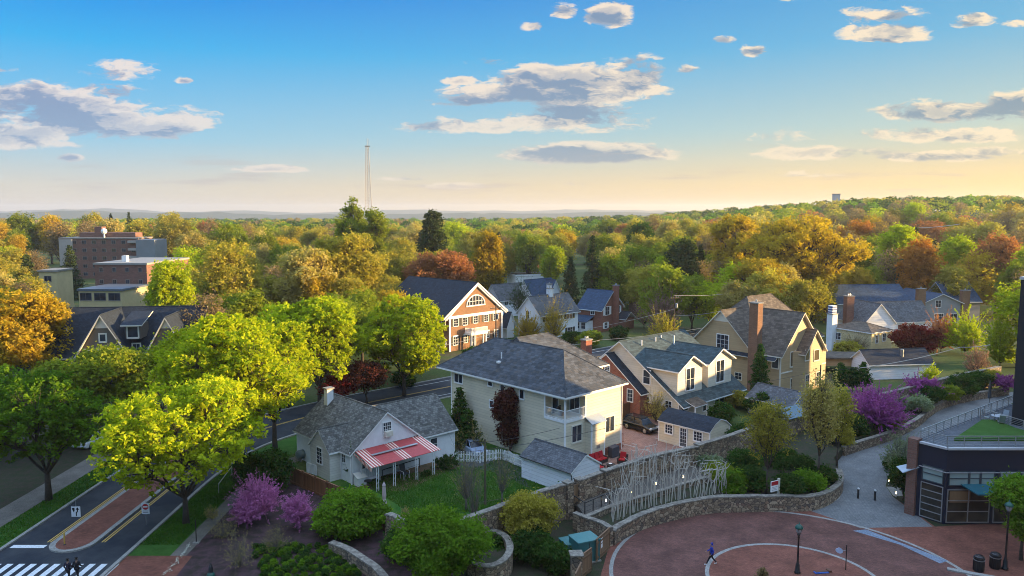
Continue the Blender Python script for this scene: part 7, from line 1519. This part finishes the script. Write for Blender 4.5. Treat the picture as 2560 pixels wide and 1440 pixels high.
for i, (px, py, hw, mt, lb) in enumerate([(1400, 1275, 40, 'dg', 'dark green shrub in the corner below the gate gap'), (1330, 1400, 60, 'dg', 'dark low shrub below the olive-yellow tree'), (1240, 1385, 34, 'dg', 'dark shrub behind the round planter wall'), (1390, 1425, 50, 'dg', 'dark shrub left of the stone gate post'), (1010, 1395, 60, 'dg', 'dark green shrub between the low wall and the bright green tree'), (2300, 1262, 30, 'dg', 'low dark shrub at the foot of the brick pier'), (2238, 1176, 26, 'dg', 'dark shrub by the upper shop lantern'),
        (1010, 965, 30, 'dg', 'dark shrub beside the road behind the cottage wing'), (1185, 905, 30, 'dg', 'round dark shrub at the corner of the brown brick colonial'), (1430, 860, 24, 'dg', 'low dark hedge shrub in front of the white house'), (1475, 868, 32, 'gr', 'light green small tree in front of the red brick house'), (1545, 850, 26, 'dg', 'dark hedge in front of the red brick porch'), (1800, 1060, 40, 'dg', 'dark shrub right of the cream shed'), (1905, 1035, 44, 'dg', 'dark shrub in front of the stone garage'), (1840, 1020, 34, 'ol', 'olive shrub at the right corner of the dormer house'), (2120, 905, 40, 'ol', 'shaggy olive shrub in front of the cream box house')]):
    b = G(px, py); r = hw*b.y/1900; plant(make_tree('shrub', r, .1, r*1.3, 420, 20, .17 if b.y < 100 else .24, .35, 120+i, tr=.06, nl=20, fork=.2, twigs=3), 'garden_shrub', b, LM[mt], lb, 'shrub')
# right-hand middle distance
conif('narrow_conifer', 'narrow dark conifer beside the tan house chimney', spot(1897, 1000), 858, 26, 'ar', 8000, .2, 71, True)
for i, (px, top) in enumerate(((2099, 905), (2130, 918), (2156, 904))): conif('arborvitae', ['left one of the three dense green arborvitae behind the large purple redbud', 'middle and shortest of the three green arborvitae', 'right one of the three dense green arborvitae'][i], spot(px, 985), top, 21, 'ar', 7000, .17, 72+i, True)
leafy('red_maple', 'dark red maple in front of the white gabled house', spot(2288, 905), 812, 60, 'rd', 'round', 1.3, 900, 24, .27, .5, 75, tr=.14, nl=30)
stems('salmon_tree', 'salmon-pink tree in front of the grey gable house', spot(2352, 880), 785, 34, 'sa', 130, 170, .17, 76, 1.0, 'tree'); stems('budding_tree', 'upright yellow-green tree right of the salmon-pink one', spot(2412, 888), 772, 46, 'yg', 120, 170, .2, 77, 1.2, 'tree'); stems('budding_tree', 'rounded yellow-green tree beside the dark tower', spot(2500, 915), 792, 36, 'yg', 160, 220, .2, 78, .8, 'tree'); stems('pink_tree', 'faded pink bare-branched tree in front of the yellow-green ones', spot(2440, 945), 855, 34, 'pp', 90, 60, .13, 79, 1.0, 'tree')
stems('bare_tree', 'bare brown tree in front of the cream box house wall', spot(2138, 890), 825, 42, 'br', 110, 50, .1, 110, .8, 'tree', BARKG); stems('yellow_shrub', 'gold-tipped shrub in front of the clapboard garage', spot(2324, 958), 908, 22, 'yg', 90, 90, .12, 111, .2)
stems('golden_shrub', 'large bare golden shrub in front of the white house, right part', spot(1385, 850), 738, 34, 'gold', 150, 60, .14, 112, .6, 'shrub'); stems('golden_shrub', 'bare golden shrub in front of the white house gable, left part', spot(1320, 852), 778, 34, 'gold', 150, 90, .15, 113, .5, 'shrub')
stems('blossom_tree', 'pink-brown blossoming tree behind the utility pole', spot(1658, 845), 718, 44, 'pp', 170, 90, .17, 114, 1.2, 'tree'); stems('blossom_tree', 'dull mauve blossoming tree beside the shaded brown house', spot(1610, 820), 728, 30, 'pp', 90, 60, .17, 115, 1.2, 'tree'); stems('olive_bush', 'tall olive bush under the pink-brown blossoming tree', spot(1655, 868), 775, 44, 'ol', 130, 120, .17, 116, .4)
stems('bare_tree', 'tall pine-like bare tree in front of the navy-roofed house', spot(1300, 812), 688, 30, 'dg', 90, 60, .17, 117, 4, 'tree')
# the big golden oaks and their neighbours
def oak(label, base, top, half, mat, seed, name='golden_oak', leaf=.42, tips=1500, per=18, zb=.3, **kw): return leafy(name, label, base, top, half, mat, 'oak', zb, tips, per, leaf, .8, seed, tr=.75, nl=48, **kw)
oak('huge golden oak with a spreading dark trunk behind the tan house', spot(1995, 0, 190), 532, 160, 'gold', 131, limbs=10, fork=6, tips=2400, zb=.38, per=13); oak('smaller golden tree in front of the huge oak, behind the tan house ridge', spot(1890, 0, 172), 640, 82, 'gold', 132, tips=1000, leaf=.36, limbs=7)
oak('golden tree left of the huge oak', spot(1830, 0, 215), 532, 78, 'gold', 133, tips=1000)
oak('very broad yellow-olive tree above the street trees', spot(868, 0, 165), 568, 105, 'yg' if False else 'ol', 134, 'olive_tree', tips=1500); oak('pale tan-olive tree forming the left half of the broad pair above the street trees', spot(775, 0, 155), 608, 78, 'lt', 135, 'olive_tree', tips=1200, per=14)
leafy('tall_tree', 'tallest tree on the left horizon, in front of the radio mast', spot(882, 0, 255), 487, 44, 'gr', 'oak', .35, 700, 16, .5, .9, 136, tr=.6, nl=30); leafy('tall_tree', 'tall tree just right of the radio mast', spot(940, 0, 250), 510, 40, 'gr', 'oak', .3, 700, 16, .5, .9, 137, tr=.5, nl=30)
leafy('olive_tree', 'brown-olive tree left of the half-timbered grey house', spot(580, 0, 150), 603, 98, 'ol', 'tall', .2, 1300, 14, .36, .8, 138, tr=.35, nl=40); leafy('green_tree', 'yellow-green tree right of the dark brick flats', spot(436, 0, 140), 645, 56, 'yg', 'round', .2, 1000, 18, .36, .7, 139, tr=.3, nl=34)
leafy('orange_maple', 'orange-pink maple above the brown brick colonial roof', spot(1105, 0, 195), 630, 92, 'ru', 'round', .15, 1500, 18, .42, .8, 140, tr=.35, nl=44, ry=9); leafy('golden_tree', 'golden-yellow tree right of the orange-pink maple', spot(1222, 0, 205), 578, 50, 'gold', 'tall', .12, 1000, 18, .45, .8, 141, tr=.35, nl=34)
leafy('orange_maple', 'orange tree among green ones at right, above the white gabled house', spot(2290, 0, 200), 600, 56, 'og', 'round', .15, 1000, 18, .42, .8, 142, tr=.3, nl=36); leafy('red_tree', 'large brick-red tree near the right edge', spot(2480, 0, 200), 585, 72, 'ru', 'round', .15, 1200, 18, .42, .8, 143, tr=.3, nl=40)
leafy('green_tree', 'bright green tree left of the orange one at right', spot(2232, 0, 215), 560, 52, 'yg', 'round', .2, 900, 18, .42, .8, 144, tr=.3, nl=34); leafy('green_tree', 'bright green tree between the orange and the brick-red tree', spot(2375, 0, 215), 585, 48, 'yg', 'round', .2, 900, 18, .42, .8, 145, tr=.3, nl=34); leafy('green_tree', 'yellow-green tree cut by the right edge above the dark tower', spot(2560, 0, 185), 612, 40, 'yg', 'round', .2, 700, 18, .4, .8, 146, tr=.3)
leafy('green_tree', 'deep green tree above the red brick house', spot(1592, 0, 215), 615, 70, 'gr', 'round', .1, 1100, 18, .42, .8, 147, tr=.3, nl=36); 
for i, (px, Y, top, hw, lb) in enumerate([(1478, 200, 588, 44, 'tall layered conifer above the navy-roofed house'), (1425, 195, 640, 40, 'dark conifer between the brick cottage and the tall layered conifer'), (190, 235, 612, 44, 'dark pine in front of the brick apartment block'), (268, 200, 655, 30, 'small spruce in front of the dark brick flats'), (296, 420, 532, 24, 'distant pine left of the pair on the left skyline'), (340, 420, 530, 26, 'distant pine right of the pair on the left skyline'), (1530, 210, 650, 36, 'conifer behind the red brick house roof'), (1745, 215, 610, 36, 'conifer just left of the golden tree'), (2320, 240, 600, 34, 'dark conifer between the bright green trees at right')]):
    conif('conifer', lb, spot(px, 0, Y), top, hw, 'dk', 8000, .42, 150+i, zb=.5)
leafy('conifer', 'dark rounded conifer standing above the orange-pink maple', spot(1087, 0, 240), 530, 38, 'dk', 'tall', .15, 1100, 16, .5, .8, 168, tr=.4, nl=34)
leafy('conifer', 'broad black-green conifer left of the golden trees', spot(1700, 0, 205), 598, 52, 'dk', 'tall', .08, 1300, 16, .5, .8, 169, tr=.4, nl=40)
# small ground plants
rs = random.Random(9); proto = None
def scatter(protos, pts, mats, label, name, group, cat, smin=.7, smax=1.2):
    out = []
    for i, (x, y, z) in enumerate(pts):
        s_ = rs.uniform(smin, smax); p = protos[i % len(protos)]
        if i < len(protos): p.location = (x, y, z); out.append(p); continue
        out.append(replant(p, (x, y, z), mats[i % len(mats)], label, rs.uniform(0, 6.28), (s_, s_, s_)))
    return out
pr = [plant(make_tree('shrub', .32, .05, .45, 60, 10, .11, .12, 200+i, tr=.02, nl=8, fork=.05, twigs=False), 'ground_plant', (0, 0, 0), LM['dg'], 'small round green plant set in rows in the dark bed beside the low curved wall', 'plant', 'rows of low round plants in the garden bed') for i in range(3)]
pts = []
for r_ in range(7):
    for c_ in range(13):
        g_ = G(640+c_*19+r_*4+rs.uniform(-4, 4), 1372+r_*12+rs.uniform(-3, 3)); pts.append((g_.x, g_.y, 0))
scatter(pr, pts, [LM['dg'], LM['mg']], pr[0]['label'], 'ground_plant', None, 'plant')
pr = [plant(make_tree('shrub', .2, .05, .3, 9, 2, .07, .1, 210+i, tr=.01, nl=5, fork=.05, twigs=False), 'flower_clump', (0, 0, 0), leafmat('white_petals', (.75, .75, .72), (.6, .6, .5), .2), 'clump of small white flowers along the edge of the brick corner', 'flowers', 'white flowers edging the garden bed') for i in range(2)]
pts = []
for i in range(22):
    f = i/21; g_ = G(474-62*f+rs.uniform(-4, 4), 1368+72*f); pts.append((g_.x, g_.y, 0))
scatter(pr, pts, [leafmat('white_petals', (.75, .75, .72))], pr[0]['label'], 'flower_clump', None, 'flowers')
for i, (px, py, top, hw, lb) in enumerate([(560, 1345, 1275, 42, 'bare tan shrub below the pink redbuds'), (600, 1420, 1320, 48, 'large bare tan shrub at the bottom left of the garden bed'), (690, 1380, 1300, 40, 'bare brown shrub in the middle of the dark mulch'), (530, 1300, 1258, 20, 'small bare shrub by the sidewalk'), (1015, 1300, 1262, 14, 'little shrub against the corner of the tall stone wall')]):
    stems('bare_shrub', lb, spot(px, py), top, hw, 'lt', 70, 20, .05, 220+i, .2, 'shrub', BARKG, thick=.016)
q = G(1905, 1455); stems('dried_grass', 'tuft of dried ornamental grass at the bottom edge of the brick circle', q, 1415, 14, 'br', 60, 40, .1, 230, .1, 'plant')
# grass clumps that roughen the sunless verges

# grass blades that roughen the lawns
def grass(name, label, quads, n, size, mat, seed):
    rng = np.random.default_rng(seed); cen = []
    for q, k in quads:
        a, b, c, d = [np.array(p) for p in q]; u, w = rng.random(k)[:, None], rng.random(k)[:, None]; p = (a*(1-u)+b*u)*(1-w)+(d*(1-u)+c*u)*w; cen.append(np.c_[p, np.full(k, .05)])
    cen = np.concatenate(cen); m_ = len(cen); ang = rng.uniform(0, 6.28, m_); h_ = size*rng.uniform(.5, 1.4, m_); wv = size*.28
    dx, dy = np.cos(ang)*wv, np.sin(ang)*wv; tip = rng.normal(size=(m_, 2))*size*.35
    V = np.stack([np.c_[cen[:, 0]-dx, cen[:, 1]-dy, cen[:, 2]-.05], np.c_[cen[:, 0]+dx, cen[:, 1]+dy, cen[:, 2]-.05], np.c_[cen[:, 0]+tip[:, 0], cen[:, 1]+tip[:, 1], cen[:, 2]-.05+h_]], 1).reshape(-1, 3)
    o = sky_mesh(name, V, np.arange(len(V)).reshape(-1, 3), LM[mat]); return tag(o, label, 'grass', None, 'stuff')
LM['gs'] = leafmat('grass_blades', (.07, .17, .018), (.03, .09, .012), .3)
grass('lawn_grass', 'uneven grass of the lawn behind the stone wall', [(((-16, 76), (-9, 66.5), (3.5, 68), (-3, 80)), 26000), (((-3, 80), (3.5, 68), (5, 73), (-1, 84)), 8000)], 0, .13, 'gs', 1)
grass('verge_grass', 'rough grass of the two roadside verges', [(((-30.8, 60.4), (-27.5, 60.4), (-27.4, 78), (-30.6, 80)), 14000), (((-44.6, 50), (-42, 50), (-42, 84), (-44.6, 86)), 12000)], 0, .13, 'gs', 2)
# ================================================================ the wood beyond the gardens: individual trees, then the far mass
rb = random.Random(21)
PROT = []
for i, (shape, kw) in enumerate([('round', {}), ('oak', {}), ('tall', {}), ('vase', {}), ('round', {}), ('tall', {})]):
    d = make_tree(shape, 6.2 if shape != 'tall' else 4.8, 3.0, 16, 820, 15, .46, .9, 300+i, tr=.32, nl=26, limbs=6, twigs=4, k=3)
    t = plant(d, 'wood_tree', (0, 0, -500), LM['ol'], 'x', 'tree', 'trees of the wooded suburb'); PROT.append(t)
SP = []   # sparse, still nearly bare crowns
for i in range(2):
    d = make_tree('tall', 4.6, 3.0, 16, 620, 8, .36, .8, 320+i, tr=.34, nl=26, limbs=7, twigs=2, k=3); SP.append(plant(d, 'wood_tree', (0, 0, -500), LM['br'], 'x', 'tree', 'trees of the wooded suburb'))
CP = [plant(make_conifer(3.4, 16, 340+i, 5000, .6), 'wood_conifer', (0, 0, -500), LM['dk'], 'x', 'tree', 'conifers of the wooded suburb') for i in range(2)]
KW = dict(ol='olive', yg='yellow-green', gr='fresh green', gold='golden', og='orange', ru='rust-red', br='nearly bare brown', dk='black-green conifer', lt='pale tan', dg='deep green')
LAND = [(0, 'the left picture edge'), (60, 'the left gold maple'), (240, 'the apartment block'), (330, 'the dark brick flats'), (432, 'the tree beside the flats'), (580, 'the brown-olive tree'), (655, 'the skyline tower'), (775, 'the pale tan-olive tree'), (920, 'the radio mast'), (1087, 'the dark rounded conifer'), (1160, 'the orange-pink maple'), (1222, 'the golden-yellow tree'), (1320, 'the brick cottage'), (1445, 'the narrow brick gatehouse'), (1592, 'the red brick house'), (1700, 'the black-green conifer'), (1830, 'the second golden oak'), (1995, 'the huge golden oak'), (2232, 'the right-hand green tree'), (2290, 'the orange tree at right'), (2375, 'the second right-hand green tree'), (2480, 'the brick-red tree'), (2560, 'the right picture edge')]
placed = []
def put(px, Y, H_, w_, mt, protos, used={}):
    x = P(px, 700, Y).x; z = gz(x, Y); s_ = H_/16; wx = w_/6.2 if protos is PROT else w_/4.6 if protos is SP else w_/3.4
    placed.append([px, Y, x, z, s_, wx, mt, protos])
houses_px = [(1130, 1200, 640), (1256, 1385, 672), (1420, 1466, 640), (655, 722, 700), (150, 395, 700), (2130, 2480, 800), (1280, 1400, 720)]
# bands from near to far; densities by distance
def colour(px, Y):
    r_ = rb.random()
    if px < 500: w_ = dict(ol=6, yg=1.5, gr=1.6, gold=2, og=.4, ru=.5, br=3, lt=1.5, dk=.4)
    elif px < 1050: w_ = dict(ol=6, yg=1.5, gr=1.8, gold=1.2, og=.15, ru=.25, br=2, lt=2, dk=.3)
    elif px < 1750: w_ = dict(ol=4, yg=1, gr=3, gold=.6, og=.1, ru=.2, br=3, lt=1, dk=1.0, dg=.8)
    else: w_ = dict(ol=4, yg=1.2, gr=2.4, gold=1, og=.25, ru=.4, br=4.5, lt=1.2, dk=.5, dg=.5)
    k = sum(w_.values())*r_
    for c, v in w_.items():
        k -= v
        if k <= 0: return c
    return 'ol'
blk = [(-40, 1700, 96, 130)]
def free(px, Y):
    """keep open what the photograph shows in front of or between the trees"""
    for a, b, y0, y1 in [(100, 500, 90, 165), (1030, 1270, 120, 190), (1256, 1610, 100, 192), (1600, 1760, 100, 165), (1650, 2130, 80, 160), (2060, 2500, 80, 178), (110, 470, 90, 140), (130, 400, 145, 262), (640, 730, 120, 158), (1150, 1395, 190, 262), (1410, 1470, 190, 330), (2130, 2420, 178, 192)]:
        if a < px < b and y0 < Y < y1: return False
    return True
def frontok(px, Y, H_, w_):
    """no tree in front of a house top that must be seen"""
    hp = w_/Y*1900; top = 527+(27.5-H_)*1900/Y
    for a, b, bottom, Yh in [(120, 395, 652, 345), (236, 372, 740, 195), (170, 305, 765, 160), (655, 722, 690, 165), (1256, 1385, 668, 262), (1424, 1464, 636, 320), (1225, 1400, 740, 200), (630, 682, 545, 900), (2400, 2560, 600, 330), (1130, 1192, 625, 290), (2140, 2480, 775, 185)]:
        if Y < Yh and px+hp*.85 > a and px-hp*.85 < b and top < bottom: return False
    return True
rows = [(128, 9, 15, .55), (142, 9, 15, .6), (158, 10, 16, .6), (176, 10, 16, .6), (196, 11, 17, .62), (218, 12, 17, .65), (243, 12, 18, .65), (272, 13, 19, .7), (305, 13, 19, .7), (345, 14, 20, .72), (390, 15, 20, .75), (440, 15, 21, .78), (500, 15, 21, .8)]
for Y0, h0, h1, k_ in rows:
    px = -60+rb.uniform(0, 60)
    while px < 2620:
        Y = Y0*rb.uniform(.95, 1.05); H_ = rb.uniform(h0, h1)*(1+.12*rb.random())*(1.0 if Y < 280 or 640 < px < 1520 else 1.22); c = colour(px, Y); pr = PROT
        if c == 'br': pr = SP
        if c == 'dk': pr = CP; 
        w_ = H_*(rb.uniform(.34, .46) if pr is PROT else rb.uniform(.28, .36) if pr is SP else rb.uniform(.27, .36))
        if free(px, Y) and frontok(px, Y, H_, w_): put(px, Y, H_, w_, c, pr)
        px += w_/Y*1900*2*k_*rb.uniform(.8, 1.25)
vis = [q for q in placed]
vis.sort(key=lambda q: q[1])
LIM = 300
things_, rest = vis[:LIM], vis[LIM:]
# say which one each tree is: colour + nearest landmark + order
buckets = {}
for q in things_:
    lm = min(LAND, key=lambda l: abs(l[0]-q[0])); side = 'left of' if q[0] < lm[0]-12 else 'right of' if q[0] > lm[0]+12 else 'in line with'
    dist = 'near' if q[1] < 165 else 'middle-distance' if q[1] < 235 else 'far'
    q.append((KW[q[6]], dist, side, lm[1])); buckets.setdefault(q[-1], []).append(q)
ordn = ['first', 'second', 'third', 'fourth', 'fifth', 'sixth', 'seventh', 'eighth', 'ninth', 'tenth', 'eleventh', 'twelfth']
for key, L in buckets.items():
    L.sort(key=lambda q: q[0])
    for i, q in enumerate(L):
        kw_, dist, side, lm = key; noun = '' if kw_.endswith('conifer') else ' tree'
        side = side if i >= 0 else side
        q.append(f'{dist} {kw_}{noun} {side} {lm}' if len(L) == 1 else f'{ordn[min(i, 11)]} from left of the {dist} {kw_}{noun}s {side} {lm}')
for q in things_:
    if len(q[-1].split()) > 16: q[-1] = q[-1].replace(' the ', ' ')
firsts = set()
for q in things_:
    px, Y, x, z, s_, wx, mt, protos = q[:8]; p = rb.choice(protos)
    if id(p) not in firsts:
        firsts.add(id(p)); p.location = (x, Y, z-.3); p.rotation_euler = (0, 0, rb.uniform(0, 6.28)); p.scale = (wx, wx, s_); p['label'] = q[-1]; p.children[0].data.materials[0] = LM[mt] if mt in LM else LM['ol']
        for ch in p.children:
            if ch.name.startswith('crown'): ch.material_slots[0].link = 'OBJECT'; ch.material_slots[0].material = LM[mt]
    else: replant(p, (x, Y, z-.3), LM[mt], q[-1], rb.uniform(0, 6.28), (wx, wx, s_))
for p in PROT+SP+CP:
    if id(p) not in firsts:
        for ch in list(p.children): bpy.data.objects.remove(ch)
        bpy.data.objects.remove(p)
# the far wood: one mass of crowns, colour kept per kind
def far_mass(name, label, items, seed, per=150, leaf=2.2):
    rng = np.random.default_rng(seed); by = {}
    for (x, y, z, H_, w_, mt) in items:
        m_ = per; d = rng.normal(size=(m_, 3)); d /= np.linalg.norm(d, axis=1)[:, None]; d[:, 2] = np.abs(d[:, 2])*1.0-.25
        k = rng.uniform(.75, 1.05, m_)[:, None]; c = np.array([x, y, z+H_*.55]) + d*k*np.array([w_, w_, H_*.46]); by.setdefault(mt, []).append(c)
    Vs, Fs, M_ = [], [], []; n = 0; mats = list(by)
    for i, mt in enumerate(mats):
        V, Fc = cards(np.concatenate(by[mt]), leaf, rng, 3, .35); Vs.append(V); Fs.append(Fc+n); n += len(V); M_.append(np.full(len(Fc), i))
    o = sky_mesh(name, np.concatenate(Vs), np.concatenate(Fs), [LM[m_] for m_ in mats]); o.data.polygons.foreach_set('material_index', np.concatenate(M_).astype(np.int32)); o.data.update()
    return tag(o, label, 'wood', None, 'stuff')
items = [(q[2], q[1], q[3], q[4]*16, q[5]*(6.2 if q[7] is PROT else 4.6 if q[7] is SP else 3.4), q[6]) for q in rest]
far_mass('woodland', 'continuous spring woodland filling the land between the houses and the ridge', items, 5, 420, 1.25)
items = []
Y = 540.0
while Y < 1500:
    x0, x1 = -.78*Y, .82*Y; x = x0
    while x < x1:
        yy = Y*rb.uniform(.97, 1.03); px = PX((x, yy, 20))[0]; mt = rb.choice(['ol', 'mg', 'gr', 'dg', 'br', 'dg', 'mg', 'gr', 'ol', 'dg']); H_ = rb.uniform(14, 21); w_ = H_*rb.uniform(.36, .5)
        items.append((x, yy, gz(x, yy), H_, w_, mt)); x += w_*1.5*rb.uniform(.8, 1.3)*(1+Y/2500)
    Y *= 1.055
far_mass('distant_woodland', 'distant green woods running up to the ridge and the horizon', items, 6, 240, 1.8)
# blue hills on the horizon
hm = soil('hill_woods', (.05, .075, .05), (.07, .085, .055), .004, .03)
for nm, Yh, hts, seed in (('hills', 3600, (-6, 34), 3), ('far_hills', 6500, (0, 66), 8)):
    rr = np.random.default_rng(seed); xs_ = np.linspace(-Yh*.85, Yh*.9, 90); hh_ = np.convolve(rr.uniform(hts[0], hts[1], 100), np.ones(4)/4, 'same')[5:95]+8*np.sin(np.arange(90)/7.); m_ = MB()
    for i in range(89):
        m_.poly([(xs_[i], Yh, -15), (xs_[i+1], Yh, -15), (xs_[i+1], Yh+500, hh_[i+1]), (xs_[i], Yh+500, hh_[i])]); m_.poly([(xs_[i], Yh+500, hh_[i]), (xs_[i+1], Yh+500, hh_[i+1]), (xs_[i+1], Yh+1200, -15), (xs_[i], Yh+1200, -15)])
    m_.build(nm, hm, smooth=True, uv=False, kind='structure')

# the evening air
hz = MB().box(-9500, -200, -17, 9500, 8500, 92).build('haze', BLACK, uv=False, kind='stuff', label='pale evening haze over the whole suburb', cat='haze')
hm_ = bpy.data.materials.new('haze_air'); hm_.use_nodes = True; hm_.node_tree.nodes.clear(); T = NT(hm_.node_tree)
pv = T.n('ShaderNodeVolumePrincipled'); pv.inputs['Color'].default_value = (.80, .86, .95, 1); pv.inputs['Density'].default_value = .00011; pv.inputs['Anisotropy'].default_value = 0.3
T.nt.links.new(pv.outputs[0], T.n('ShaderNodeOutputMaterial').inputs['Volume']); hz.data.materials.clear(); hz.data.materials.append(hm_)
